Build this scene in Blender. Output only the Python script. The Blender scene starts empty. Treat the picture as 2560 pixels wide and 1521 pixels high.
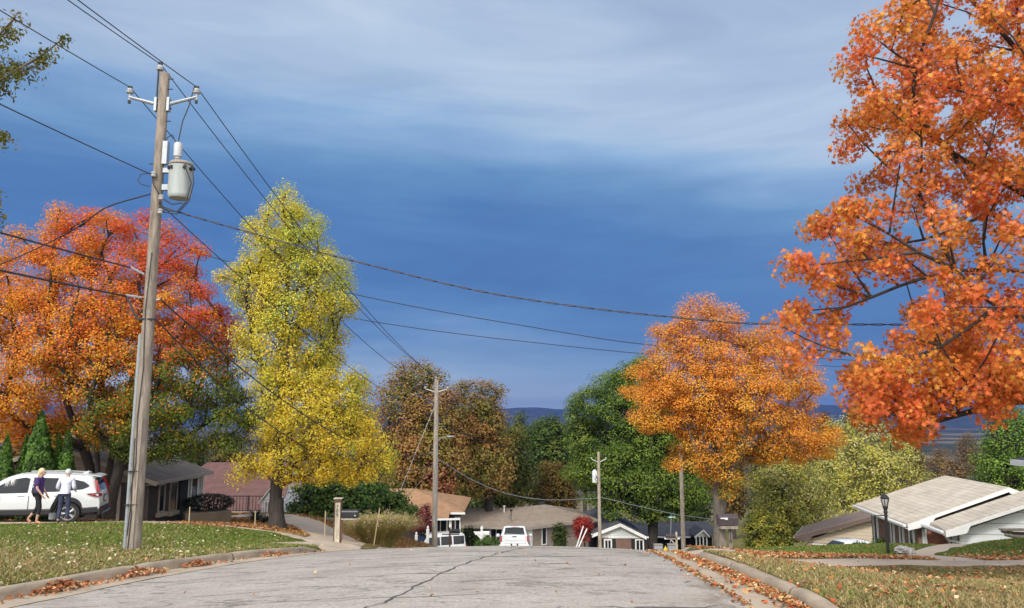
import bpy, math, random
import numpy as np
from mathutils import Vector, Matrix

S = bpy.context.scene
COL = S.collection
R = math.radians
rng = np.random.default_rng(11)
random.seed(11)

# ------------------------------------------------------------------ camera
F, CX, CY, PITCH, H = 1950.0, 1280.0, 760.5, R(8.17), 1.75
cp, sp = math.cos(PITCH), math.sin(PITCH)


def at(u, v, Y):
    """pixel of the 2560 px wide survey + forward distance -> a world point"""
    a, b = (u - CX) / F, (CY - v) / F
    d = Y / (cp - b * sp)
    return Vector((a * d, Y, H + d * (sp + b * cp)))


K = 2560 / 2498.0


def dp(u, v, Y):
    return at(u * K, v * K, Y)


def pix(p):
    y, z = p[1], p[2] - H
    d = y * cp + z * sp
    return CX + F * p[0] / d, CY - F * (-y * sp + z * cp) / d


cam = bpy.data.objects.new('camera', bpy.data.cameras.new('camera'))
COL.objects.link(cam)
cam.location = (0, 0, H)
cam.rotation_euler = (R(90) + PITCH, 0, 0)
cam.data.sensor_width = 36
cam.data.lens = 36 * F / 2560
cam.data.clip_start = 0.1
cam.data.clip_end = 20000
S.camera = cam

# ------------------------------------------------------------------ helpers


def tag(o, label=None, cat=None, group=None, kind=None):
    if label: o['label'] = label
    if cat: o['category'] = cat
    if group: o['group'] = group
    if kind: o['kind'] = kind
    return o


def thing(name, label, cat, loc=(0, 0, 0), rotz=0, group=None):
    o = bpy.data.objects.new(name, None)
    COL.objects.link(o)
    o.location = loc
    o.rotation_euler = (0, 0, rotz)
    o.empty_display_size = .2
    return tag(o, label, cat, group)


def kids(o):
    return [c for c in COL.objects if c.parent == o]


def dup(root, loc, rotz=None, label=None, group=None, scale=None):
    def cpy(o, par):
        c = o.copy(); COL.objects.link(c); c.parent = par
        for k in ch.get(o.name, ()): cpy(k, c)
        return c
    ch = {}
    for o in list(COL.objects):
        if o.parent: ch.setdefault(o.parent.name, []).append(o)
    r = cpy(root, None)
    r.location = loc
    if rotz is not None: r.rotation_euler = (0, 0, rotz)
    if scale: r.scale = scale
    if label: r['label'] = label
    if group: r['group'] = group
    return r


def basis(d):
    d = Vector(d).normalized()
    a = d.orthogonal().normalized()
    return a, d.cross(a).normalized()


class MB:
    """collects shapes, builds them as ONE mesh object"""

    def __init__(s):
        s.v, s.f = [], []

    def add(s, vs, fs):
        n = len(s.v)
        s.v += [tuple(p) for p in vs]
        s.f += [tuple(i + n for i in f) for f in fs]
        return s

    def box(s, c, size, rz=0, rx=0, ry=0, bev=0):
        hx, hy, hz = size[0] / 2, size[1] / 2, size[2] / 2
        m = Matrix.Translation(c) @ Matrix.Rotation(rz, 4, 'Z') @ Matrix.Rotation(ry, 4, 'Y') @ Matrix.Rotation(rx, 4, 'X')
        if bev <= 0:
            vs = [m @ Vector((x * hx, y * hy, z * hz)) for x in (-1, 1) for y in (-1, 1) for z in (-1, 1)]
            return s.add(vs, [(0, 1, 3, 2), (4, 6, 7, 5), (0, 4, 5, 1), (2, 3, 7, 6), (0, 2, 6, 4), (1, 5, 7, 3)])
        b = min(bev, hx * .9, hy * .9, hz * .9)
        rings = []
        for z, i in ((-hz, b), (-hz + b, 0), (hz - b, 0), (hz, b)):
            x, y = hx - i, hy - i
            q = b * .99 if i == 0 else b * .6
            rings.append([m @ Vector(p + (z,)) for p in
                          [(x - q, -y), (x, -y + q), (x, y - q), (x - q, y), (-x + q, y), (-x, y - q), (-x, -y + q), (-x + q, -y)]])
        vs = [p for r in rings for p in r]
        fs = [tuple(range(7, -1, -1)), tuple(range(24, 32))]
        for k in range(3):
            for j in range(8):
                fs.append((k * 8 + j, k * 8 + (j + 1) % 8, k * 8 + 8 + (j + 1) % 8, k * 8 + 8 + j))
        return s.add(vs, fs)

    def cyl(s, p0, p1, r0, r1=None, n=10, cap=True):
        return s.tube([p0, p1], [r0, r0 if r1 is None else r1], n, cap)

    def tube(s, pts, rad, n=8, cap=True):
        pts = [Vector(p) for p in pts]
        if not hasattr(rad, '__len__'): rad = [rad] * len(pts)
        vs = []
        a = None
        for i, p in enumerate(pts):
            d = (pts[min(i + 1, len(pts) - 1)] - pts[max(i - 1, 0)])
            if d.length < 1e-9: d = Vector((0, 0, 1))
            d.normalize()
            if a is None: a = d.orthogonal().normalized()
            a = (a - d * a.dot(d))
            if a.length < 1e-6: a = d.orthogonal()
            a.normalize()
            b = d.cross(a)
            for k in range(n):
                t = 2 * math.pi * k / n
                vs.append(p + (a * math.cos(t) + b * math.sin(t)) * rad[i])
        fs = []
        for i in range(len(pts) - 1):
            for k in range(n):
                fs.append((i * n + k, i * n + (k + 1) % n, (i + 1) * n + (k + 1) % n, (i + 1) * n + k))
        if cap:
            fs.append(tuple(range(n - 1, -1, -1)))
            fs.append(tuple((len(pts) - 1) * n + k for k in range(n)))
        return s.add(vs, fs)

    def lathe(s, base, prof, n=14):
        base = Vector(base)
        vs = [base + Vector((r * math.cos(2 * math.pi * k / n), r * math.sin(2 * math.pi * k / n), z)) for r, z in prof for k in range(n)]
        fs = [(i * n + k, i * n + (k + 1) % n, (i + 1) * n + (k + 1) % n, (i + 1) * n + k) for i in range(len(prof) - 1) for k in range(n)]
        fs.append(tuple(range(n - 1, -1, -1)))
        fs.append(tuple((len(prof) - 1) * n + k for k in range(n)))
        return s.add(vs, fs)

    def slab(s, pts, off):
        """polygon and its copy moved by off, closed sides"""
        n = len(pts)
        off = Vector(off)
        vs = [Vector(p) for p in pts] + [Vector(p) + off for p in pts]
        fs = [tuple(range(n)), tuple(range(2 * n - 1, n - 1, -1))]
        for k in range(n):
            fs.append((k, k + n, (k + 1) % n + n, (k + 1) % n))
        return s.add(vs, fs)

    def blob(s, c, r, n=10, m=7, jit=0.0):
        c = Vector(c)
        vs, fs = [], []
        for i in range(m + 1):
            th = math.pi * i / m
            for k in range(n):
                ph = 2 * math.pi * k / n
                q = 1 + random.uniform(-jit, jit)
                vs.append(c + Vector((r[0] * math.sin(th) * math.cos(ph) * q, r[1] * math.sin(th) * math.sin(ph) * q, r[2] * math.cos(th) * q)))
        for i in range(m):
            for k in range(n):
                fs.append((i * n + k, (i + 1) * n + k, (i + 1) * n + (k + 1) % n, i * n + (k + 1) % n))
        return s.add(vs, fs)

    def build(s, name, m, parent=None, off=None, smooth=False, loc=None):
        """off: world point that becomes the local origin (for parts written in world coordinates)"""
        me = bpy.data.meshes.new(name)
        vs = s.v
        if off is not None: vs = [(p[0] - off[0], p[1] - off[1], p[2] - off[2]) for p in vs]
        me.from_pydata(vs, [], s.f)
        me.validate()
        me.update()
        # metric UVs per face (across, up the slope)
        uv = me.uv_layers.new(name='UVMap')
        buf = np.zeros(len(me.loops) * 2, dtype=np.float32)
        co = np.array(s.v)
        for p in me.polygons:
            nn = p.normal
            h = Vector((-nn.y, nn.x, 0))
            h = h.normalized() if h.length > .05 else Vector((1, 0, 0))
            w = nn.cross(h)
            for li in p.loop_indices:
                q = Vector(s.v[me.loops[li].vertex_index])
                buf[2 * li] = q.dot(h)
                buf[2 * li + 1] = q.dot(w)
        uv.data.foreach_set('uv', buf)
        for mm in (m if isinstance(m, (list, tuple)) else [m]): me.materials.append(mm)
        if smooth:
            me.polygons.foreach_set('use_smooth', [True] * len(me.polygons))
            me.set_sharp_from_angle(angle=R(smooth if smooth is not True else 40))
        o = bpy.data.objects.new(name, me)
        COL.objects.link(o)
        if parent is not None: o.parent = parent
        if loc is not None: o.location = loc
        return o


def one(mb, name, m, label, cat, base, group=None, smooth=False, kind=None):
    """a thing that is one mesh, written in world coordinates, origin at base"""
    o = mb.build(name, m, None, base, smooth, loc=base)
    return tag(o, label, cat, group, kind)


def np_mesh(name, V, Fa, m, parent=None, col=None, smooth=False, loc=None):
    """V (n,3), Fa (k,3|4) numpy -> mesh object with optional per-face colour"""
    me = bpy.data.meshes.new(name)
    V = np.ascontiguousarray(V, dtype=np.float32)
    Fa = np.ascontiguousarray(Fa, dtype=np.int32)
    k, c = Fa.shape
    me.vertices.add(len(V)); me.vertices.foreach_set('co', V.ravel())
    me.loops.add(k * c); me.loops.foreach_set('vertex_index', Fa.ravel())
    me.polygons.add(k)
    me.polygons.foreach_set('loop_start', np.arange(0, k * c, c, dtype=np.int32))
    me.polygons.foreach_set('loop_total', np.full(k, c, dtype=np.int32))
    if smooth: me.polygons.foreach_set('use_smooth', np.ones(k, dtype=bool))
    me.update(calc_edges=True)
    if col is not None:
        a = me.attributes.new('col', 'FLOAT_COLOR', 'FACE')
        cc = np.ones((k, 4), dtype=np.float32); cc[:, :3] = col
        a.data.foreach_set('color', cc.ravel())
    me.materials.append(m)
    o = bpy.data.objects.new(name, me)
    COL.objects.link(o)
    if parent is not None: o.parent = parent
    if loc is not None: o.location = loc
    return o


def cosnoise(P, scale, seed, n=9):
    g = np.random.default_rng(seed)
    d = g.normal(size=(n, 3)); d /= np.linalg.norm(d, axis=1)[:, None]
    fr = g.uniform(.6, 1.6, n) / scale
    ph = g.uniform(0, 6.28, n)
    return (np.cos(P @ (d * fr[:, None] * 2 * np.pi).T + ph)).sum(1) / math.sqrt(n) * .9


# ------------------------------------------------------------------ materials
MATS = {}


def new_mat(name):
    m = bpy.data.materials.new(name)
    m.use_nodes = True
    nt = m.node_tree
    return m, nt, nt.nodes['Principled BSDF']


def L(nt, a, b):
    nt.links.new(a, b)


def ND(nt, t, **kw):
    n = nt.nodes.new(t)
    for k, v in kw.items():
        if k.startswith('i_'): n.inputs[k[2:].replace('_', ' ')].default_value = v
        else: setattr(n, k, v)
    return n


def ramp(nt, fac, stops, interp='LINEAR'):
    n = nt.nodes.new('ShaderNodeValToRGB')
    cr = n.color_ramp; cr.interpolation = interp
    while len(cr.elements) < len(stops): cr.elements.new(.5)
    for e, (p, c) in zip(cr.elements, stops):
        e.position = p
        e.color = (c, c, c, 1) if not hasattr(c, '__len__') else (c[0], c[1], c[2], 1)
    if fac is not None: L(nt, fac, n.inputs['Fac'])
    return n.outputs['Color']


def mixc(nt, fac, a, b, mode='MIX'):
    n = nt.nodes.new('ShaderNodeMix'); n.data_type = 'RGBA'; n.blend_type = mode
    for s, val in (('Factor', fac), ('A', a), ('B', b)):
        i = [q for q in n.inputs if q.name == s and (q.type == 'RGBA' if s != 'Factor' else q.type == 'VALUE')][0]
        if hasattr(val, 'is_linked') or hasattr(val, 'node'): L(nt, val, i)
        elif s == 'Factor': i.default_value = val
        else: i.default_value = (val[0], val[1], val[2], 1)
    return [q for q in n.outputs if q.type == 'RGBA'][0]


def pos(nt, scale=(1, 1, 1)):
    g = nt.nodes.new('ShaderNodeNewGeometry')
    m = ND(nt, 'ShaderNodeVectorMath', operation='MULTIPLY')
    L(nt, g.outputs['Position'], m.inputs[0]); m.inputs[1].default_value = scale
    return m.outputs[0]


def objc(nt, scale=(1, 1, 1)):
    g = nt.nodes.new('ShaderNodeTexCoord')
    m = ND(nt, 'ShaderNodeVectorMath', operation='MULTIPLY')
    L(nt, g.outputs['Object'], m.inputs[0]); m.inputs[1].default_value = scale
    return m.outputs[0]


def uvc(nt, scale=(1, 1, 1)):
    g = nt.nodes.new('ShaderNodeTexCoord')
    m = ND(nt, 'ShaderNodeVectorMath', operation='MULTIPLY')
    L(nt, g.outputs['UV'], m.inputs[0]); m.inputs[1].default_value = scale
    return m.outputs[0]


def noise(nt, vec, scale, detail=4, rough=.6, dist=0):
    n = ND(nt, 'ShaderNodeTexNoise', i_Scale=scale, i_Detail=detail, i_Roughness=rough, i_Distortion=dist)
    L(nt, vec, n.inputs['Vector'])
    return n.outputs['Fac']


def bump(nt, b, h, strength, dist=.02):
    n = ND(nt, 'ShaderNodeBump', i_Strength=strength, i_Distance=dist)
    L(nt, h, n.inputs['Height']); L(nt, n.outputs['Normal'], b.inputs['Normal'])


def M(name, c, rough=.7, var=.18, scale=6, bmp=.15, metal=0, coat=0, stretch=(1, 1, 1), spec=None):
    if name in MATS: return MATS[name]
    m, nt, b = new_mat(name)
    f = noise(nt, objc(nt, stretch), scale, 5)
    lo = tuple(x * (1 - var) for x in c); hi = tuple(min(1, x * (1 + var)) for x in c)
    L(nt, ramp(nt, f, [(.3, lo), (.7, hi)]), b.inputs['Base Color'])
    b.inputs['Roughness'].default_value = rough
    b.inputs['Metallic'].default_value = metal
    if coat: b.inputs['Coat Weight'].default_value = coat; b.inputs['Coat Roughness'].default_value = .06
    if spec is not None: b.inputs['Specular IOR Level'].default_value = spec
    if bmp: bump(nt, b, f, bmp, .01)
    MATS[name] = m
    return m


def shingle(name, c, c2, row=.18):
    m, nt, b = new_mat(name)
    uv = uvc(nt)
    br = ND(nt, 'ShaderNodeTexBrick', i_Scale=1.0, i_Mortar_Size=.018, i_Brick_Width=1.3, i_Row_Height=row, offset=.5)
    br.inputs['Color1'].default_value = (*c, 1); br.inputs['Color2'].default_value = (*c2, 1)
    br.inputs['Mortar'].default_value = (*[x * .45 for x in c], 1)
    L(nt, uv, br.inputs['Vector'])
    n1 = noise(nt, uv, 1.3, 4); n2 = noise(nt, uv, 30, 3)
    k = mixc(nt, .55, br.outputs['Color'], ramp(nt, n1, [(.25, tuple(x * .72 for x in c)), (.75, tuple(x * 1.22 for x in c2))]))
    k = mixc(nt, .5, k, ramp(nt, n2, [(.3, .55), (.7, 1.0)]), 'MULTIPLY')
    L(nt, k, b.inputs['Base Color'])
    b.inputs['Roughness'].default_value = .9
    b.inputs['Specular IOR Level'].default_value = .2
    bump(nt, b, br.outputs['Fac'], -.5, .01)
    return m


def brick(name, c1, c2, mortar):
    m, nt, b = new_mat(name)
    uv = uvc(nt)
    br = ND(nt, 'ShaderNodeTexBrick', i_Scale=1.0, i_Mortar_Size=.008, i_Brick_Width=.22, i_Row_Height=.075, offset=.5)
    br.inputs['Color1'].default_value = (*c1, 1); br.inputs['Color2'].default_value = (*c2, 1); br.inputs['Mortar'].default_value = (*mortar, 1)
    L(nt, uv, br.inputs['Vector'])
    k = mixc(nt, .6, br.outputs['Color'], ramp(nt, noise(nt, uv, 5, 5), [(.3, .5), (.7, 1.1)]), 'MULTIPLY')
    L(nt, k, b.inputs['Base Color'])
    b.inputs['Roughness'].default_value = .88
    bump(nt, b, br.outputs['Fac'], -.6, .008)
    return m


def siding(name, c, pitch=.2):
    m, nt, b = new_mat(name)
    uv = uvc(nt)
    sx = nt.nodes.new('ShaderNodeSeparateXYZ'); L(nt, uv, sx.inputs[0])
    d = ND(nt, 'ShaderNodeMath', operation='DIVIDE'); L(nt, sx.outputs['Y'], d.inputs[0]); d.inputs[1].default_value = pitch
    fr = ND(nt, 'ShaderNodeMath', operation='FRACT'); L(nt, d.outputs[0], fr.inputs[0])
    k = ramp(nt, fr.outputs[0], [(0, tuple(x * .5 for x in c)), (.07, tuple(x * .55 for x in c)), (.12, c), (1, c)])
    k = mixc(nt, .35, k, ramp(nt, noise(nt, uv, 3, 5), [(.3, .7), (.7, 1.0)]), 'MULTIPLY')
    L(nt, k, b.inputs['Base Color'])
    b.inputs['Roughness'].default_value = .6
    bump(nt, b, fr.outputs[0], .5, .02)
    return m


def leaf_mat(name, trans=.42, rough=.55):
    m, nt, b = new_mat(name)
    a = ND(nt, 'ShaderNodeAttribute', attribute_name='col')
    b.inputs['Roughness'].default_value = rough
    b.inputs['Specular IOR Level'].default_value = .28
    L(nt, a.outputs['Color'], b.inputs['Base Color'])
    t = nt.nodes.new('ShaderNodeBsdfTranslucent')
    L(nt, a.outputs['Color'], t.inputs['Color'])
    mx = nt.nodes.new('ShaderNodeMixShader'); mx.inputs[0].default_value = trans
    L(nt, b.outputs[0], mx.inputs[1]); L(nt, t.outputs[0], mx.inputs[2])
    L(nt, mx.outputs[0], nt.nodes['Material Output'].inputs['Surface'])
    return m


def bark_mat(name, c, sc=1.0):
    m, nt, b = new_mat(name)
    p = objc(nt, (9 * sc, 9 * sc, 1.6 * sc))
    f = noise(nt, p, 1.0, 6, .65, .6)
    L(nt, ramp(nt, f, [(.3, tuple(x * .45 for x in c)), (.55, c), (.8, tuple(x * 1.5 for x in c))]), b.inputs['Base Color'])
    b.inputs['Roughness'].default_value = .92
    bump(nt, b, f, .8, .04)
    return m


LEAF = leaf_mat('leaf')
NEEDLE = leaf_mat('evergreen_leaf', .15)
DRYLEAF = leaf_mat('dry_leaf', .15, .75)
BLADE = leaf_mat('grass_blade', .3, .6)
BARK = bark_mat('bark_dark', (.05, .04, .033))
BARKG = bark_mat('bark_grey', (.14, .12, .10))
WHITE = M('white_paint', (.70, .70, .69), .45, .05, 3, .03)
TRIM = M('white_trim', (.64, .64, .62), .5, .07, 4, .04)
CARWHITE = M('white_car_paint', (.64, .655, .66), .25, .02, 2, 0, coat=.6)
BLACKP = M('black_plastic', (.018, .018, .02), .55, .2, 20, .1)
RUBBER = M('rubber', (.02, .02, .02), .85, .25, 30, .2)
CHROME = M('silver_metal', (.55, .56, .58), .3, .08, 12, .05, metal=.9)
GALV = M('galvanised_steel', (.33, .35, .37), .5, .12, 8, .05, metal=.6)
REDL = M('red_lens', (.28, .012, .012), .15, .15, 12, .02, coat=.5)
GLASSD = M('dark_glass', (.02, .022, .026), .09, .3, 2, 0, spec=.25)
WIRE = M('black_cable', (.03, .03, .034), .6, .2, 20, .1)
IRON = M('black_iron', (.02, .02, .021), .45, .3, 15, .1)
CONC = None

# ------------------------------------------------------------------ ground
yk = np.array([-60, -30, -10, 0, 8, 10, 12, 14, 16, 18, 20, 22, 24, 26, 30, 36, 42, 54, 70, 95, 120, 160, 220, 320, 500, 800, 1200, 9000.])
zk = np.array([2.5, 1.0, .15, 0, -.12, -.27, -.45, -.66, -.89, -1.15, -1.44, -1.76, -2.11, -2.47, -3.2, -4.3, -5.35, -7.45, -9.9, -13.3, -16.2, -20.2, -25.5, -32.5, -39.5, -44.5, -46, -46.])


def pchip(xs, ys):
    h = np.diff(xs); dl = np.diff(ys) / h
    d = np.zeros_like(ys)
    for i in range(1, len(xs) - 1):
        if dl[i - 1] * dl[i] > 0:
            w1, w2 = 2 * h[i] + h[i - 1], h[i] + 2 * h[i - 1]
            d[i] = (w1 + w2) / (w1 / dl[i - 1] + w2 / dl[i])
    d[0], d[-1] = dl[0], dl[-1]

    def f(x):
        x = np.clip(np.asarray(x, float), xs[0], xs[-1])
        i = np.clip(np.searchsorted(xs, x) - 1, 0, len(xs) - 2)
        t = (x - xs[i]) / h[i]
        return ((1 + 2 * t) * (1 - t) ** 2 * ys[i] + t * (1 - t) ** 2 * h[i] * d[i] + t * t * (3 - 2 * t) * ys[i + 1] + t * t * (t - 1) * h[i] * d[i + 1])
    return f


zr = pchip(yk, zk)
xL = pchip(np.array([-60, 0, 8, 9.2, 12.3, 14.2, 16.3, 19, 22, 30, 46, 60, 200.]), np.array([-8.5, -6.7, -5.98, -5.85, -5.5, -5.28, -4.98, -4.6, -4.3, -3.95, -3.7, -3.8, -8]))
xR = pchip(np.array([-60, 0, 8.5, 10.7, 12.4, 14.2, 16.3, 17.6, 18.8, 20.2, 22, 26, 34, 44, 60, 200.]), np.array([.6, 1.9, 3.02, 3.15, 3.25, 3.38, 3.52, 3.63, 3.85, 4.4, 5.15, 6.7, 8.6, 9.3, 9.3, 8]))


def road_z(x, y):
    x = np.asarray(x, float)
    d = x - .2
    return zr(y) - np.where(d < 0, .006, .0105) * np.minimum(d * d, 22)


ctl = []


def C(p): ctl.append((p[0], p[1], p[2] - float(zr(p[1]))))


for y in (-15, -5, 0, 4, 7, 9, 11, 13, 15, 17, 19, 21, 23, 26, 30, 36, 42, 50, 60, 72, 90):
    for x in (float(xL(y)) - .2, float(xL(y)) - .8):
        C((x, y, float(road_z(xL(y), y)) + .125 + (.03 if x < xL(y) - .5 else 0)))
    for x in (float(xR(y)) + .2, float(xR(y)) + .7):
        C((x, y, float(road_z(xR(y), y)) + .125))
# left side
for q in [(333, 1378, 16), (20, 1320, 23.6), (150, 1310, 24.3), (300, 1309, 25), (450, 1315, 26), (600, 1322, 27),
          (40, 1309, 26.2), (140, 1308, 26.8), (250, 1307, 27.6), (40, 1304, 28.3), (250, 1303, 30), (140, 1304, 28.6), (690, 1319, 32), (843, 1358, 24.8), (948, 1359, 27.5), (740, 1302, 38), (600, 1284, 46), (860, 1297, 43),
          (1086, 1364, 46), (700, 1335, 25), (780, 1348, 25)]:
    C(at(*q))
for q in [(-15.5, 35, -3.1), (-15.2, 41, -3.5), (-22, 34, -2.6), (-24, 26, -1.4), (-12, 8, -.1), (-20, 12, .2), (-40, 20, .5), (-40, 50, -4), (-20, 60, -7),
          (-10, 60, -7.6), (-12, 75, -10), (-40, 90, -13), (-9, 10, .0), (-9.5, 3, .25)]: C(q)
# right side
for q in [(2128, 1404, 17.7), (2470, 1410, 17.6), (2222, 1386, 23), (1826, 1383, 22.6), (1760, 1377, 23.2), (1900, 1367, 25.6), (2222, 1359, 27), (2450, 1354, 28), (2545, 1349, 28),
          (2350, 1380, 23.2), (2540, 1385, 21.5), (2128, 1411.5, 16.95), (2128, 1397, 18.1), (2500, 1417, 16.8), (2500, 1403, 17.95), (1900, 1412, 16.9), (1900, 1397, 18.1), (2128, 1440, 15.2), (2450, 1440, 15.2)]: C(at(*q))
for q in [(8, 10, -.45), (12, 8, -.25), (16, 34, -4.7), (18, 40, -5.9), (18, 46, -6.6), (17, 52, -8.1), (24, 52, -7.6), (10, 48, -6.45), (10, 52, -7.25), (12, 46, -6.4),
          (14.8, 70, -9.7), (13, 75, -10.8), (15, 62, -9.2), (30, 34, -4.5), (40, 30, -3), (30, 15, -1), (40, 60, -8), (25, 85, -12.5), (40, 100, -14), (12, 34, -4.2), (15, 28, -2.9), (22, 29, -2.8), (20, 22, -1.8)]: C(q)
ctl = np.array(ctl)


def tps(r2): return np.where(r2 > 1e-9, r2 * np.log(r2 + 1e-12), 0)


_P = ctl[:, :2] / 20.0
_A = tps(((_P[:, None] - _P[None]) ** 2).sum(2)) + np.eye(len(_P)) * .004
_B = np.hstack([np.ones((len(_P), 1)), _P])
_K = np.block([[_A, _B], [_B.T, np.zeros((3, 3))]])
_W = np.linalg.solve(_K, np.concatenate([ctl[:, 2], np.zeros(3)]))


def ground(x, y):
    x = np.atleast_1d(np.asarray(x, float)); y = np.atleast_1d(np.asarray(y, float))
    shp = np.broadcast(x, y).shape
    x, y = np.broadcast_to(x, shp).ravel(), np.broadcast_to(y, shp).ravel()
    out = np.zeros(len(x))
    for i in range(0, len(x), 20000):
        q = np.stack([np.clip(x[i:i + 20000], -45, 45), np.clip(y[i:i + 20000], -15, 105)], 1) / 20
        r = tps(((q[:, None] - _P[None]) ** 2).sum(2)) @ _W[:len(_P)] + _W[-3] + q @ _W[-2:]
        out[i:i + 20000] = r
    fade = np.clip(1 - (np.abs(x) - 45) / 120, 0, 1) * np.clip(1 - (y - 100) / 120, 0, 1)
    out = np.clip(out, -4, 5) * fade
    return (zr(y) + out).reshape(shp)


def gz(x, y): return float(ground(x, y)[0])


def G(x, y): return Vector((x, y, gz(x, y)))


# lawn dryness (a property of the turf): 0 green .. 1 straw / bare leaf litter
def dryness(x, y):
    P = np.stack([x, y, np.zeros_like(x)], 1)
    n = cosnoise(P, 3.2, 5) * .5 + cosnoise(P, 1.1, 6) * .35 + cosnoise(P, 9, 8) * .35
    d = np.where(x < 0, .45 - (y - 15) * .055, .92 - np.clip(y - 18.5, 0, 4) * .25)
    d = np.where((x < 0) & (y > 27.5 + (x + 16) * -.2), 1.05, d)
    d = np.where((x > 0) & (y < 17), np.where(x > 8, .8, .95), d)
    d = np.where((y > 34) & ((x > 0) | (y > 47)), .55, d)
    d = np.where((x > 3) & (y > 19) & (y < 20.6), 1.0, d)
    return np.clip(d + n * .28, 0, 1.15)


def ground_material():
    m, nt, b = new_mat('lawn_soil')
    a = ND(nt, 'ShaderNodeAttribute', attribute_name='dry')
    p = pos(nt)
    n1 = noise(nt, p, 7, 6, .7); n2 = noise(nt, p, 38, 4, .7)
    g = ramp(nt, n1, [(.25, (.07, .09, .018)), (.55, (.115, .145, .028)), (.8, (.165, .175, .05))])
    d = ramp(nt, n1, [(.25, (.15, .11, .045)), (.5, (.24, .18, .08)), (.8, (.34, .26, .12))])
    k = mixc(nt, a.outputs['Fac'], g, d)
    k = mixc(nt, .7, k, ramp(nt, n2, [(.25, .45), (.7, 1.15)]), 'MULTIPLY')
    # beyond the houses: woods and fields of the valley
    gp = nt.nodes.new('ShaderNodeNewGeometry'); sx = nt.nodes.new('ShaderNodeSeparateXYZ'); L(nt, gp.outputs['Position'], sx.inputs[0])
    mr = ND(nt, 'ShaderNodeMapRange'); mr.inputs['From Min'].default_value = 130; mr.inputs['From Max'].default_value = 300
    L(nt, sx.outputs['Y'], mr.inputs['Value'])
    fl = noise(nt, pos(nt, (.0025, .006, 0)), 1, 5, .6)
    fc = ramp(nt, fl, [(.38, (.035, .045, .02)), (.5, (.06, .05, .03)), (.56, (.18, .15, .09)), (.75, (.12, .10, .06))])
    k = mixc(nt, mr.outputs[0], k, fc)
    L(nt, k, b.inputs['Base Color'])
    b.inputs['Roughness'].default_value = .95
    b.inputs['Specular IOR Level'].default_value = .1
    bump(nt, b, n2, .8, .05)
    return m


def axis(parts):
    out = []
    for a, b, st in parts: out += list(np.arange(a, b - 1e-6, st))
    return np.array(out + [parts[-1][1]])


gx = axis([(-5000, -1000, 500), (-1000, -200, 80), (-200, -60, 14), (-60, -26, 2), (-26, 30, .3), (30, 60, 2), (60, 200, 14), (200, 1000, 80), (1000, 5000, 500)])
gy = axis([(-60, 0, 4), (0, 5, 1), (5, 34, .3), (34, 70, .8), (70, 130, 3), (130, 400, 15), (400, 1500, 80), (1500, 5300, 380)])
XX, YY = np.meshgrid(gx, gy)
ZZ = ground(XX, YY)
xl, xr_ = xL(YY), xR(YY)
inroad = (XX > xl - .13) & (XX < xr_ + .13) & (YY < 130)
ZZ = np.where(inroad, np.minimum(ZZ, road_z(XX, YY) - .12), ZZ)
for e_, sg_, ya, yb, wd_ in ((xl, -1, 19.6, 25.1, 1.3), (xr_, 1, 15.6, 19.2, 1.3)):
    t_ = (XX - e_) * sg_ / wd_
    k_ = np.clip(t_, 0, 1); k_ = k_ * k_ * (3 - 2 * k_)
    zone = (t_ > -.2) & (t_ < 1.0) & (YY > ya) & (YY < yb)
    ZZ = np.where(zone, np.minimum(ZZ, road_z(e_, YY) * (1 - k_) + ZZ * k_ - .05), ZZ)
wob = cosnoise(np.stack([XX.ravel(), YY.ravel(), 0 * XX.ravel()], 1), 1.3, 3).reshape(XX.shape) * .012
ZZ = ZZ + np.where(inroad, 0, wob)
nx, ny = len(gx), len(gy)
idx = np.arange(nx * ny).reshape(ny, nx)
Fq = np.stack([idx[:-1, :-1], idx[:-1, 1:], idx[1:, 1:], idx[1:, :-1]], -1).reshape(-1, 4)
gobj = np_mesh('ground', np.stack([XX, YY, ZZ], -1).reshape(-1, 3), Fq, ground_material(), smooth=True)
at_ = gobj.data.attributes.new('dry', 'FLOAT', 'POINT')
at_.data.foreach_set('value', np.clip(dryness(XX.ravel(), YY.ravel()), 0, 1).astype(np.float32))
tag(gobj, kind='structure')


def ribbon(name, rows, m, kind='structure', parent=None):
    """rows: list of polylines (same length) -> one sheet"""
    A = np.array(rows, float)
    r, c, _ = A.shape
    i = np.arange(r * c).reshape(r, c)
    Fq = np.stack([i[:-1, :-1], i[:-1, 1:], i[1:, 1:], i[1:, :-1]], -1).reshape(-1, 4)
    o = np_mesh(name, A.reshape(-1, 3), Fq, m, smooth=True, parent=parent)
    if kind: tag(o, kind=kind)
    return o


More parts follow.
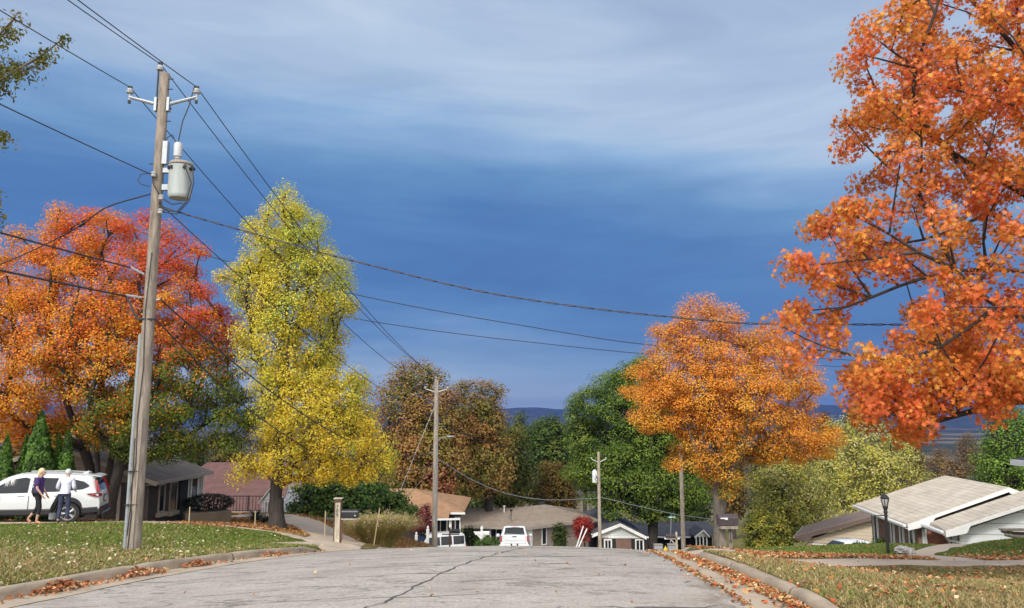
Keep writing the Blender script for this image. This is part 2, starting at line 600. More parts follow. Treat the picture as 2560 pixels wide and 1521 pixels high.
def asphalt():
    m, nt, b = new_mat('asphalt')
    p = pos(nt)
    n1 = noise(nt, p, 1.1, 6, .6); n2 = noise(nt, p, 95, 3, .7); n3 = noise(nt, pos(nt, (.5, 1.6, 1)), 2.2, 6, .65, 1.2)
    k = ramp(nt, n1, [(.25, (.375, .328, .283)), (.5, (.465, .418, .368)), (.78, (.545, .493, .437))])
    k = mixc(nt, .75, k, ramp(nt, n2, [(.28, .42), (.62, 1.15)]), 'MULTIPLY')
    k = mixc(nt, .55, k, ramp(nt, noise(nt, pos(nt, (1, .7, 1)), 22, 5, .75), [(.32, .42), (.62, 1.12)]), 'MULTIPLY')
    # fine cracks running mostly across the road
    w = noise(nt, pos(nt, (.6, 1.2, 1)), 1.5, 4, .6)
    wm = ND(nt, 'ShaderNodeVectorMath', operation='MULTIPLY_ADD')
    cv = nt.nodes.new('ShaderNodeCombineXYZ'); L(nt, w, cv.inputs[0]); L(nt, w, cv.inputs[1])
    L(nt, cv.outputs[0], wm.inputs[0]); wm.inputs[1].default_value = (1.2, 1.2, 0); L(nt, pos(nt, (.42, 1.15, 1)), wm.inputs[2])
    vo = ND(nt, 'ShaderNodeTexVoronoi', feature='DISTANCE_TO_EDGE', i_Scale=.9); L(nt, wm.outputs[0], vo.inputs['Vector'])
    cr = ramp(nt, vo.outputs['Distance'], [(0, .6), (.014, .45), (.034, 0)])
    mask = ramp(nt, n3, [(.40, 0), (.55, 1)])
    cf = mixc(nt, 1, cr, mask, 'MULTIPLY')
    k = mixc(nt, cf, k, (.045, .04, .036))
    # dark streaks of patching
    st = noise(nt, pos(nt, (.35, 2.6, 1)), 1.6, 7, .72, .8)
    k = mixc(nt, ramp(nt, st, [(.56, 0), (.72, .5)]), k, (.15, .135, .12))
    # grit washed toward the right gutter
    gp = nt.nodes.new('ShaderNodeNewGeometry'); sx = nt.nodes.new('ShaderNodeSeparateXYZ'); L(nt, gp.outputs['Position'], sx.inputs[0])
    q1 = ND(nt, 'ShaderNodeMath', operation='MULTIPLY_ADD'); L(nt, sx.outputs['Y'], q1.inputs[0]); q1.inputs[1].default_value = -.17; L(nt, sx.outputs['X'], q1.inputs[2])
    gm = ramp(nt, q1.outputs[0], [(0, 0), (.35, .0), (.75, .8), (1, .9)])
    gn = mixc(nt, 1, gm, ramp(nt, noise(nt, pos(nt, (1.6, .8, 1)), 1.5, 7, .75), [(.42, 0), (.6, 1)]), 'MULTIPLY')
    k = mixc(nt, gn, k, (.16, .115, .085))
    v2 = ND(nt, 'ShaderNodeTexVoronoi', feature='DISTANCE_TO_EDGE', i_Scale=2.6); L(nt, wm.outputs[0], v2.inputs['Vector'])
    c2 = mixc(nt, 1, ramp(nt, v2.outputs['Distance'], [(0, .8), (.02, .5), (.05, 0)]), ramp(nt, noise(nt, pos(nt, (.8, 1.2, 1)), 1.7, 5, .7), [(.5, 0), (.6, 1)]), 'MULTIPLY')
    k = mixc(nt, c2, k, (.09, .08, .07))
    L(nt, k, b.inputs['Base Color'])
    b.inputs['Roughness'].default_value = .93
    b.inputs['Specular IOR Level'].default_value = .2
    bump(nt, b, n2, .6, .006)
    return m


def concrete(name, c, rough=.9):
    m, nt, b = new_mat(name)
    p = pos(nt)
    n1 = noise(nt, p, 1.3, 6, .65); n2 = noise(nt, p, 60, 3)
    k = ramp(nt, n1, [(.25, tuple(x * .68 for x in c)), (.5, c), (.8, tuple(x * 1.2 for x in c))])
    k = mixc(nt, .6, k, ramp(nt, n2, [(.25, .65), (.7, 1.08)]), 'MULTIPLY')
    L(nt, k, b.inputs['Base Color'])
    b.inputs['Roughness'].default_value = rough
    bump(nt, b, n2, .4, .006)
    return m


ASPH = asphalt()
CONC = concrete('concrete', (.45, .36, .265))
KERBM = concrete('kerb_concrete', (.42, .335, .24))


def joints(m, step):
    nt = m.node_tree; b = nt.nodes['Principled BSDF']; lk = b.inputs['Base Color'].links[0].from_socket
    gp = nt.nodes.new('ShaderNodeNewGeometry'); sx = nt.nodes.new('ShaderNodeSeparateXYZ'); L(nt, gp.outputs['Position'], sx.inputs[0])
    d = ND(nt, 'ShaderNodeMath', operation='DIVIDE'); L(nt, sx.outputs['Y'], d.inputs[0]); d.inputs[1].default_value = step
    f = ND(nt, 'ShaderNodeMath', operation='FRACT'); L(nt, d.outputs[0], f.inputs[0])
    j = ramp(nt, f.outputs[0], [(0, .25), (.012, .3), (.02, 1), (1, 1)])
    st = ramp(nt, noise(nt, pos(nt, (1, .4, 3)), 2.3, 5, .7), [(.35, .55), (.6, 1.05)])
    k = mixc(nt, 1, mixc(nt, .7, lk, st, 'MULTIPLY'), j, 'MULTIPLY')
    L(nt, k, b.inputs['Base Color'])


joints(KERBM, 3.0)
PATHM = concrete('path_concrete', (.52, .41, .305))
ys = np.concatenate([np.arange(-40, 4, 2), np.arange(4, 34, .4), np.arange(34, 130, 2)])
GW = .5
rows = []
for t in np.linspace(0, 1, 26):
    x = (xL(ys) + GW) * (1 - t) + (xR(ys) - GW * 1.15) * t
    rows.append(np.stack([x, ys, road_z(x, ys)], 1))
road = ribbon('road', np.array(rows)[::1], ASPH)
for nm, a, b_ in (('gutter', lambda y: xL(y) - .02, lambda y: xL(y) + GW), ('gutter', lambda y: xR(y) - GW * 1.15, lambda y: xR(y) + .02)):
    rows = []
    for t in (0, .12, .5, .93, 1):
        x = a(ys) * (1 - t) + b_(ys) * t
        edge = np.sin(ys * 2.1) * .018 + np.sin(ys * 5.3) * .012
        if (nm == 'gutter' and ((t == 1 and a(8.) < 0) or (t == 0 and a(8.) > 0))): x = x + edge
        rows.append(np.stack([x, ys, road_z(x, ys) + .006], 1))
    ribbon('gutter', rows, CONC)


def kerb(xf, sgn, y0, y1, h0=1, h1=1):
    """swept kerb with rounded nose, in 3 m castings; ramps to 0 where h is 0"""
    yy = np.arange(y0, y1 + .01, .3)
    n = len(yy)
    t = np.linspace(0, 1, n)
    hh = np.ones(n) * .14
    if h0 == 0: hh *= np.clip(t * n * .3 / 1.2, .08, 1)
    if h1 == 0: hh *= np.clip((1 - t) * n * .3 / 1.2, .08, 1)
    rows = []
    for dx, fz in ((0, -.4), (.012, .55), (.03, .88), (.06, 1), (.15, 1.0), (.175, .9), (.18, -.4)):
        x = xf(yy) + sgn * dx + np.sin(yy * .8) * .012
        joint = np.where(np.abs((yy / 3.0) % 1) < .1, -.012, 0) if fz > .5 else 0
        rows.append(np.stack([x, yy, road_z(xf(yy), yy) + hh * fz + joint + np.sin(yy * 1.7) * .004], 1))
    return ribbon('kerb', rows, KERBM)


kerb(xL, -1, -20, 19.6, 1, 0)
kerb(xL, -1, 24.5, 60, 0, 1)
kerb(xR, 1, -20, 16.2, 1, 0)
kerb(xR, 1, 18.6, 60, 0, 1)


def strip(name, line, w, m, lift=.03, nseg=40, cross=5, clip=False):
    """a path that follows a plan polyline, draped over the ground"""
    line = np.array(line, float)
    s = np.concatenate([[0], np.cumsum(np.linalg.norm(np.diff(line, axis=0), axis=1))])
    t = np.linspace(0, s[-1], nseg)
    fx, fy = pchip(s, line[:, 0]), pchip(s, line[:, 1])
    px, py = fx(t), fy(t)
    tx, ty = np.gradient(px), np.gradient(py)
    ln = np.hypot(tx, ty); nx_, ny_ = -ty / ln, tx / ln
    if hasattr(w, '__len__'): w = np.interp(t, np.linspace(0, s[-1], len(w)), w)
    rows = []
    for k in np.linspace(-.5, .5, cross):
        x, y = px + nx_ * w * k, py + ny_ * w * k
        if clip: x = np.minimum(x, xL(y) - .15)
        z = ground(x, y) + lift - (.06 if abs(k) > .49 else 0)
        z = z - .09 * np.clip(1 - np.minimum(t, s[-1] - t) / .4, 0, 1)
        rows.append(np.stack([x, y, z], 1))
    return ribbon(name, rows, m)


# right: pavement across the lawn, curved path to the house
strip('pavement', [(4.7, 17.36), (5.5, 17.4), (8, 17.5), (12, 17.5), (20, 17.3), (32, 17)], [1.7, 1.5, 1.45, 1.4, 1.4, 1.4, 1.4], PATHM, .035, 70)
strip('path', [(10.1, 17.9), (10.35, 19.3), (10.8, 21.2), (11.5, 22.7), (12.8, 24.2), (14.4, 26), (15.2, 28.5), (15.0, 32)], [1.5, .95, .95, .95, .95], PATHM, .03, 60)
# left: thin pavement by the letter box, drive of the mauve-roofed house, car apron
strip('pavement', [(-5.3, 22.9), (-6.2, 24.1), (-7.5, 26), (-11, 29), (-15, 31)], [.9, .8, .8, .8], PATHM, .03, 50)
strip('driveway', [(-5.45, 24.0), (-6.2, 29), (-8.0, 35), (-11.0, 39.5), (-15, 43)], [1.8, 2.6, 3, 3], PATHM, .03, 60, 9, True)
strip('driveway', [(-34, 24.6), (-24, 25.6), (-17, 26.9), (-11.5, 28.6)], [3.6, 3.6, 3.4, 3.0], CONC, .03, 50, 7)



def apron(name, xf, sgn, y0, y1, wdt, m):
    yy = np.arange(y0, y1 + .01, .25); rows = []
    for t in np.linspace(0, 1.08, 8):
        t = min(t, 1.08)
        x = xf(yy) + sgn * (t * wdt - .06)
        zg = ground(x, yy) + .035; zr0 = road_z(xf(yy), yy) + .01
        q = min(t, 1); k = q * q * (3 - 2 * q)
        rows.append(np.stack([x, yy, zr0 * (1 - k) + zg * k], 1))
    return ribbon(name, rows, m)


apron('driveway', xL, -1, 19.7, 25.0, 1.3, PATHM)
apron('pavement', xR, 1, 15.7, 19.1, 1.3, PATHM)
# long sealed crack of the road
crack = [(880, 1530), (965, 1505), (1050, 1462), (1128, 1424), (1180, 1404), (1225, 1390), (1275, 1377), (1320, 1369), (1345, 1366.5)]


def on_road(u, v):
    lo, hi = 4.0, 24.0
    best = None
    for Y in np.linspace(5, 24, 400):
        p = at(u, v, Y)
        if p.z <= float(road_z(p.x, Y)): return p.x, Y
    p = at(u, v, 21.5)
    return p.x, 21.5


cl = np.array([on_road(*c) for c in crack])
tt = np.linspace(0, len(cl) - 1, 120)
cxs = pchip(np.arange(len(cl)).astype(float), cl[:, 0])(tt) + np.sin(tt * 9) * .02 + np.sin(tt * 23) * .012
cys = pchip(np.arange(len(cl)).astype(float), cl[:, 1])(tt)
wd = .013 + .006 * np.sin(tt * 7)
TAR = M('road_tar', (.085, .075, .068), .8, .3, 20, .2)
ribbon('crack_seal', [np.stack([cxs + s_ * wd, cys, road_z(cxs, cys) + .005], 1) for s_ in (-1, 1)], TAR, None, road)
g = np.random.default_rng(3)
for k in range(16):
    y0 = g.uniform(7.5, 20); x0 = g.uniform(-4, 3); ln = g.uniform(.7, 3.0)
    xs = np.linspace(x0, min(x0 + ln, float(xR(y0)) - .8), 24)
    yy = y0 + np.cumsum(g.normal(0, .03, 24)) + (xs - x0) * g.uniform(-.12, .25)
    w_ = np.sin(np.linspace(.1, 3.05, 24)) * g.uniform(.008, .02)
    ribbon('crack', [np.stack([xs, yy + s_ * w_, road_z(xs, yy) + .0045], 1) for s_ in (-1, 1)], TAR, None, road)

# ------------------------------------------------------------------ leaves, grass


def leaf_quads(P, N, size, g, width=.75, fold=.25):
    """folded diamond leaves at P with rough normals N"""
    n = len(P)
    N = N / np.linalg.norm(N, axis=1)[:, None]
    a = g.normal(size=(n, 3)); a -= (a * N).sum(1)[:, None] * N; a /= np.linalg.norm(a, axis=1)[:, None]
    b = np.cross(N, a)
    s = size * g.uniform(.65, 1.3, n)[:, None] if np.isscalar(size) else size[:, None]
    h = s * .5
    v0 = P - a * h; v2 = P + a * h
    v1 = P + b * h * width + N * h * fold - a * h * .1
    v3 = P - b * h * width + N * h * fold - a * h * .1
    V = np.stack([v0, v1, v2, v3], 1).reshape(-1, 3)
    i = np.arange(n)[:, None] * 4
    Fa = np.concatenate([i + np.array([[0, 1, 2]]), i + np.array([[0, 2, 3]])], 1).reshape(-1, 3)
    return V, Fa


STAR = np.array([(0, -.5), (.14, -.16), (.44, -.16), (.24, .06), (.46, .30), (.12, .22), (0, .58), (-.12, .22), (-.46, .30), (-.24, .06), (-.44, -.16), (-.14, -.16)])


def leaf_stars(P, N, size, g):
    n = len(P)
    N = N / np.linalg.norm(N, axis=1)[:, None]
    a = g.normal(size=(n, 3)) + np.array([0, 0, -.7]); a -= (a * N).sum(1)[:, None] * N; a /= np.linalg.norm(a, axis=1)[:, None]
    b = np.cross(N, a)
    s = size * g.uniform(.5, 1.35, n)
    k = len(STAR)
    curl = g.uniform(-.3, .9, n)
    V = np.zeros((n, k + 1, 3))
    for j, (sx_, sy_) in enumerate(STAR):
        V[:, j] = P + (b * sx_ + a * sy_) * s[:, None] + N * (curl * s * (sx_ * sx_ + .6 * sy_ * sy_))[:, None]
    V[:, k] = P
    i = np.arange(n)[:, None] * (k + 1)
    tri = np.array([[k, j, (j + 1) % k] for j in range(k)]).reshape(1, -1)
    return V.reshape(-1, 3), (i + tri).reshape(-1, 3), k


def edges_mesh(A, B, ra, rb, n=6):
    """many tapered prisms A->B"""
    d = B - A; ln = np.linalg.norm(d, axis=1)[:, None] + 1e-9; d = d / ln
    ref = np.where(np.abs(d[:, 2:3]) < .9, np.array([[0, 0, 1.]]), np.array([[1., 0, 0]]))
    a = np.cross(d, ref); a /= np.linalg.norm(a, axis=1)[:, None]; b = np.cross(d, a)
    t = 2 * np.pi * np.arange(n) / n
    ring = a[:, None] * np.cos(t)[None, :, None] + b[:, None] * np.sin(t)[None, :, None]
    V = np.concatenate([A[:, None] + ring * ra[:, None, None], (B + d * rb[:, None] * .3)[:, None] + ring * rb[:, None, None]], 1).reshape(-1, 3)
    base = np.arange(len(A))[:, None, None] * 2 * n
    k = np.arange(n)
    q = np.stack([k, (k + 1) % n, n + (k + 1) % n, n + k], 1)[None]
    return V, (base + q).reshape(-1, 4)


def skeleton(trunks, clumps, g, r_base, r_tip=.012, step=.5, bend=.12, up=.6, power=.42):
    """grow limbs from trunk polylines to every clump; returns edge arrays"""
    nodes, par = [], []
    for tr in trunks:
        root = tr.get('from', -1)
        pts = [np.array(p, float) for p in tr['pts']]
        prev = root
        for i, p in enumerate(pts):
            if i == 0:
                if root < 0: nodes.append(p); par.append(-1); prev = len(nodes) - 1
                continue
            q = nodes[prev]; m = max(1, int(np.linalg.norm(p - q) / step))
            for k in range(1, m + 1):
                nodes.append(q + (p - q) * k / m + (g.normal(size=3) * bend * .25 if k < m else 0)); par.append(prev); prev = len(nodes) - 1
    base = nodes[0]
    order = np.argsort(np.linalg.norm(clumps - base, axis=1))
    tips = []
    depth = [0.0] * len(nodes)
    for i in range(len(nodes)):
        if par[i] >= 0: depth[i] = depth[par[i]] + np.linalg.norm(nodes[i] - nodes[par[i]])
    for ci in order:
        c = clumps[ci]
        NN = np.array(nodes)
        v = c - NN
        ds = np.linalg.norm(v, axis=1)
        cost = ds * (1 + .9 * np.clip(-v[:, 2] / (ds + 1e-6) + .1, 0, 1)) + .12 * np.array(depth)
        cost += np.where(NN[:, 2] < base[2] + 1.0, 3, 0)
        j = int(np.argmin(cost))
        q = nodes[j]; D = np.linalg.norm(c - q); m = max(1, int(D / step))
        prev = j
        lift = np.array([0, 0, up * D * .18])
        off = g.normal(size=3) * bend * min(D, 2)
        for k in range(1, m + 1):
            t = k / m
            p = q + (c - q) * t + (lift + off) * math.sin(math.pi * t) * .6
            nodes.append(p); par.append(prev); depth.append(depth[prev] + np.linalg.norm(p - nodes[prev])); prev = len(nodes) - 1
        tips.append(prev)
    cnt = np.zeros(len(nodes))
    for t_ in tips: cnt[t_] += 1
    for i in range(len(nodes) - 1, -1, -1):
        if par[i] >= 0: cnt[par[i]] += cnt[i]
    NN = np.array(nodes); par = np.array(par)
    tot = max(len(tips), 1)
    kid = [[] for _ in range(len(nodes))]
    for i in range(len(nodes)):
        if par[i] >= 0: kid[par[i]].append(i)
    for _ in range(5):
        N2 = NN.copy()
        for i in range(len(nodes)):
            if par[i] >= 0 and kid[i] and NN[i][2] > base[2] + .8:
                m_ = max(kid[i], key=lambda q: cnt[q])
                N2[i] = .5 * NN[i] + .25 * NN[par[i]] + .25 * NN[m_]
        NN = N2
    rad = np.maximum(r_tip, r_base * (np.maximum(cnt, .3) / tot) ** power)
    e = np.where(par >= 0)[0]
    return NN[par[e]], NN[e], np.minimum(rad[par[e]], rad[e] * 1.35 + .01), rad[e]


def palette_mix(cols, w, g, jit=.10):
    """cols (k,3); w (n,k) weights -> one palette colour per leaf picked by weight, jittered"""
    w = np.clip(w, 1e-4, None) ** 2.2; w = w / w.sum(1)[:, None]
    r = g.random(len(w))[:, None]
    i = (np.cumsum(w, 1) < r).sum(1).clip(0, len(cols) - 1)
    c = np.array(cols)[i]
    return np.clip(c * g.uniform(1 - jit * 2, 1 + jit * 2, (len(c), 1)) * g.uniform(1 - jit * .5, 1 + jit * .5, c.shape), .003, .9)


def in_poly(u, v, poly):
    r = np.zeros(len(u), bool)
    j = len(poly) - 1
    for i in range(len(poly)):
        xi, yi = poly[i]; xj, yj = poly[j]
        r ^= ((yi > v) != (yj > v)) & (u < (xj - xi) * (v - yi) / (yj - yi + 1e-9) + xi)
        j = i
    return r


def crop(pts, x0, y0, sc):
    return [(x0 + x / sc, y0 + y / sc) for x, y in pts]


def poly_clumps(poly, holes, Y0, n, g, kd=.6, inset=.45, mind=.55, shell=.45, keep=.05):
    """outline of a crown (survey pixels, read at distance Y0) -> clump centres in a rounded volume of real depth"""
    PW = np.array([[at(u, v, Y0).x, at(u, v, Y0).z] for u, v in poly])
    HW = [np.array([[at(u, v, Y0).x, at(u, v, Y0).z] for u, v in h]) for h in holes]
    lo, hi = PW.min(0), PW.max(0)
    seg = np.concatenate([PW, PW[:1]])
    A = np.zeros((0, 3)); tries = 0
    while len(A) < n and tries < 60:
        tries += 1
        if tries % 12 == 0: mind *= .85
        q = g.uniform(lo, hi, (600, 2))
        q = q[in_poly(q[:, 0], q[:, 1], PW)]
        dm = np.full(len(q), 1e9)
        for a, b in zip(seg[:-1], seg[1:]):
            d = b - a; t = np.clip(((q - a) @ d) / (d @ d + 1e-9), 0, 1)
            dm = np.minimum(dm, np.linalg.norm(q - a - t[:, None] * d, axis=1))
        k = dm > inset * g.uniform(.55, 1.0, len(q))
        for h in HW: k &= ~in_poly(q[:, 0], q[:, 1], h) | (g.random(len(q)) < keep)
        q, dm = q[k], dm[k]
        half = np.sqrt(np.minimum(dm / (.28 * (hi[0] - lo[0])), 1)) * (hi[0] - lo[0]) / 2 * kd
        yv = Y0 + half * np.sign(g.normal(size=len(q))) * g.random(len(q)) ** shell
        for p in np.stack([q[:, 0], yv, q[:, 1]], 1):
            if len(A) == 0 or ((A - p) ** 2).sum(1).min() > mind ** 2:
                A = np.vstack([A, p])
                if len(A) >= n: break
    return A


def clump_field(rows, Y0, n, g, kd=.9, inset=.5, shell=.42, cand=3, depthc=0):
    """rows: (v, uL, uR) display pixels at distance Y0 -> clump centres in a lens-shaped volume"""
    Z = np.array([dp(500, r[0], Y0).z for r in rows]); XLr = np.array([dp(r[1], r[0], Y0).x for r in rows]); XRr = np.array([dp(r[2], r[0], Y0).x for r in rows])
    o = np.argsort(Z); Z, XLr, XRr = Z[o], XLr[o], XRr[o]
    z0, z1 = Z[0] + inset * .5, Z[-1] - inset * .6
    zz = np.linspace(z0, z1, 200); hw = (np.interp(zz, Z, XRr) - np.interp(zz, Z, XLr)) / 2
    pw = np.maximum(hw - inset * .3, .1) ** 1.5; cdf = np.cumsum(pw) / pw.sum()
    pts = []
    A = np.zeros((n, 3))
    for i in range(n):
        z = np.interp(g.random(cand), cdf, zz)
        l, r_ = np.interp(z, Z, XLr), np.interp(z, Z, XRr)
        h = np.maximum((r_ - l) / 2 - inset * .7, .05)
        rr = g.random(cand) ** shell; ph = g.uniform(0, 2 * np.pi, cand)
        q = np.stack([(l + r_) / 2 + h * rr * np.cos(ph), Y0 + depthc + h * kd * rr * np.sin(ph), z], 1)
        if i:
            d = ((q[:, None] - A[None, :i]) ** 2).sum(2).min(1)
            A[i] = q[np.argmax(d)]
        else: A[i] = q[0]
    ctr = np.array([(XLr.mean() + XRr.mean()) / 2, Y0 + depthc, (z0 + z1) / 2])
    return A, ctr, (z0, z1), np.array([(XRr - XLr).max() / 2, (XRr - XLr).max() / 2 * kd, (z1 - z0) / 2])


def make_tree(name, label, cat, trunks, rows, Y0, colfn, nclump=200, cr=.75, nleaf=120, leaf=.12, r_base=.3, kd=.9, seed=1, bark=None, group=None,
              lmat=None, inset=None, shell=.42, twigs=3, flat=.75, upb=.7, width=.75, extra=None, droop=0, star=False, r_tip=.012, clumps=None, power=.62, depthc=0):
    g = np.random.default_rng(seed)
    if clumps is None:
        A, ctr, zz, ext = clump_field(rows, Y0, nclump, g, kd, cr * .9 if inset is None else inset, shell, depthc=depthc)
    else:
        A = clumps; ctr = A.mean(0); zz = (A[:, 2].min(), A[:, 2].max()); ext = (A.max(0) - A.min(0)) / 2
    if extra is not None: A = np.concatenate([A, np.array(extra)])
    base = Vector(trunks[0]['pts'][0])
    root = thing(name, label, cat, base, 0, group)
    b = np.array(base)
    e0, e1, r0, r1 = skeleton(trunks, A, g, r_base, r_tip)
    V, Fa = edges_mesh(e0 - b, e1 - b, r0, r1, 7)
    # root flare
    tv, tf = [V], [Fa]
    # fine twigs inside every clump
    if twigs:
        c = np.repeat(A, twigs, 0); d = g.normal(size=(len(c), 3)) * np.array([1, 1, .6]); d /= np.linalg.norm(d, axis=1)[:, None]
        ln = cr * g.uniform(.5, 1.05, len(c))
        V2, F2 = edges_mesh(c - b, c - b + d * ln[:, None], np.full(len(c), r_tip), np.full(len(c), r_tip * .4), 4)
        tv.append(V2); tf.append(F2 + len(V))
    np_mesh('trunk', np.concatenate(tv), np.concatenate(tf), bark or BARK, root, smooth=True)
    # leaves
    k = g.poisson(nleaf, len(A)); k = np.maximum((k * g.uniform(.55, 1.35, len(A))).astype(int), 4)
    ci = np.repeat(np.arange(len(A)), k)
    q = g.normal(size=(len(ci), 3)); q /= np.linalg.norm(q, axis=1)[:, None]
    rad = cr * g.random(len(ci)) ** .45 * g.uniform(.75, 1.15, len(A))[ci]
    P = A[ci] + q * rad[:, None] * np.array([1.08, 1.08, flat])
    P[:, 2] -= droop * np.abs(g.normal(size=len(P))) * cr
    out = P - ctr; out /= np.linalg.norm(out, axis=1)[:, None] + 1e-6
    Nn = g.normal(size=P.shape) * (.55 if star else .32) + np.array([0, 0, upb]) + out * .4 + q * .45
    rel = (P - ctr) / ext
    col = colfn(P, rel, ci, g)
    if star:
        V, Fa, rep = leaf_stars(P - b, Nn, leaf, g)
    else:
        V, Fa = leaf_quads(P - b, Nn, leaf, g, width); rep = 2
    np_mesh('crown', V, Fa, lmat or LEAF, root, np.repeat(col, rep, 0))
    return root


def tr(*pts, frm=-1):
    return {'pts': pts, 'from': frm}


# grass blades (one object) and fallen leaves (one object)
def scatter(n, x0, x1, y0, y1, g):
    return g.uniform(x0, x1, n), g.uniform(y0, y1, n)


PATHS = []
g = np.random.default_rng(21)


def on_path(x, y):
    a = (x > 3.7) & (np.abs(y - 17.45) < .78)
    px = np.array([10.1, 10.35, 10.8, 11.5, 12.8, 14.4, 15.2]); py = np.array([17.9, 19.3, 21.2, 22.7, 24.2, 26, 28.5])
    for i in range(len(px) - 1):
        d = np.array([px[i + 1] - px[i], py[i + 1] - py[i]]); l2 = (d ** 2).sum()
        t = np.clip(((x - px[i]) * d[0] + (y - py[i]) * d[1]) / l2, 0, 1)
        a |= np.hypot(x - px[i] - t * d[0], y - py[i] - t * d[1]) < .5
    px = np.array([-4.2, -5.5, -7.5, -11, -15]); py = np.array([22, 23.2, 26, 29, 31])
    for i in range(len(px) - 1):
        d = np.array([px[i + 1] - px[i], py[i + 1] - py[i]]); l2 = (d ** 2).sum()
        t = np.clip(((x - px[i]) * d[0] + (y - py[i]) * d[1]) / l2, 0, 1)
        a |= np.hypot(x - px[i] - t * d[0], y - py[i] - t * d[1]) < .42
    yd = np.interp(x, [-34, -24, -17, -11.5], [24.6, 25.6, 26.9, 28.6])
    a |= (x < 0) & (x > xL(y) - 1.35) & (y > 19.8) & (y < 25)
    a |= (x > 0) & (x < xR(y) + 1.35) & (y > 15.7) & (y < 19.1)
    a |= (x < -11.5) & (np.abs(y - yd) < 1.75)
    xd = np.interp(y, [22.6, 29, 35, 39.5, 43], [-5, -5.9, -8.0, -11, -15])
    a |= (x < 0) & (y > 22) & (y < 43) & (np.abs(x - xd) < 1.35)
    return a


GX, GY = [], []
for (n, x0, x1, y0, y1) in ((52000, -12, -5.4, 6.5, 13), (62000, -16, -4.3, 13, 22), (30000, -20, -4.3, 22, 30), (64000, 2.8, 11, 7, 12), (64000, 3.2, 17, 12, 18), (46000, 3.6, 19, 18, 24), (30000, 3.5, 22, 24, 31)):
    x, y = scatter(n, x0, x1, y0, y1, g); GX.append(x); GY.append(y)
GX, GY = np.concatenate(GX), np.concatenate(GY)
ok = ((GX < xL(GY) - .2) | (GX > xR(GY) + .2)) & ~on_path(GX, GY) & (np.abs(GX / GY) < .75)
GX, GY = GX[ok], GY[ok]
dr = dryness(GX, GY)
ok = (dr < 1.02) & (g.random(len(GX)) < np.where(dr > .8, .75, 1))
GX, GY, dr = GX[ok], GY[ok], dr[ok]
GZ = ground(GX, GY)
n = len(GX)
hgt = g.uniform(.025, .055, n) * np.where((GX > 0) & (GY > 15), .7, 1)
wid = .004 + GY * .00075
ang = g.uniform(0, 6.28, n)
lean = g.normal(size=(n, 2)) * .035
B = np.stack([GX, GY, GZ], 1)
w = np.stack([np.cos(ang), np.sin(ang), 0 * ang], 1) * wid[:, None]
tip = B + np.stack([lean[:, 0], lean[:, 1], hgt], 1)
V = np.stack([B - w, B + w, tip], 1).reshape(-1, 3)
pick = g.random(n) < np.clip(dr, .06, .96)
gcol = np.where(pick[:, None], np.array([.40, .31, .14]) * g.uniform(.55, 1.25, (n, 1)), np.array([.15, .20, .032]) * g.uniform(.55, 1.45, (n, 1)) * g.uniform(.85, 1.15, (n, 3)))
gr = np_mesh('grass', V, np.arange(n * 3).reshape(-1, 3), BLADE, col=gcol)
tag(gr, 'short mown grass blades, green and straw coloured, on both lawns', 'grass', kind='stuff')

LITTER = [(.42, .17, .05), (.50, .25, .09), (.34, .12, .04), (.55, .36, .18), (.60, .46, .28), (.28, .13, .06), (.48, .12, .04)]


def litter(name, label, X, Y, Z, g, size, tint=1.0, lift=.05, pal=LITTER):
    P = np.stack([X, Y, Z + g.uniform(.012, lift, len(X))], 1)
    Nn = g.normal(size=P.shape) * .55 + np.array([0, 0, 1])
    V, Fa = leaf_quads(P, Nn, size, g, .8, .55)
    c = palette_mix(pal, np.ones((len(X), len(pal))), g, .16) * tint
    o = np_mesh(name, V, Fa, DRYLEAF, col=np.repeat(c, 2, 0))
    return tag(o, label, 'leaves', kind='stuff')


# on the right lawn
x, y = scatter(20000, 2.9, 22, 7, 27, g)
keep = (x > xR(y) + .15) & ~(on_path(x, y) & (g.random(len(x)) > .03)) & (np.abs(x / y) < .75)
dens = np.where(y < 17, .38 + .5 * (cosnoise(np.stack([x, y, 0 * x], 1), 2.2, 31) > .35), np.where(y < 20.3, 1.0, np.where(y < 22, .45, .05)))
dens = np.where((x > 11.5) & (y > 18) & (y < 22.5), .75, dens)
keep &= g.random(len(x)) < dens
x, y = x[keep], y[keep]
litter('fallen_leaves', 'scattered tan and orange fallen leaves on the right lawn', x, y, ground(x, y), g, .064, lift=.03)
# band along the far edge of the pavement
x = g.uniform(4.4, 20, 5600); y = 18.3 + np.abs(g.normal(0, .75, 5600)); k = ~on_path(x, y); x, y = x[k], y[k]
litter('fallen_leaves', 'thick band of orange fallen leaves along the far edge of the pavement', x, y, ground(x, y), g, .078, lift=.035)
# left lawn
x, y = scatter(5600, -14.5, -4.4, 6.8, 26, g)
keep = (x < xL(y) - .15) & ~on_path(x, y) & (g.random(len(x)) < np.where(y < 12.5, .85, np.where(y < 17, .45, .16)))
x, y = x[keep], y[keep]
litter('fallen_leaves', 'sparse pale fallen leaves dotted over the left lawn', x, y, ground(x, y), g, .06, lift=.04, pal=[(.55, .42, .25), (.62, .52, .36), (.45, .26, .12), (.7, .62, .45), (.36, .17, .08)])
# bed under the yellow tree
x, y = scatter(24000, -19, -4.6, 25, 46, g)
keep = (dryness(x, y) > .9) & ~on_path(x, y) & (x < xL(y) - .2) & (y > 27 + (x + 16) * -.18)
x, y = x[keep], y[keep]
litter('fallen_leaves', 'brown carpet of fallen leaves under the yellow tree', x, y, ground(x, y), g, .10, pal=[(.30, .14, .05), (.38, .17, .05), (.22, .10, .04), (.45, .25, .10)])
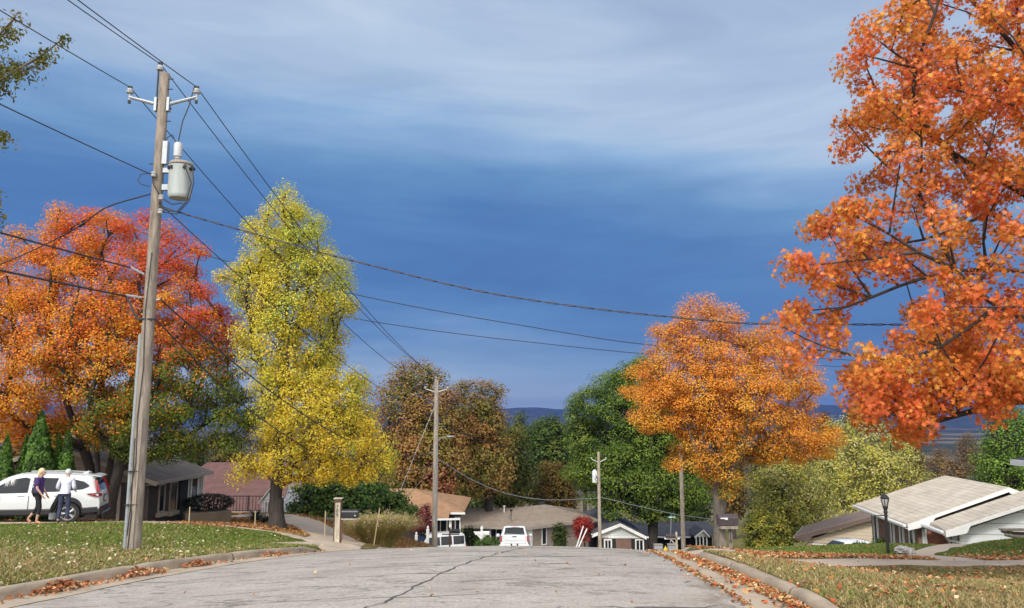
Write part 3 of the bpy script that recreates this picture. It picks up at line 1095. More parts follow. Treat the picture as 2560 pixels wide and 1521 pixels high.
# gutter leaves, right
yy = g.uniform(6.5, 22, 5200); s_ = np.where(yy < 15.5, 1, .4)
xx = xR(yy) - np.abs(g.normal(0, .11, len(yy))) * np.where(yy < 16, 1.15, .6) + .03
k = g.random(len(yy)) < s_
litter('gutter_leaves', 'drift of orange and tan leaves filling the right gutter against the kerb', xx[k], yy[k], road_z(xx[k], yy[k]), g, .064, lift=.05)
yy = g.uniform(6.5, 20, 520); xx = xR(yy) - .60 - g.normal(0, .05, len(yy))
litter('gutter_leaves', 'thin line of leaves along the inner edge of the right gutter', xx, yy, road_z(xx, yy), g, .055, .8, lift=.02)
# gutter heaps, left
HY = [on_road(u, v)[1] for u, v in ((215, 1478), (390, 1440), (515, 1417), (690, 1391))]
print('heaps', HY)
for (yc, n, sy, lab) in ((HY[0], 300, .27, 'nearest rust-red leaf heap in the left gutter'), (HY[1], 200, .26, 'middle rust-red leaf heap in the left gutter'), (HY[2], 160, .22, 'small rust leaf heap in the left gutter nearest the pole'), (HY[3], 60, .35, 'farthest thin leaf heap in the left gutter')):
    yy = yc + g.normal(0, sy, n); xx = xL(yy) + np.abs(g.normal(0, .1, n)) + .03
    hh = np.exp(-((yy - yc) / sy) ** 2) * .1 * np.exp(-((xx - xL(yy)) / .16) ** 2)
    litter('leaf_heap', lab, xx, yy, road_z(xx, yy) + hh * g.random(n), g, .062, pal=[(.38, .13, .05), (.48, .22, .10), (.28, .1, .045), (.52, .32, .17)])
yy = g.uniform(7, 19.5, 170); xx = xL(yy) + np.abs(g.normal(0, .12, len(yy))) + .04
litter('gutter_leaves', 'loose leaves strewn along the left gutter', xx, yy, road_z(xx, yy), g, .05, lift=.03)
xx, yy = g.uniform(-4, 3.6, 46), g.uniform(7, 20, 46); k = (xx < xR(yy) - .6)
litter('road_leaves', 'a few stray leaves lying on the road', xx[k], yy[k], road_z(xx[k], yy[k]), g, .05, lift=.02)
# dirt patch near the right gutter
yy = np.linspace(7, 13.2, 30)
DIRT = M('road_grit', (.13, .10, .085), .95, .45, 7, .4)

# ------------------------------------------------------------------ trees


def c_maple_left(P, rel, ci, g):
    n = cosnoise(P, 2.6, 41); n2 = cosnoise(P, 1.3, 42)
    x, y, z = rel.T
    red = np.exp(1.5 * (z * .9 + x * .8 - .6 + n * .6))
    org = np.exp(1.5 * (.35 - x * .5 + n2 * .4))
    gold = np.exp(1.5 * (-x * .9 - z * .3 + .05 - n * .45))
    grn = np.exp(2.2 * (x * .65 - z * 1.5 - .5 + n * .3 + np.where(x < -.3, -1.2, 0)))
    ol = np.exp(2.0 * (x * .3 - z * 1.3 - .75 + n2 * .35 + np.where(x < -.4, -.8, 0)))
    return palette_mix([(.66, .105, .03), (.71, .235, .028), (.72, .36, .035), (.13, .18, .026), (.33, .24, .03), (.70, .17, .05)], np.stack([red, org, gold, grn, ol, red * .5], 1), g)


rowsA = [(500, 260, 345), (512, 150, 380), (540, 60, 485), (600, 18, 520), (680, -12, 545), (760, -40, 600), (850, -70, 622), (950, -80, 640), (1020, -60, 655), (1080, -20, 640), (1120, 120, 600), (1160, 230, 560)]
clA = poly_clumps(crop([(0, 400), (30, 310), (100, 230), (150, 160), (230, 170), (245, 230), (290, 170), (300, 110), (350, 85), (440, 70), (510, 100), (560, 80), (640, 70), (700, 85), (760, 65), (830, 120), (900, 150), (980, 190), (1060, 260), (1080, 330), (1050, 350), (1070, 420), (1150, 460), (1180, 520), (1230, 580), (1260, 660), (1230, 760), (1310, 850), (1320, 920), (1280, 960), (1330, 1000), (1390, 1120), (1370, 1180), (1300, 1240), (1330, 1290), (1260, 1370), (1180, 1400), (1100, 1410), (1000, 1400), (900, 1380), (850, 1430), (770, 1420), (700, 1390), (620, 1390), (540, 1350), (430, 1350), (350, 1340), (250, 1330), (150, 1330), (100, 1330), (40, 1340), (-120, 1330), (-160, 900), (-60, 600)], 0, 480, 2.061),
                  [crop(h_, 0, 480, 2.061) for h_ in ([(600, 330), (680, 330), (700, 430), (620, 420)], [(170, 760), (240, 740), (230, 850), (170, 840)], [(920, 930), (990, 930), (990, 1040), (930, 1050)], [(430, 560), (500, 560), (490, 640), (430, 640)])], 32.2, 430, np.random.default_rng(55), kd=.55, inset=.5, mind=.6)
bA = G(*dp(243, 1270, 32.5).xy)
m = [dp(243, 1180, 32.3), dp(232, 1080, 32), dp(245, 960, 32), dp(275, 820, 32), dp(300, 680, 32)]
make_tree('maple_tree', 'broad maple turning red, orange and green, behind the white car parked on the drive', 'tree',
          [tr(bA, dp(243, 1180, 32.5), dp(230, 1070, 32.3), dp(240, 960, 32), dp(262, 820, 32), dp(285, 660, 32)),
           tr(G(*dp(266, 1270, 32).xy), dp(280, 1170, 31.8), dp(310, 1080, 31.6), dp(370, 960, 31.5), dp(430, 850, 31.5)),
           tr(G(*dp(254, 1270, 33).xy), dp(262, 1150, 33), dp(290, 1050, 33.5), dp(330, 900, 33.8), dp(345, 740, 34)),
           tr(G(*dp(240, 1270, 33).xy) + Vector((0, 0, .9)), dp(215, 1120, 33), dp(160, 980, 32.5), dp(110, 830, 32.5)),
           ], None, 32.2, c_maple_left, cr=.66, nleaf=470, leaf=.086, r_base=.30, seed=5, upb=.5, power=.72, r_tip=.008, clumps=clA)


def c_yellow(P, rel, ci, g):
    n = cosnoise(P, 2.2, 51); x, y, z = rel.T
    yel = np.exp(1.3 * (.35 - z * .2 + n * .4)); lime = np.exp(1.6 * (z * .5 + x * .5 - .15 - n * .4)); gold = np.exp(1.7 * (-z * .8 - .35 + n * .5)); grn = np.exp(1.6 * (x * .7 - .75 - n * .5))
    return palette_mix([(.66, .54, .05), (.48, .51, .08), (.66, .42, .03), (.22, .28, .045), (.76, .68, .18)], np.stack([yel, lime, gold, grn, yel * .3], 1), g)


rowsB = [(460, 700, 728), (480, 660, 780), (540, 606, 812), (600, 592, 818), (650, 575, 842), (700, 555, 872), (760, 578, 868), (830, 592, 850), (880, 600, 885), (900, 606, 905), (960, 598, 930), (1020, 588, 945), (1080, 578, 965), (1130, 568, 988), (1168, 575, 985), (1195, 640, 900)]
clB = poly_clumps(crop([(1450, 10), (1500, 0), (1560, 20), (1620, 60), (1660, 120), (1700, 150), (1725, 200), (1710, 260), (1745, 265), (1780, 330), (1830, 420), (1830, 500), (1880, 560), (1870, 620), (1805, 640), (1800, 720), (1755, 780), (1770, 850), (1750, 890), (1830, 880), (1880, 920), (1920, 1000), (1930, 1080), (1990, 1200), (2050, 1290), (2095, 1350), (2075, 1440), (1990, 1480), (1850, 1520), (1700, 1540), (1600, 1500), (1500, 1520), (1400, 1480), (1300, 1520), (1170, 1500), (1180, 1400), (1260, 1340), (1240, 1260), (1330, 1220), (1285, 1130), (1310, 1000), (1255, 900), (1225, 760), (1250, 640), (1180, 540), (1140, 440), (1180, 380), (1260, 375), (1235, 300), (1260, 200), (1270, 120), (1340, 90), (1400, 60)], 0, 480, 2.061),
                  [crop(h_, 0, 480, 2.061) for h_ in ([(1290, 690), (1340, 680), (1360, 900), (1310, 900)], [(1400, 760), (1430, 760), (1440, 960), (1410, 960)], [(1660, 560), (1700, 540), (1700, 640), (1660, 650)])], 32, 430, np.random.default_rng(56), kd=.8, inset=.4, mind=.5)
bB = G(*dp(674, 1287, 32).xy)
make_tree('tulip_tree', 'tall narrow yellow tree with a straight dark trunk beside the red maple', 'tree',
          [tr(bB, bB + Vector((0, 0, .15)), dp(676, 1180, 32), dp(682, 1050, 32), dp(690, 900, 32), dp(697, 760, 32), dp(705, 620, 32), dp(712, 500, 32))], None, 32, c_yellow, cr=.5, nleaf=290, leaf=.082, r_base=.25, seed=8, upb=.3, r_tip=.009, power=.6, clumps=clB, flat=1.0)
tf = MB().lathe(bB - Vector((0, 0, .35)), [(.52, 0), (.42, .35), (.32, .7), (.265, 1.1), (.25, 1.5)], 12)
tf.build('root_flare', BARK, [o for o in COL.objects if o.name == 'tulip_tree'][0], bB, True)


def pal(cols, wt, s=2.0, seed=1, zg=0, xg=0, jit=.14):
    """palette with patchy noise; zg/xg shift the mix up / right"""
    def f(P, rel, ci, g):
        W = []
        for i, w in enumerate(wt):
            q = i / max(1, len(wt) - 1) - .5
            W.append(w * np.exp(1.6 * cosnoise(P, s, seed * 10 + i) + 2 * q * (zg * rel[:, 2] + xg * rel[:, 0])))
        return palette_mix(cols, np.stack(W, 1), g, jit)
    return f


def simple_tree(name, label, rows, Y, colfn, tu=None, nclump=130, cr=1.1, nleaf=110, leaf=.24, r_base=.35, seed=1, cat='tree', group=None, kd=.8, bark=None, base_z=None, lean=0, lmat=None, **kw):
    """tree whose trunk foot stands on the ground below its crown"""
    top = rows[0]
    mid = (rows[len(rows) // 2][1] + rows[len(rows) // 2][2]) / 2
    u = tu if tu is not None else mid
    x = dp(u, 1300, Y).x
    b = G(x, Y)
    if base_z is not None: b.z = base_z
    zt = dp(u, top[0], Y).z
    hh = zt - b.z
    tp = dp((top[1] + top[2]) / 2, top[0], Y)
    pts = [b - Vector((0, 0, .3))] + [b + (Vector((tp.x, Y, tp.z)) - b) * t + Vector((math.sin(t * 5 + seed) * .25, math.cos(t * 4 + seed) * .25, 0)) for t in (.12, .3, .5, .68, .86)]
    return make_tree(name, label, cat, [tr(*pts)], rows, Y, colfn, nclump, cr, nleaf, leaf, r_base, kd, seed, bark, group, lmat, **kw)


OAK = [(.34, .22, .06), (.37, .205, .06), (.28, .225, .05), (.40, .15, .085), (.19, .195, .04)]
simple_tree('oak_tree', 'tall russet and dull red oak behind the pole with the street lamp', [(868, 985, 1022), (890, 960, 1060), (920, 925, 1105), (960, 905, 1140), (1000, 905, 1150), (1060, 905, 1165), (1120, 905, 1170), (1180, 915, 1165), (1215, 940, 1150)], 72,
            pal(OAK, (1, 1, 1, .65, .7), 5, 2, jit=.08), 1010, 230, 1.25, 170, .22, .45, 12, group='oaks behind the street lamp pole')
simple_tree('oak_tree', 'open brown oak with sky showing between its upper limbs, right of the russet oak', [(918, 1195, 1228), (940, 1105, 1240), (980, 1075, 1242), (1030, 1070, 1250), (1090, 1075, 1265), (1150, 1085, 1268), (1210, 1095, 1250)], 76,
            pal(OAK, (1.2, .9, 1, .05, .6), 5, 3, jit=.08), 1180, 190, 1.1, 150, .22, .4, 13, group='oaks behind the street lamp pole', shell=.5)
simple_tree('olive_tree', 'olive green round tree low behind the brown-roofed ranch house', [(1035, 1230, 1275), (1060, 1200, 1295), (1110, 1180, 1300), (1160, 1170, 1305), (1200, 1160, 1300), (1240, 1160, 1290)], 84,
            pal([(.17, .19, .035), (.23, .21, .04), (.11, .14, .025), (.28, .2, .045)], (1, 1, 1, .4), 3, 4), None, 90, 1.15, 120, .28, .3, 14)
simple_tree('olive_tree', 'olive tree filling the gap behind the street lamp pole and small orange roof', [(1110, 1000, 1080), (1140, 960, 1110), (1180, 945, 1125), (1225, 950, 1130), (1250, 970, 1110)], 82,
            pal([(.09, .11, .022), (.16, .14, .028), (.12, .13, .024), (.22, .16, .035)], (1, 1, 1, .4), 3, 5), None, 90, 1.15, 120, .28, .3, 15)
simple_tree('evergreen_tree', 'dark blue-green tree between the oaks and the big green maple', [(1008, 1315, 1345), (1025, 1300, 1375), (1060, 1255, 1400), (1110, 1240, 1410), (1170, 1235, 1410), (1225, 1240, 1400)], 98,
            pal([(.075, .125, .024), (.11, .165, .03), (.05, .09, .02), (.16, .19, .035)], (1, 1, 1, .35), 3, 6), None, 170, 1.35, 150, .3, .35, 16)
simple_tree('ochre_tree', 'ochre and brown small tree above the right end of the ranch roof', [(1118, 1325, 1365), (1140, 1300, 1395), (1180, 1290, 1410), (1225, 1290, 1420), (1262, 1310, 1425)], 90,
            pal([(.21, .15, .025), (.27, .165, .03), (.14, .12, .02), (.2, .10, .03)], (1, 1, .8, .4), 2.5, 7), None, 85, 1.1, 95, .26, .25, 17)
simple_tree('poplar_tree', 'small pale green tree top standing against the blue hills', [(1000, 1268, 1280), (1020, 1255, 1285), (1060, 1245, 1290), (1110, 1240, 1295)], 120,
            pal([(.10, .14, .03), (.15, .17, .04), (.07, .1, .025)], (1, 1, 1), 3, 8), None, 45, 1.2, 90, .3, .25, 18)
GRN = [(.135, .21, .026), (.18, .26, .035), (.08, .135, .02), (.23, .29, .045)]
clG = poly_clumps(crop([(80, 800), (80, 690), (130, 650), (170, 610), (240, 570), (270, 530), (330, 520), (360, 470), (430, 450), (500, 420), (600, 430), (800, 600), (850, 900), (880, 1100), (935, 1250), (900, 1330), (860, 1390), (600, 1400), (450, 1390), (330, 1400), (280, 1340), (200, 1330), (180, 1240), (90, 1180), (55, 1110), (90, 1020), (60, 960)], 1380, 700, 2.318), [], 78, 380, np.random.default_rng(58), kd=.55, inset=.8, mind=.9)
bG = G(dp(1590, 1300, 78).x, 78)
make_tree('shade_tree', 'massive deep green tree with a thick dark trunk beside the white gabled house', 'tree', [tr(bG - Vector((0, 0, .3)), dp(1592, 1260, 78), dp(1588, 1150, 78), dp(1575, 1050, 78), dp(1560, 950, 78))],
          None, 78, pal(GRN, (1, 1, 1, .5), 3, 9, xg=-.3), cr=1.2, nleaf=300, leaf=.2, r_base=.5, seed=19, clumps=clG)


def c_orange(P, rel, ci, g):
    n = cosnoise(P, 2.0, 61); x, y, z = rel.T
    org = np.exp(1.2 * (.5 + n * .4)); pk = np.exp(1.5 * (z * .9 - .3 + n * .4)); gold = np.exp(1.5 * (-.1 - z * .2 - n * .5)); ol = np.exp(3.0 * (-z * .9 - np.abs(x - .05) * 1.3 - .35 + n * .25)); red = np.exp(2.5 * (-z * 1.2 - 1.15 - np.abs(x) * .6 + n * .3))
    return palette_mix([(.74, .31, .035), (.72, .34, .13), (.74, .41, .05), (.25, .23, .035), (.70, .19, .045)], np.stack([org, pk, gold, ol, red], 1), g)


clC = poly_clumps(crop([(710, 140), (760, 100), (850, 95), (920, 110), (1000, 120), (1080, 165), (1125, 215), (1085, 265), (1110, 300), (1200, 250), (1230, 240), (1330, 290), (1420, 380), (1500, 450), (1560, 500), (1625, 530), (1555, 570), (1610, 640), (1600, 700), (1490, 750), (1560, 790), (1640, 860), (1655, 930), (1600, 1020), (1665, 1080), (1540, 1040), (1430, 1110), (1300, 1060), (1265, 1155), (1200, 1130), (1190, 1070), (1090, 1075), (1110, 1150), (1100, 1220), (1070, 1330), (960, 1345), (940, 1280), (905, 1270), (940, 1200), (860, 1160), (830, 1100), (790, 1125), (700, 1115), (635, 1080), (690, 1010), (670, 960), (720, 930), (640, 900), (560, 910), (470, 880), (395, 830), (430, 770), (360, 725), (430, 690), (405, 630), (460, 590), (445, 500), (530, 430), (520, 380), (580, 345), (570, 230), (640, 220), (700, 215)], 1380, 700, 2.318),
                  [crop(h_, 1380, 700, 2.318) for h_ in ([(1100, 640), (1190, 660), (1160, 730), (1100, 720)], [(1090, 830), (1200, 850), (1180, 960), (1100, 950)], [(590, 740), (660, 750), (650, 800), (590, 790)], [(930, 230), (1000, 300), (1000, 420), (960, 420)], [(1320, 660), (1400, 640), (1400, 700), (1330, 720)])], 46, 420, np.random.default_rng(57), kd=.55, inset=.5, mind=.62)
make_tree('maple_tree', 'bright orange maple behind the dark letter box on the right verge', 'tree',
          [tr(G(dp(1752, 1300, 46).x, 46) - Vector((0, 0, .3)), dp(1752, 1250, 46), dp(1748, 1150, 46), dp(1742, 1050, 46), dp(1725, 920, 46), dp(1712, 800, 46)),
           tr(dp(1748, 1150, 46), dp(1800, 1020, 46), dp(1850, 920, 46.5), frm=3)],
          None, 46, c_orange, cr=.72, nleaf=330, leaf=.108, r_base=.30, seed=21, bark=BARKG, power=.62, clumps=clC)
PALE = [(.54, .50, .13), (.62, .55, .11), (.38, .38, .09), (.68, .62, .26), (.23, .25, .05)]
simple_tree('ash_tree', 'pale yellow-green round tree above the brown roof', [(1008, 2045, 2100), (1040, 2010, 2180), (1080, 1985, 2235), (1130, 1970, 2270), (1180, 1965, 2285), (1225, 1960, 2260), (1260, 1970, 2200)], 66,
            pal(PALE, (1, 1, 1, .7, .45), 2.2, 10), 2110, 230, 1.05, 150, .16, .35, 22, bark=BARKG, shell=.5)
simple_tree('ash_tree', 'lower yellow-olive tree with bare limbs left of the brown roof', [(1110, 1850, 1940), (1140, 1830, 1990), (1190, 1815, 2030), (1240, 1815, 2040), (1290, 1830, 2030), (1320, 1850, 2010)], 58,
            pal(PALE, (.8, .8, 1.2, .5, 1), 2.2, 11), 1935, 190, .95, 125, .15, .3, 23, bark=BARKG, shell=.5)
simple_tree('bush', 'rounded yellow-green bush on the lawn edge right of the dark letter box', [(1243, 1840, 1880), (1262, 1815, 1915), (1290, 1805, 1930), (1320, 1803, 1932), (1340, 1810, 1925)], 38,
            pal([(.28, .26, .035), (.18, .20, .03), (.38, .32, .05), (.09, .11, .02)], (1, 1, .6, .7), 1, 12), None, 90, .36, 105, .10, .06, 24, 'bush', bark=BARK)
for i, (u, t, lab) in enumerate(((2078, 990, 'thin brown conifer tip right of centre against the hills'), (2012, 1000, 'brown conifer tip half hidden by the orange maple'))):
    simple_tree('cypress_tree', lab, [(t, u - 3, u + 4), (t + 20, u - 14, u + 15), (t + 50, u - 22, u + 22), (t + 90, u - 28, u + 28)], 105, pal([(.13, .07, .03), (.17, .09, .035), (.09, .06, .03)], (1, 1, 1), 2, 13), None, 50, .7, 80, .24, .2, 25 + i, group='brown conifers')
simple_tree('cedar_tree', 'dense bright green conifer behind the tan roof at the right edge', [(955, 2440, 2460), (985, 2425, 2490), (1020, 2405, 2530), (1080, 2388, 2590), (1140, 2372, 2640), (1190, 2368, 2660), (1230, 2380, 2660)], 52,
            pal([(.13, .22, .026), (.09, .165, .022), (.17, .26, .035), (.05, .09, .016)], (1, 1, .6, .7), 1.6, 14), 2500, 210, .85, 170, .13, .35, 27, lmat=NEEDLE, upb=.3)
for i, (u0, u1, t, Y, lab) in enumerate(((2255, 2330, 1085, 120, 'bare grey-brown tree with sparse orange leaves behind the ridge of the tan roof'), (2320, 2400, 1050, 130, 'thin bare tree with yellow-orange leaves left of the green conifer'), (2290, 2370, 1110, 110, 'low rusty scrub tree between the two bare trees'))):
    simple_tree('bare_tree', lab, [(t, (u0 + u1) / 2 - 10, (u0 + u1) / 2 + 12), (t + 30, u0 + 10, u1 - 8), (t + 70, u0, u1), (t + 110, u0 - 4, u1 + 4)], Y,
                pal([(.30, .16, .04), (.22, .13, .05), (.36, .22, .06), (.16, .11, .06)], (1, 1, .6, 1), 3, 15 + i), None, 120, 1.1, 30, .24, .3, 30 + i, bark=BARKG, twigs=7, r_tip=.03, shell=.6)
# broad green shrub by the left drive
simple_tree('magnolia_bush', 'wide dark glossy green bush behind the house-number post', [(1165, 760, 900), (1185, 710, 960), (1215, 695, 1005), (1245, 692, 1020), (1268, 700, 1010)], 43,
            pal([(.085, .155, .03), (.13, .21, .045), (.05, .10, .02), (.22, .28, .06)], (1, 1, 1, .5), .8, 19), 840, 180, .55, 110, .17, .10, 35, 'bush', kd=.5)
simple_tree('shrub', 'small green shrub in front of the orange-roofed house', [(1225, 1000, 1015), (1245, 985, 1040), (1270, 980, 1052), (1290, 985, 1045)], 52, pal([(.07, .12, .02), (.10, .16, .03), (.04, .08, .015)], (1, 1, 1), 1, 20), None, 30, .4, 80, .12, .06, 36, 'bush')
simple_tree('japanese_maple', 'small purple-red maple in front of the orange-roofed house', [(1225, 1030, 1050), (1245, 1020, 1062), (1275, 1000, 1066), (1300, 1000, 1066)], 51, pal([(.22, .025, .04), (.30, .05, .06), (.14, .015, .03)], (1, 1, 1), 1, 21), None, 40, .4, 75, .10, .06, 37, 'tree', shell=.6)
simple_tree('burning_bush', 'bright red vase-shaped bush at the corner of the brown-roofed ranch house', [(1255, 1405, 1435), (1270, 1392, 1452), (1295, 1395, 1448), (1320, 1405, 1438)], 68, pal([(.40, .04, .03), (.30, .03, .03), (.46, .10, .06), (.2, .06, .03)], (1, 1, .6, .5), 1, 22), None, 50, .45, 75, .13, .06, 38, 'bush')
simple_tree('shrub', 'dark green shrub beside the red bush under the ranch house eave', [(1272, 1350, 1372), (1290, 1342, 1385), (1320, 1342, 1388), (1340, 1345, 1385)], 70.5, pal([(.05, .08, .016), (.09, .12, .02), (.14, .12, .03)], (1, 1, .5), 1, 23), None, 36, .45, 75, .14, .06, 39, 'bush')
simple_tree('shrub', 'grey-green shrub left of the white post box', [(1278, 1140, 1160), (1295, 1118, 1185), (1318, 1115, 1192), (1335, 1118, 1190)], 66, pal([(.035, .06, .016), (.06, .085, .025), (.025, .045, .012)], (1, 1, 1), 1, 24), None, 40, .45, 75, .13, .06, 40, 'bush')
simple_tree('shrub', 'bright green low plant at the foot of the white post box', [(1305, 1195, 1215), (1318, 1160, 1222), (1335, 1150, 1225)], 58, pal([(.10, .19, .03), (.14, .24, .05), (.06, .12, .02)], (1, 1, 1), .6, 25), None, 40, .26, 70, .08, .03, 41, 'bush')
# distant woodland fills on the slope (each tree its own)
gq = np.random.default_rng(77)
WD = [pal([(.07, .10, .022), (.11, .13, .03), (.05, .07, .018)], (1, 1, 1), 4, 71), pal([(.17, .10, .028), (.12, .09, .022), (.2, .12, .03)], (1, 1, .6), 4, 72), pal([(.22, .18, .04), (.15, .14, .03)], (1, 1), 4, 73)]
wl = ('green tree in the far wood below the skyline', 'brown tree in the far wood below the skyline', 'yellowish tree in the far wood below the skyline')
for i, (u, t, Y, k) in enumerate(((1215, 1015, 130, 0), (1250, 1040, 140, 0), (1300, 1042, 150, 0), (1345, 1035, 140, 1), (1385, 1025, 150, 0), (1430, 1010, 140, 0), (1700, 1100, 130, 0), (1790, 1080, 120, 1), (1860, 1070, 125, 2), (1930, 1060, 130, 0), (2000, 1045, 140, 1), (2230, 1060, 150, 1), (2430, 1060, 120, 1), (880, 1120, 110, 1), (940, 1110, 100, 0), (1160, 1120, 120, 0))):
    w_ = 38 + gq.uniform(-6, 8)
    simple_tree('woodland_tree', ['green', 'brown', 'yellowish'][k] + [' tree rising behind the oaks on the slope', ' tree in the far wood below the blue hills', ' tree behind the orange maple and pale trees'][0 if u < 1200 else 1 if u < 1450 else 2], [(t, u - 8, u + 8), (t + 20, u - w_ * .7, u + w_ * .7), (t + 60, u - w_, u + w_), (t + 130, u - w_ * 1.05, u + w_ * 1.05), (t + 190, u - w_ * .9, u + w_ * .9)], Y,
                WD[k], None, 80, 1.6, 65, .42, .35, 80 + i, group='far woodland trees', twigs=1)

for i, (u, t, Y, w_, k, lab) in enumerate(((560, 1085, 80, 60, 1, 'brown tree in the gap between the red maple and the yellow tree'), (470, 1100, 74, 55, 0, 'green tree behind the roof of the dark brick house'), (60, 1075, 60, 75, 1, 'russet tree behind the arborvitae row'), (180, 1085, 66, 60, 2, 'yellowish tree behind the shorter arborvitae'))):
    simple_tree('woodland_tree', lab, [(t, u - 8, u + 8), (t + 18, u - w_ * .7, u + w_ * .7), (t + 50, u - w_, u + w_), (t + 100, u - w_ * 1.05, u + w_ * 1.05), (t + 140, u - w_ * .9, u + w_ * .9)], Y,
                WD[k], None, 100, 1.25, 90, .3, .3, 120 + i, group='trees behind the left houses', twigs=1)

# arborvitae beside the drive
def arborvitae(label, u, vt, vb, hw, Y, seed, grp):
    g = np.random.default_rng(seed)
    b = G(dp(u, vb, Y).x, Y)
    zt = dp(u, vt, Y).z; hh = zt - b.z
    rx = dp(u + hw, vb, Y).x - dp(u, vb, Y).x
    n = int(9000 * (hh / 4) * (rx / .8))
    t = g.random(n) ** .9
    prof = np.interp(t, [0, .08, .3, .6, .85, 1], [.82, .98, 1.0, .68, .30, .03])
    ph = g.uniform(0, 6.28, n)
    lump = 1 + .10 * np.sin(ph * 5 + t * 11 + seed) + .08 * np.sin(ph * 3 - t * 23)
    rr = prof * rx * lump * (.62 + .4 * g.random(n) ** .5)
    P = np.stack([rr * np.cos(ph), rr * np.sin(ph), t * hh], 1)
    out = np.stack([np.cos(ph), np.sin(ph), .25 + 0 * ph], 1)
    Nn = out + g.normal(size=P.shape) * .45
    V, Fa = leaf_quads(P, Nn, .13, g, .55)
    col = pal([(.055, .12, .015), (.085, .17, .022), (.03, .065, .01), (.12, .2, .03)], (1, 1, .8, .3), .5, seed)(P, P, None, g)
    root = thing('arborvitae', label, 'conifer', b, 0, grp)
    MB().tube([(0, 0, -.2), (0, 0, hh * .9)], [.1, .02], 8).build('trunk', BARK, root, smooth=True)
    # dense inner foliage mass so that the drive does not show through
    np_mesh('crown', V, Fa, NEEDLE, root, np.repeat(col, 2, 0))
    return root


arborvitae('tall pointed arborvitae, the largest of the row behind the white car', 82, 1005, 1250, 46, 29.4, 3, 'arborvitae row')
arborvitae('slim arborvitae touching the tallest one on its left side', 50, 1062, 1250, 24, 29.7, 4, 'arborvitae row')
arborvitae('shorter twin-tipped arborvitae nearest the maple trunk', 152, 1052, 1250, 26, 29.7, 5, 'arborvitae row')
arborvitae('narrow arborvitae wedged between the tallest and the twin-tipped one', 130, 1062, 1250, 18, 30.1, 6, 'arborvitae row')
arborvitae('arborvitae cut by the left edge of the picture', 2, 1062, 1250, 28, 29.2, 7, 'arborvitae row')

# near maple at the right edge: clumps spread over its reach, limbs from a trunk outside the frame
g = np.random.default_rng(91)
OUT = [(2190, -250), (2180, 20), (2110, 70), (2062, 110), (2060, 170), (2085, 210), (2052, 250), (2060, 290), (2045, 335), (2060, 390), (2050, 410), (2085, 470), (2072, 510), (2000, 530), (1975, 560), (1985, 590), (2040, 625), (1960, 640), (1900, 665), (1895, 690), (1965, 700), (1985, 745), (1890, 765), (1880, 820), (1905, 880), (1965, 895), (1985, 840), (2050, 850), (2075, 900), (2060, 950), (2110, 985), (2100, 1020), (2150, 1030), (2215, 1065), (2270, 1060), (2300, 1020), (2290, 985), (2330, 1015), (2360, 985), (2400, 990), (2430, 1010), (2460, 985), (2560, 1000), (2800, 960), (3100, 800), (3200, 300), (3100, -300)]
HOL = [[(2040, 730), (2190, 690), (2215, 810), (2150, 870), (2040, 830)], [(2380, 850), (2450, 840), (2450, 900), (2390, 900)], [(2130, 140), (2190, 130), (2200, 190), (2140, 200)], [(2190, 560), (2270, 550), (2270, 600), (2200, 610)], [(2210, 780), (2260, 770), (2250, 820), (2200, 830)], [(2330, 590), (2420, 580), (2440, 640), (2340, 660)], [(2300, 80), (2380, 120), (2400, 210), (2330, 190)], [(2420, 330), (2500, 330), (2500, 420), (2430, 400)], [(2250, 890), (2310, 880), (2320, 930), (2260, 930)], [(2160, 480), (2200, 470), (2210, 510), (2170, 520)]]
pts = []
A = np.zeros((0, 3))
while len(A) < 620:
    u = g.uniform(1870, 3100, 400); v = g.uniform(-300, 1075, 400)
    k = in_poly(u, v, OUT)
    for h_ in HOL: k &= ~in_poly(u, v, h_) | (g.random(400) < .06)
    u, v = u[k], v[k]
    for a_, b_ in zip(u, v):
        Yc = 13.3 + g.uniform(-2.4, 2.4) * (.35 + .65 * min(1, (a_ - 1870) / 600))
        p = np.array(dp(a_, b_, Yc))
        if len(A) == 0 or ((A - p) ** 2).sum(1).min() > .36 ** 2: A = np.vstack([A, p])
        if len(A) >= 620: break


LOW = [(2070, 890), (2180, 870), (2330, 860), (2500, 880), (2600, 900), (2560, 1000), (2460, 985), (2430, 1015), (2400, 985), (2350, 985), (2330, 1010), (2290, 990), (2290, 1050), (2215, 1062), (2150, 1025), (2100, 1015), (2065, 945)]
n0 = len(A)
while len(A) < n0 + 46:
    u = g.uniform(2060, 2600, 100); v = g.uniform(855, 1065, 100); k = in_poly(u, v, LOW)
    for a_, b_ in zip(u[k], v[k]):
        p = np.array(dp(a_, b_, 12.9 + g.uniform(-1.2, 1.2)))
        if ((A - p) ** 2).sum(1).min() > .36 ** 2: A = np.vstack([A, p])


def c_near(P, rel, ci, g):
    n = cosnoise(P, 1.5, 95); n2 = cosnoise(P, .8, 96); x, y, z = rel.T
    red = np.exp(1.2 * (n * .8 - .1)); org = np.exp(1.2 * (.4 + n2 * .4)); gold = np.exp(1.4 * (-.55 - x * .5 - n * .5)); br = np.exp(1.6 * (-.42 + x * .8 - np.abs(z + .25) * .7 + n2 * .6)); pk = np.exp(1.3 * (z * .5 - .35 + n * .4))
    return palette_mix([(.68, .155, .045), (.70, .235, .045), (.70, .35, .06), (.14, .11, .03), (.66, .24, .12), (.36, .21, .05)], np.stack([red, org, gold, br, pk, br * .8], 1), g, .1)


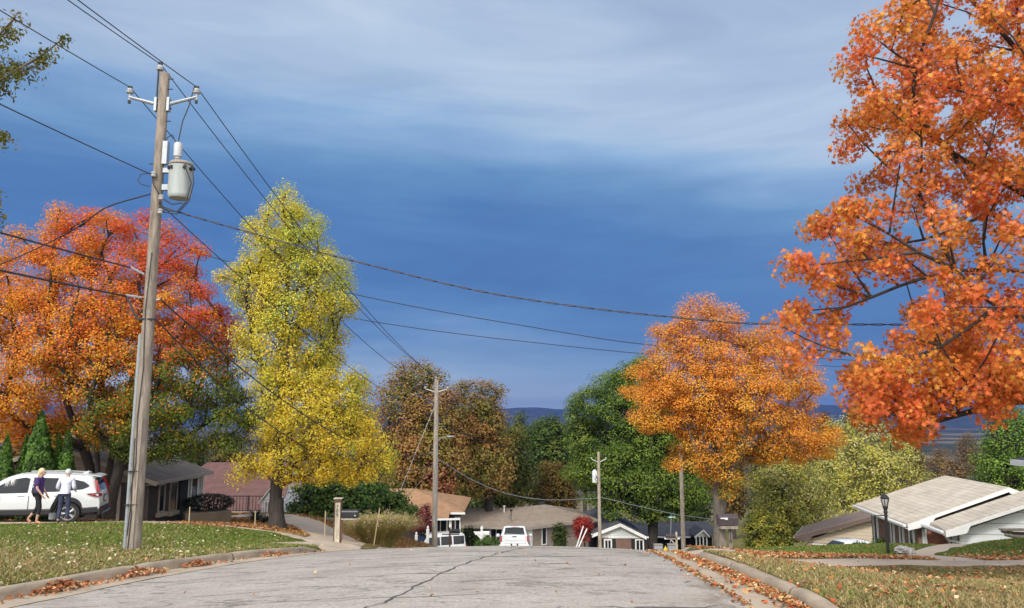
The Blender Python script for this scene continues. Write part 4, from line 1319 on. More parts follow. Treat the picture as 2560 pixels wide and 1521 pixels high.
nb = G(11.6, 14.5)
make_tree('maple_tree', 'near orange maple whose leafy limbs hang in from the right edge', 'tree',
          [tr(nb - Vector((0, 0, .3)), nb + Vector((0, 0, 1.4)), nb + Vector((-.1, 0, 3)), nb + Vector((-.2, -.2, 5)), nb + Vector((-.4, -.3, 7.5)), nb + Vector((-.5, -.4, 10))),
           tr(nb + Vector((-.1, 0, 3)), np.array(dp(2620, 690, 13.6)), np.array(dp(2470, 655, 13.4)), np.array(dp(2330, 640, 13.2)), np.array(dp(2200, 690, 13.1)), np.array(dp(2120, 720, 13)), frm=3),
           tr(nb + Vector((-.1, 0, 3.6)), np.array(dp(2620, 520, 13.4)), np.array(dp(2450, 440, 13.2)), np.array(dp(2330, 400, 13)), np.array(dp(2240, 330, 12.9)), np.array(dp(2180, 280, 12.8)), frm=5),
           tr(nb + Vector((-.2, -.2, 4)), np.array(dp(2640, 820, 12.6)), np.array(dp(2420, 760, 12.5)), np.array(dp(2300, 850, 12.4)), np.array(dp(2230, 930, 12.3)), frm=4),
           tr(nb + Vector((-.2, -.2, 5)), np.array(dp(2620, 260, 13.6)), np.array(dp(2480, 130, 13.4)), np.array(dp(2400, 40, 13.3)), np.array(dp(2300, -40, 13.2)), frm=9),
           tr(nb + Vector((-.2, -.2, 5)), np.array(dp(2640, 610, 14.6)), np.array(dp(2400, 560, 14.4)), np.array(dp(2250, 600, 14.2)), np.array(dp(2080, 610, 14.1)), np.array(dp(1990, 680, 14)), frm=8)],
          None, 13.3, c_near, cr=.32, nleaf=185, leaf=.086, r_base=.15, seed=92, star=True, clumps=A, twigs=3, upb=.1, r_tip=.005, flat=.95, bark=BARK, power=.85)

# tree outside the left edge, only branch ends reach in
L1 = []
for (u, v, s_, n_) in ((10, 90, 22, 5), (20, 165, 22, 6), (55, 165, 22, 5), (95, 145, 15, 3), (122, 117, 8, 2), (0, 210, 14, 2), (158, 93, 4, 1), (40, 40, 9, 2), (8, 325, 16, 3), (-14, 480, 14, 3), (-12, 530, 10, 2), (-60, 150, 60, 16), (-120, 300, 80, 16), (-110, 450, 70, 12), (-80, 40, 60, 12), (-40, 505, 30, 5), (-40, 320, 30, 5)):
    for _ in range(n_): L1.append(np.array(dp(u + g.normal(0, s_ * .6), v + g.normal(0, s_ * .5), 15.5 + g.uniform(-.8, .8))))
lb = G(-14.2, 15.5)
make_tree('elm_tree', 'olive green drooping branch ends of a tree beyond the left edge', 'tree',
          [tr(lb - Vector((0, 0, .3)), lb + Vector((0, 0, 2.5)), lb + Vector((.2, 0, 4.5)), lb + Vector((.4, 0, 6.5)), lb + Vector((.5, 0, 9)))], None, 15.5,
          pal([(.14, .135, .025), (.20, .17, .04), (.09, .10, .02), (.30, .24, .07)], (1, 1, 1, .4), 1, 97), cr=.24, nleaf=42, leaf=.10, r_base=.09, seed=98, clumps=np.array(L1), twigs=3, upb=-.1, width=.5, droop=.5, r_tip=.005, power=.8, flat=.8, bark=BARKG)

# pampas clump, yucca, yew, hedge
def blades(name, label, cat, b, n, h, spread, lean, wid, cols, seed, plume=0, grp=None):
    g = np.random.default_rng(seed)
    ph = g.uniform(0, 6.28, n); r0 = spread * g.random(n) ** .6
    B = np.stack([r0 * np.cos(ph), r0 * np.sin(ph), 0 * ph - .05], 1)
    o = np.stack([np.cos(ph + g.normal(0, .5, n)), np.sin(ph + g.normal(0, .5, n)), 0 * ph], 1)
    hh = h * g.uniform(.6, 1.05, n) * (1 - .12 * r0 / spread); ln = lean * g.uniform(.2, 1.1, n) * (.3 + r0 / spread)
    side = np.cross(o, [0, 0, 1.]) * wid
    ts = (0, .35, .7, 1.0); V = []
    for t in ts:
        p = B + o * (ln * t ** 2.2)[:, None] + np.array([0, 0, 1]) * (hh * (t - .22 * lean * t ** 3))[:, None]
        wv = side * (1 - t * .9)
        V += [p - wv, p + wv]
    V = np.stack(V, 1).reshape(-1, 3)
    i = np.arange(n)[:, None] * 8
    Fa = np.concatenate([i + np.array([[2 * k, 2 * k + 1, 2 * k + 3, 2 * k + 2]]) for k in range(3)], 1).reshape(-1, 4)
    c = palette_mix(cols, np.ones((n, len(cols))), g, .16)
    root = thing(name, label, cat, b, 0, grp)
    np_mesh('leaves', V, Fa, BLADE, root, np.repeat(c, 3, 0))
    if plume:
        k = g.choice(n, plume, replace=False)
        tip = B[k] + o[k] * ln[k][:, None] + np.array([0, 0, 1]) * (hh[k] * (1 - .22 * lean))[:, None]
        P = np.repeat(tip, 14, 0) + g.normal(size=(plume * 14, 3)) * np.array([.035, .035, .09]) + np.array([0, 0, .06])
        V, Fa = leaf_quads(P, g.normal(size=P.shape), .06, g, .35)
        cc = palette_mix([(.42, .32, .2), (.5, .4, .27), (.34, .24, .14)], np.ones((len(P), 3)), g)
        np_mesh('plumes', V, Fa, DRYLEAF, root, np.repeat(cc, 2, 0))
    return root


pb = G(*dp(926, 1322, 28).xy)
blades('pampas_grass', 'round clump of tan ornamental grass with feathery plumes by the kerb', 'grass clump', pb, 9000, 1.3, .55, .95, .012, [(.42, .34, .11), (.50, .41, .15), (.33, .29, .075), (.56, .46, .2), (.26, .25, .06)], 5, plume=150)
for (u, v, Y, h, lab) in ((625, 1262, 37, .75, 'spiky dark yucca left of the yellow tree trunk'), (650, 1268, 36, .55, 'smaller spiky yucca touching the yellow tree trunk')):
    blades('yucca', lab, 'plant', G(dp(u, v, Y).x, Y), 130, h, .12, .75, .03, [(.04, .055, .025), (.06, .08, .035), (.03, .04, .02)], int(u), grp='yuccas')


def clipped(name, label, b, r, hh, n, leaf, cols, seed, rz=0, dome=False):
    g = np.random.default_rng(seed)
    q = g.normal(size=(n, 3)); q /= np.linalg.norm(q, axis=1)[:, None]
    if dome: q[:, 2] = np.abs(q[:, 2])
    rr = (.8 + .22 * g.random(n)) * (1 + .07 * np.sin(q[:, 0] * 7 + seed) * np.sin(q[:, 1] * 6))
    P = q * rr[:, None] * np.array([r[0], r[1], hh if dome else hh / 2])
    if not dome: P[:, 2] += hh / 2
    if rz:
        c_, s_ = math.cos(rz), math.sin(rz); P[:, :2] = P[:, :2] @ np.array([[c_, s_], [-s_, c_]])
    V, Fa = leaf_quads(P, q + g.normal(size=P.shape) * .5, leaf, g, .6)
    root = thing(name, label, 'shrub', b)
    MB().tube([(0, 0, -.1), (0, 0, hh * .6)], [.05, .03], 6).build('stem', BARK, root)
    np_mesh('foliage', V, Fa, NEEDLE, root, np.repeat(pal(cols, np.ones(len(cols)), .4, seed)(P, P, None, g), 2, 0))
    return root


EV = [(.035, .075, .014), (.055, .11, .02), (.02, .045, .01)]
clipped('round_shrub', 'dark clipped round shrub before the striped tan gable', G(dp(2098, 1325, 43).x, 43), (.75, .75), 1.35, 3500, .09, EV, 3, dome=True)
clipped('round_shrub', 'dark clipped round shrub against the brick front of the tan-roofed house', G(16.25, 35.6), (.62, .62), 1.5, 3500, .08, EV, 4, dome=True)

# stakes, stepping stone, lying post
for (u, v, Y, h, lab) in ((621, 1290, 30, .55, 'thin wooden stake nearest the yellow tree trunk'), (792, 1297, 31, .95, 'thin wooden stake left of the house-number post'), (460, 1288, 27, .55, 'thin pale stake before the dark brick house'), (912, 1325, 26.8, 1.15, 'leaning cane stake in front of the tan grass clump')):
    b = G(dp(u, v, Y).x, Y)
    top = b + Vector((.16 if u == 912 else .01, 0, h))
    one(MB().box((b + top) / 2, (.03, .03, h + .1), ry=(.14 if u == 912 else 0)), 'garden_stake', M('pale_wood', (.42, .33, .2), .8, .2, 12), lab, 'stake', b, 'garden stakes')
b = G(dp(628, 1296, 29).x, 29)
one(MB().box(b + Vector((0, 0, .03)), (.42, .16, .06), rz=-.25, bev=.02), 'edging_stone', CONC, 'pale flat stone lying in the grass by the stake', 'stone', b)

# ------------------------------------------------------------------ houses
SH_TAN = shingle('shingles_tan', (.51, .445, .36), (.61, .54, .445), .24)
SH_GREYBROWN = shingle('shingles_grey_brown', (.19, .155, .125), (.25, .205, .165))
SH_MAUVE = shingle('shingles_mauve', (.13, .068, .062), (.165, .09, .083))
SH_ORANGE = shingle('shingles_orange', (.33, .185, .10), (.42, .25, .145))
SH_BROWN = shingle('shingles_brown', (.27, .215, .17), (.33, .27, .215))
SH_DARK = shingle('shingles_charcoal', (.075, .075, .085), (.11, .11, .125))
SH_UMBER = shingle('shingles_umber', (.22, .165, .14), (.27, .205, .175))
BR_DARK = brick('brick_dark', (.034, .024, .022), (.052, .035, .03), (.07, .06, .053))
BR_RED = brick('brick_red', (.36, .10, .05), (.28, .085, .05), (.34, .24, .18))
BR_BROWN = brick('brick_brown', (.24, .125, .09), (.18, .095, .075), (.26, .21, .17))
BR_TAN = brick('brick_greytan', (.32, .26, .21), (.24, .19, .155), (.34, .3, .26))
SD_TAN = siding('siding_tan', (.56, .47, .35), .2)
SD_WHITE = siding('siding_white', (.76, .78, .79), .42)
SD_GREY = siding('siding_pale_grey', (.62, .66, .64), .15)
SD_BROWN = siding('siding_brown', (.20, .15, .115), .15)
UMBER = M('umber_fascia_shadow', (.12, .085, .07), .6, .1, 4, .03)
TAUPE = M('taupe_trim', (.30, .26, .22), .6, .1, 4, .03)
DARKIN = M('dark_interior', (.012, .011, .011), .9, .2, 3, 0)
CURTAIN = M('curtain', (.55, .53, .48), .8, .1, 8, .1)


def slab_roof(mb, pts, th=.14):
    mb.slab([Vector(p) for p in pts][::-1], (0, 0, -th))


def wallbox(mb, x0, x1, y0, y1, z0, z1):
    mb.box(((x0 + x1) / 2, (y0 + y1) / 2, (z0 + z1) / 2), (x1 - x0, y1 - y0, z1 - z0))


def window(root, off, c, n, w, h, frame=TRIM, fr=.07, glass=GLASSD, mull=1, sill=None, depth=.06):
    """n: outward normal in plan. frame part with its pane as sub-part"""
    c = Vector(c); n = Vector(n).normalized(); t = Vector((-n.y, n.x, 0))
    rz = math.atan2(t.y, t.x)
    f = MB()
    f.box(c + t * (w / 2) + n * depth / 2, (fr, depth, h + fr), rz); f.box(c - t * (w / 2) + n * depth / 2, (fr, depth, h + fr), rz)
    f.box(c + Vector((0, 0, h / 2)) + n * depth / 2, (w - fr - .004, depth, fr), rz); f.box(c - Vector((0, 0, h / 2)) + n * depth / 2, (w - fr - .004, depth, fr), rz)
    for k in range(mull):
        f.box(c + t * (w * ((k + 1) / (mull + 1) - .5)) + n * depth * .4, (fr * .55, depth * .6, h - fr - .004), rz)
    fo = f.build('window', frame, root, off)
    MB().box(c + n * .012, (w - fr * .8, .02, h - fr * .8), rz).build('pane', glass, fo, off)
    if sill is not None:
        MB().box(c - Vector((0, 0, h / 2 + fr / 2 + .09)) + n * .07, (w + .3, .16, .17), rz).build('sill', sill, fo, off)
    return fo


def gable_end(mb, x0, x1, y, ze, zr_, th=.16, sgn=-1, xr=None):
    xm = (x0 + x1) / 2 if xr is None else xr
    mb.slab([(x0, y, ze), (x1, y, ze), (xm, y, zr_)] if sgn < 0 else [(x1, y, ze), (x0, y, ze), (xm, y, zr_)], (0, -sgn * th, 0))


def rake(mb, a, b, w, h, n):
    """fascia board along a roof edge from a to b, hanging down h"""
    a, b, n = Vector(a), Vector(b), Vector(n)
    mb.slab([a, b, b + Vector((0, 0, -h)), a + Vector((0, 0, -h))], n * w)


# --- tan-roofed white and brick house on the right (ridge along the street)
def house_right():
    xe, ye0, ye1 = 16.95, 34.0, 41.3
    ze = -2.78
    xrg, zrg = 20.9, -1.27
    b = Vector((16.95, 34, gz(19, 34) - .2))
    root = thing('brick_house', 'white and red brick house with pale tan roof at the right, beyond the lamp post', 'house', b)
    zb = -6.6
    rf = MB()
    x2 = 2 * xrg - xe
    slab_roof(rf, [(xe, ye0, ze), (xe, ye1, ze), (xrg, ye1 - .9, zrg), (xrg, ye0, zrg)])
    slab_roof(rf, [(xrg, ye0, zrg), (xrg, ye1 - .9, zrg), (x2, ye1, ze), (x2, ye0, ze)])
    # lower wing roof
    we0, we1 = 31.9, 33.94
    wx, wz = 17.6, -2.72
    sl = .345
    xr2, zr2 = 22.8, -2.72 + (22.8 - 17.6) * .355
    slab_roof(rf, [(wx, we0, wz), (wx + .2, we1, wz + .03), (xr2, we1, zr2), (xr2, we0, zr2)])
    slab_roof(rf, [(xr2, we0, zr2), (xr2, we1, zr2), (2 * xr2 - wx, we1, wz), (2 * xr2 - wx, we0, wz)])
    r = rf.build('roof', SH_TAN, root, b)
    MB().cyl((24.2, 38.6, -2.4), (24.2, 38.6, -.95), .16, n=12).cyl((24.2, 38.6, -1.0), (24.2, 38.6, -.84), .27, .1, n=12).build('chimney_pipe', GALV, r, b, True)
    w = MB(); wallbox(w, xe + .55, x2 - .5, ye0 + .5, ye1 - .6, zb, ze - .1); w.build('wall', BR_BROWN, root, b)
    w = MB(); wallbox(w, xe + .75, xe + 4, ye0 + .2, ye0 + .49, zb, ze - .12); w.build('brick_front', BR_RED, root, b)
    w = MB(); gable_end(w, xe + .6, x2 - .6, ye0 + .42, ze - .12, zrg - .22); w.build('gable', UMBER, root, b)  # umber colour here paints the shadow line below the bargeboard
    w = MB(); wallbox(w, wx + .75, 2 * xr2 - wx - .5, we0 + .5, we1 - .2, zb, wz - .1)
    w.slab([(wx + .75, we0 + .5, wz - .1), (2 * xr2 - wx - .7, we0 + .5, wz - .1), (xr2, we0 + .5, zr2 - .32)], (0, .2, 0))
    w.build('wing_wall', SD_WHITE, root, b)
    f = MB()
    # bargeboards with scalloped ends
    def barge(x0, z0, x1, z1, y, hh, fr=.22):
        d = Vector((x1 - x0, 0, z1 - z0))
        pts = [Vector((x0, y, z0 - .03)), Vector((x1, y, z1 - .03)), Vector((x1, y, z1 - .03 - hh))]
        for t, q in ((fr * 1.25, hh), (fr * 1.18, hh + .04), (fr * 1.08, hh + .17), (fr, hh + .22)):
            p = Vector((x0, y, z0)) + d * t; pts.append(Vector((p.x, y, p.z - q)))
        pts += [Vector((x0, y, z0 - .26))]
        f.slab(pts[::-1], (0, .05, 0))
    barge(xe, ze, xrg, zrg, ye0 - .03, .15)
    barge(wx, wz, xr2, zr2, we0 - .03, .15, .14)
    rake(f, (xrg + .002, ye0 - .03, zrg - .03), (x2, ye0 - .03, ze - .03), .05, .2, (0, 1, 0))
    f.build('bargeboard', WHITE, root, b)
    gt = MB()
    for (x, z, y0, y1) in ((xe - .1, ze - .06, ye0, ye1), (wx - .1, wz - .06, we0, we1)):
        gt.box((x, (y0 + y1) / 2, z - .03), (.13, y1 - y0, .13), bev=.03)
        gt.box((x + .28, (y0 + y1) / 2, z - .13), (.5, y1 - y0 - .1, .02))
    gt.tube([(wx - .02, we0 + .15, wz - .15), (wx + .2, we0 + .42, wz - .42), (wx + .85, we0 + .42, wz - .55), (wx + 1.2, we0 + .42, wz - .6)], .045, 6)
    gt.build('gutter', TRIM, root, b, True)
    # facade along the street: tall white window trims between brick piers
    for (y, w_) in ((40.0, .55), (37.6, .35), (36.4, .4), (35.2, .5)):
        window(root, b, (xe + .55, y, ze - 1.25), (-1, 0, 0), w_, 2.1, WHITE, .1, GLASSD, 0)
    for (y, w_) in ((34.3, .3),):
        window(root, b, (xe + .75, y, ze - 1.1), (-1, 0, 0), w_, 1.7, WHITE, .08, CURTAIN, 1)
    for y in (33.3, 32.6):
        window(root, b, (wx + .75, y, wz - 1.2), (-1, 0, 0), .35, 2.0, WHITE, .12, GLASSD, 0)
    # vent panel and house sign on the white end
    MB().box((19.0, we0 + .485, wz - .92), (1.45, .03, 1.1)).build('door_panel', SD_WHITE, root, b)
    MB().box((17.95, we0 + .48, wz - .74), (.03, .04, .03)).build('hook', IRON, root, b)
    sg = MB()
    for k, hgt in enumerate((.16, .2, .17, .19)): sg.tube([(18.02 + k * .16, we0 + .46, wz - .75 - hgt / 2), (18.07 + k * .16, we0 + .46, wz - .75 + hgt / 2), (18.12 + k * .16, we0 + .46, wz - .75 - hgt / 3)], .018, 5)
    sg.build('wall_ornament', IRON, root, b)
    root.rotation_euler = (0, 0, R(-8))
    root.location = root.location + Vector((-.85, -1.3, .18))
    return root


house_right()

# --- tan siding gable with umber roof
def house_gable():
    x0, x1, y0, y1 = 17.5, 27.3, 49.8, 55
    ze, zp = -5.62, -4.0
    xm = 22.4
    b = Vector((17.5, 49.8, gz(21.9, 50) - .3))
    root = thing('gabled_house', 'tan sided gabled house with umber roof, left of the tan-roofed brick house', 'house', b)
    rf = MB()
    slab_roof(rf, [(x0, y0, ze), (x0, y1, ze), (xm, y1, zp), (xm, y0, zp)], .1)
    slab_roof(rf, [(xm, y0, zp), (xm, y1, zp), (x1, y1, ze), (x1, y0, ze)], .1)
    r = rf.build('roof', SH_UMBER, root, b)
    f = MB()
    rake(f, (x0, y0 - .03, ze - .02), (xm, y0 - .03, zp - .02), .06, .24, (0, 1, 0)); rake(f, (xm + .002, y0 - .03, zp - .02), (x1, y0 - .03, ze - .02), .06, .24, (0, 1, 0))
    f.slab([(x0, y0 - .03, ze - .24), (x0 + .85, y0 - .03, ze - .24), (x0 + 1.0, y0 - .03, ze + .06), (x0, y0 - .03, ze - .2)], (0, .5, 0))
    f.build('fascia', UMBER, root, b)
    MB().box((x0 - .07, (y0 + y1) / 2, ze - .07), (.1, y1 - y0 + .1, .1), bev=.03).build('gutter', TAUPE, root, b)
    w = MB(); gable_end(w, x0 + .7, x1 - .7, y0 + .45, ze - .22, zp - .28)
    w.slab([(x0 + .7, y0 + .45, ze - .22), (x1 - .7, y0 + .45, ze - .22), (x1 - .7, y0 + .45, ze - .36), (x0 + .7, y0 + .45, ze - .36)][::-1], (0, .2, 0))
    w.build('gable', SD_TAN, root, b)
    w = MB(); wallbox(w, x0 + .75, x1 - .75, y0 + .5, y1 - .4, -8.9, ze - .36); w.build('wall', BR_RED, root, b)
    window(root, b, (19.15, y0 + .49, ze - .95), (0, -1, 0), 1.75, 1.0, WHITE, .1, GLASSD, 2)
    root.rotation_euler = (0, 0, R(-26))
    return root


house_gable()

# --- a roof corner cut by the right edge
def house_edge():
    p = dp(2474, 1120, 24)
    b = Vector((p.x + 5, 18, gz(20, 18)))
    root = thing('dark_roofed_house', 'corner of a dark roofed house with white eave at the right edge', 'house', b)
    z = p.z
    rf = MB(); slab_roof(rf, [(p.x, 14, z), (p.x, 24, z), (p.x + 4.5, 24, z + .9), (p.x + 4.5, 14, z + .9)], .1)
    slab_roof(rf, [(p.x + 4.5, 14, z + .9), (p.x + 4.5, 24, z + .9), (p.x + 9, 24, z), (p.x + 9, 14, z)], .1)
    rf.build('roof', SH_DARK, root, b)
    MB().box((p.x - .07, 19, z - .1), (.13, 10.0, .16)).build('gutter', WHITE, root, b)
    w = MB(); wallbox(w, p.x + 1.1, p.x + 8, 14.6, 23.2, b.z - .8, z - .1); w.build('wall', BR_RED, root, b)
    window(root, b, (p.x + 1.1, 19, z - 1.3), (-1, 0, 0), 1.2, 1.3, WHITE, .08, GLASSD, 1)


house_edge()

# --- dark brick house behind the pole on the left
def house_left():
    xe, y0, y1 = -15.0, 33.6, 39.9
    ze = -.98
    b = Vector((-18, 36, gz(-16, 35)))
    root = thing('brick_house', 'low dark brick house in the shade of the red maple, behind the utility pole', 'house', b)
    xr_, zr_ = -19.4, .62
    rf = MB()
    slab_roof(rf, [(xe, y1, ze), (xe, y0, ze), (xr_, y0, zr_), (xr_, y1, zr_)][::-1], .1)
    slab_roof(rf, [(xr_, y1, zr_), (xr_, y0, zr_), (2 * xr_ - xe, y0, ze), (2 * xr_ - xe, y1, ze)][::-1], .1)
    rf.build('roof', SH_GREYBROWN, root, b)
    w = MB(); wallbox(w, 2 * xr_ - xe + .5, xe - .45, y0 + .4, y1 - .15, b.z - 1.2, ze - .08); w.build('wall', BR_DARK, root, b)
    w = MB(); w.slab([(2 * xr_ - xe + .5, y0 + .4, ze - .08), (xe - .45, y0 + .4, ze - .08), (xr_, y0 + .4, zr_ - .2)], (0, .2, 0)); w.build('gable', SD_BROWN, root, b)
    f = MB(); f.box((xe + .02, (y0 + y1) / 2, ze - .08), (.09, y1 - y0, .15)); f.box((xe - .24, (y0 + y1) / 2, ze - .16), (.42, y1 - y0 - .1, .02))
    rake(f, (xr_, y0 - .03, zr_ - .02), (xe, y0 - .03, ze - .02), .05, .18, (0, 1, 0)); rake(f, (2 * xr_ - xe, y0 - .03, ze - .02), (xr_ - .002, y0 - .03, zr_ - .02), .05, .18, (0, 1, 0))
    f.build('fascia', TAUPE, root, b)
    xw = xe - .45
    window(root, b, (xw, 35.2, ze - .85), (1, 0, 0), .55, 1.15, TAUPE, .06, GLASSD, 0, CONC)
    window(root, b, (xw, 36.4, ze - .9), (1, 0, 0), .72, 1.25, TAUPE, .05, GLASSD, 0, CONC)
    d = MB(); d.box((xw + .03, 37.55, ze - 1.22), (.06, .95, 2.05)); dd = d.build('door', DARKIN, root, b)
    MB().cyl((xw + .1, 37.25, ze - 1.2), (xw + .14, 37.25, ze - 1.2), .035).build('handle', CHROME, dd, b)
    window(root, b, (xw, 38.75, ze - .95), (1, 0, 0), .8, 1.45, WHITE, .09, GLASSD, 0)
    window(root, b, (xw, 39.45, ze - .9), (1, 0, 0), .2, 1.4, TRIM, .05, GLASSD, 0)
    MB().tube([(xw + .07, 37.95, ze - .12), (xw + .07, 37.95, ze - 1.95), (xw + .5, 37.9, ze - 2.2)], .04, 6).build('downpipe', TRIM, root, b)
    MB().tube([(xw + .02, 39.83, ze - .1), (xw + .02, 39.83, ze - 1.9)], .045, 6).build('downpipe', TRIM, root, b)
    # step and planter belong to the house front
    st = MB(); st.box((xw + 1.0, 37.5, ze - 2.35), (1.6, 1.7, .5), bev=.02); st.build('step', CONC, root, b)
    rl = MB()
    for y in (36.75,): rl.tube([(xw + .4, y, ze - 2.1), (xw + .4, y, ze - 1.35), (xw + 1.6, y, ze - 1.4), (xw + 1.6, y, ze - 2.2)], .025, 6)
    rl.build('handrail', IRON, root, b)
    MB().box((2 * xr_ - xe + 7.1, y0 + .385, ze - 1.3), (.13, .03, 2.2)).build('corner_post', TAUPE, root, b)
    return b


hb = house_left()
p = dp(505, 1262, 36.8)
pb2 = Vector((p.x, 36.8, gz(p.x, 36.8)))
one(MB().box(pb2 + Vector((0, 0, .28)), (2.0, .9, .62), rz=.5, bev=.03), 'planter', concrete('planter_stone', (.27, .21, .15)), 'low stone planter under the dark clipped yew', 'planter', pb2)
yb = Vector((pb2.x, pb2.y, pb2.z + .55))
yb = Vector((dp(508, 1250, 37).x, 37.0, dp(508, 1250, 37).z))
clipped('yew_bush', 'dense dark clipped yew above the stone planter of the brick house', yb, (1.15, .6), .85, 4200, .07, [(.014, .022, .009), (.022, .032, .012), (.01, .016, .007)], 9, rz=.4)

# --- mauve-roofed house with railing and a small white gabled porch
def house_mauve():
    b = Vector((-19, 60, gz(-19, 56) - .4))
    root = thing('mauve_roofed_house', 'house with a big mauve shingle roof behind the black railing and the yellow tree', 'house', b)
    e, r_ = dp(600, 1285, 53), dp(600, 1128, 60)
    x0, x1 = -26, dp(676, 1200, 56).x
    rf = MB()
    slab_roof(rf, [(x0, 53, e.z), (x1 + 1, 53, e.z), (x1, 60, r_.z), (x0 + 3, 60, r_.z)][::-1] [::-1], .14)
    slab_roof(rf, [(x0 + 3, 60, r_.z), (x1, 60, r_.z), (x1 + 1, 67, e.z), (x0, 67, e.z)], .14)
    rf.build('roof', SH_MAUVE, root, b)
    w = MB(); wallbox(w, x0 + .8, x1 + .2, 53.7, 66, b.z - 1.5, e.z - .1); w.build('wall', BR_RED, root, b)
    w = MB(); w.slab([(x1 + .2, 53.7, e.z - .1), (x1 + .2, 66, e.z - .1), (x1 - .1, 60, r_.z - .3)], (-.2, 0, 0)); w.build('gable', SD_WHITE, root, b)
    window(root, b, (x1 + .2, 57, e.z - 1.3), (1, 0, 0), 1.2, 1.2, WHITE, .08, GLASSD, 1)


house_mauve()
# terrace wall and railing
p0, p1 = dp(545, 1262, 45.5), dp(658, 1262, 45.5)
tb = Vector(((p0.x + p1.x) / 2, 45.6, gz((p0.x + p1.x) / 2, 45.6)))
t0 = dp(600, 1249, 45.5).z
one(MB().box((tb.x - .4, 45.6, (t0 + tb.z - .6) / 2), (abs(p1.x - p0.x) + 2.2, .3, t0 - tb.z + .6), bev=.02), 'retaining_wall', CONC, 'low concrete terrace wall under the black railing', 'wall', tb)
rb = Vector((tb.x, 45.6, t0))
rail = thing('metal_railing', 'black iron railing on the terrace wall before the mauve roof', 'railing', rb)
rr = MB(); nbar = 22; w_ = p1.x - p0.x + 1.2
for k in range(nbar): rr.box((-w_ / 2 + w_ * k / (nbar - 1), 0, .42), (.025, .025, .84))
rr.build('balusters', IRON, rail)
MB().box((0, 0, .86), (w_ + .1, .05, .04)).box((0, 0, .07), (w_ + .1, .04, .03)).build('handrail', IRON, rail)
for k in (-.5, 0, .5): MB().box((w_ * k * 1.02, .05, .44), (.06, .06, .9)).build('post', IRON, rail)
# small white gabled arbour
ab = dp(662, 1277, 44); ab.z = min(ab.z, gz(ab.x, 44) + .3)
az = dp(662, 1190, 44).z
arb = thing('garden_arbour', 'small white gabled arbour with upright slats left of the yellow tree trunk', 'arbour', ab)
hh = dp(662, 1222, 44).z - ab.z
for x in (-.42, .42):
    for y in (-.3, .3): MB().box((x, y, hh / 2), (.08, .08, hh)).build('post', WHITE, arb)
f = MB()
for k in range(5): f.box((-.3 + k * .15, -.36, hh * .5), (.05, .025, hh * .96))
f.build('slats', WHITE, arb)
f = MB()
pk = dp(662, 1191, 44).z - ab.z
f.slab([(-.62, -.45, hh - .12), (-.62, .45, hh - .12), (0, .45, pk), (0, -.45, pk)], (0, 0, .07)); f.slab([(0, -.45, pk), (0, .45, pk), (.62, .45, hh - .12), (.62, -.45, hh - .12)], (0, 0, .07))
f.build('roof', WHITE, arb)
MB().slab([(-.45, -.34, hh - .02), (.45, -.34, hh - .02), (0, -.34, pk - .08)], (0, .03, 0)).build('gable', SD_WHITE, arb)

# --- small house with orange shingles
def house_orange():
    e = at(1065, 1284, 57)
    ze = e.z
    x0, x1, y0, y1 = -13.5, dp(1131, 1250, 57.5).x, 57, 68
    zr_ = dp(1030, 1196, 61).z
    b = Vector((-8, 61, gz(-8, 58)))
    root = thing('orange_roofed_house', 'small house with orange shingle hip roof and white porch posts behind the street lamp pole', 'house', b)
    rf = MB()
    xm0, xm1, ym = x0 + 3.5, x1 - 4.2, 62.3
    za = dp(1130, 1250, 57).z
    slab_roof(rf, [(x0, y0, ze), (x1, y0 + .8, ze), (xm1, ym, zr_), (xm0, ym, zr_)])
    slab_roof(rf, [(x1, y0 + .8, ze), (x1, y1, ze), (xm1, ym, zr_)])
    slab_roof(rf, [(x1, y1, ze), (x0, y1, ze), (xm0, ym, zr_), (xm1, ym, zr_)])
    slab_roof(rf, [(x0, y1, ze), (x0, y0, ze), (xm0, ym, zr_)])
    # porch roof, a little lower
    pz = ze - .12
    slab_roof(rf, [(-7.6, y0 - 1.0, pz - .12), (x1 - 1.0, y0 - .5, pz - .12), (x1 - 1.0, y0 + .75, pz + .25), (-7.6, y0 + .6, pz + .25)])
    rf.build('roof', SH_ORANGE, root, b)
    g_ = MB(); g_.box((-4.9 - .75, y0 - .82, pz - .2), (4.0, .12, .12), rz=.14); g_.box((x1 - .5, y0 + .68, ze - .08), (1.2, .12, .12)); g_.box((-10.5, y0 - .03, ze - .08), (5.9, .1, .12)); g_.build('gutter', WHITE, root, b)
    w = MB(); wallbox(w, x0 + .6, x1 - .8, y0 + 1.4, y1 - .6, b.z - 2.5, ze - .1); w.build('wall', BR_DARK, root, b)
    for x in (-6.0, -4.35):
        MB().box((x, y0 - .35, (pz - .2 + b.z - 1.5) / 2), (.17, .17, pz - .2 - b.z + 1.5)).build('porch_post', WHITE, root, b)
    window(root, b, (-5.2, y0 + 1.4, ze - 1.4), (0, -1, 0), .95, 1.7, WHITE, .09, GLASSD, 1)
    window(root, b, (-3.95, y0 + 1.4, ze - 1.3), (0, -1, 0), .35, 1.7, WHITE, .09, GLASSD, 0)
    window(root, b, (-9.0, y0 + 1.4, ze - 1.2), (0, -1, 0), 1.4, 1.2, WHITE, .09, GLASSD, 1)


house_orange()

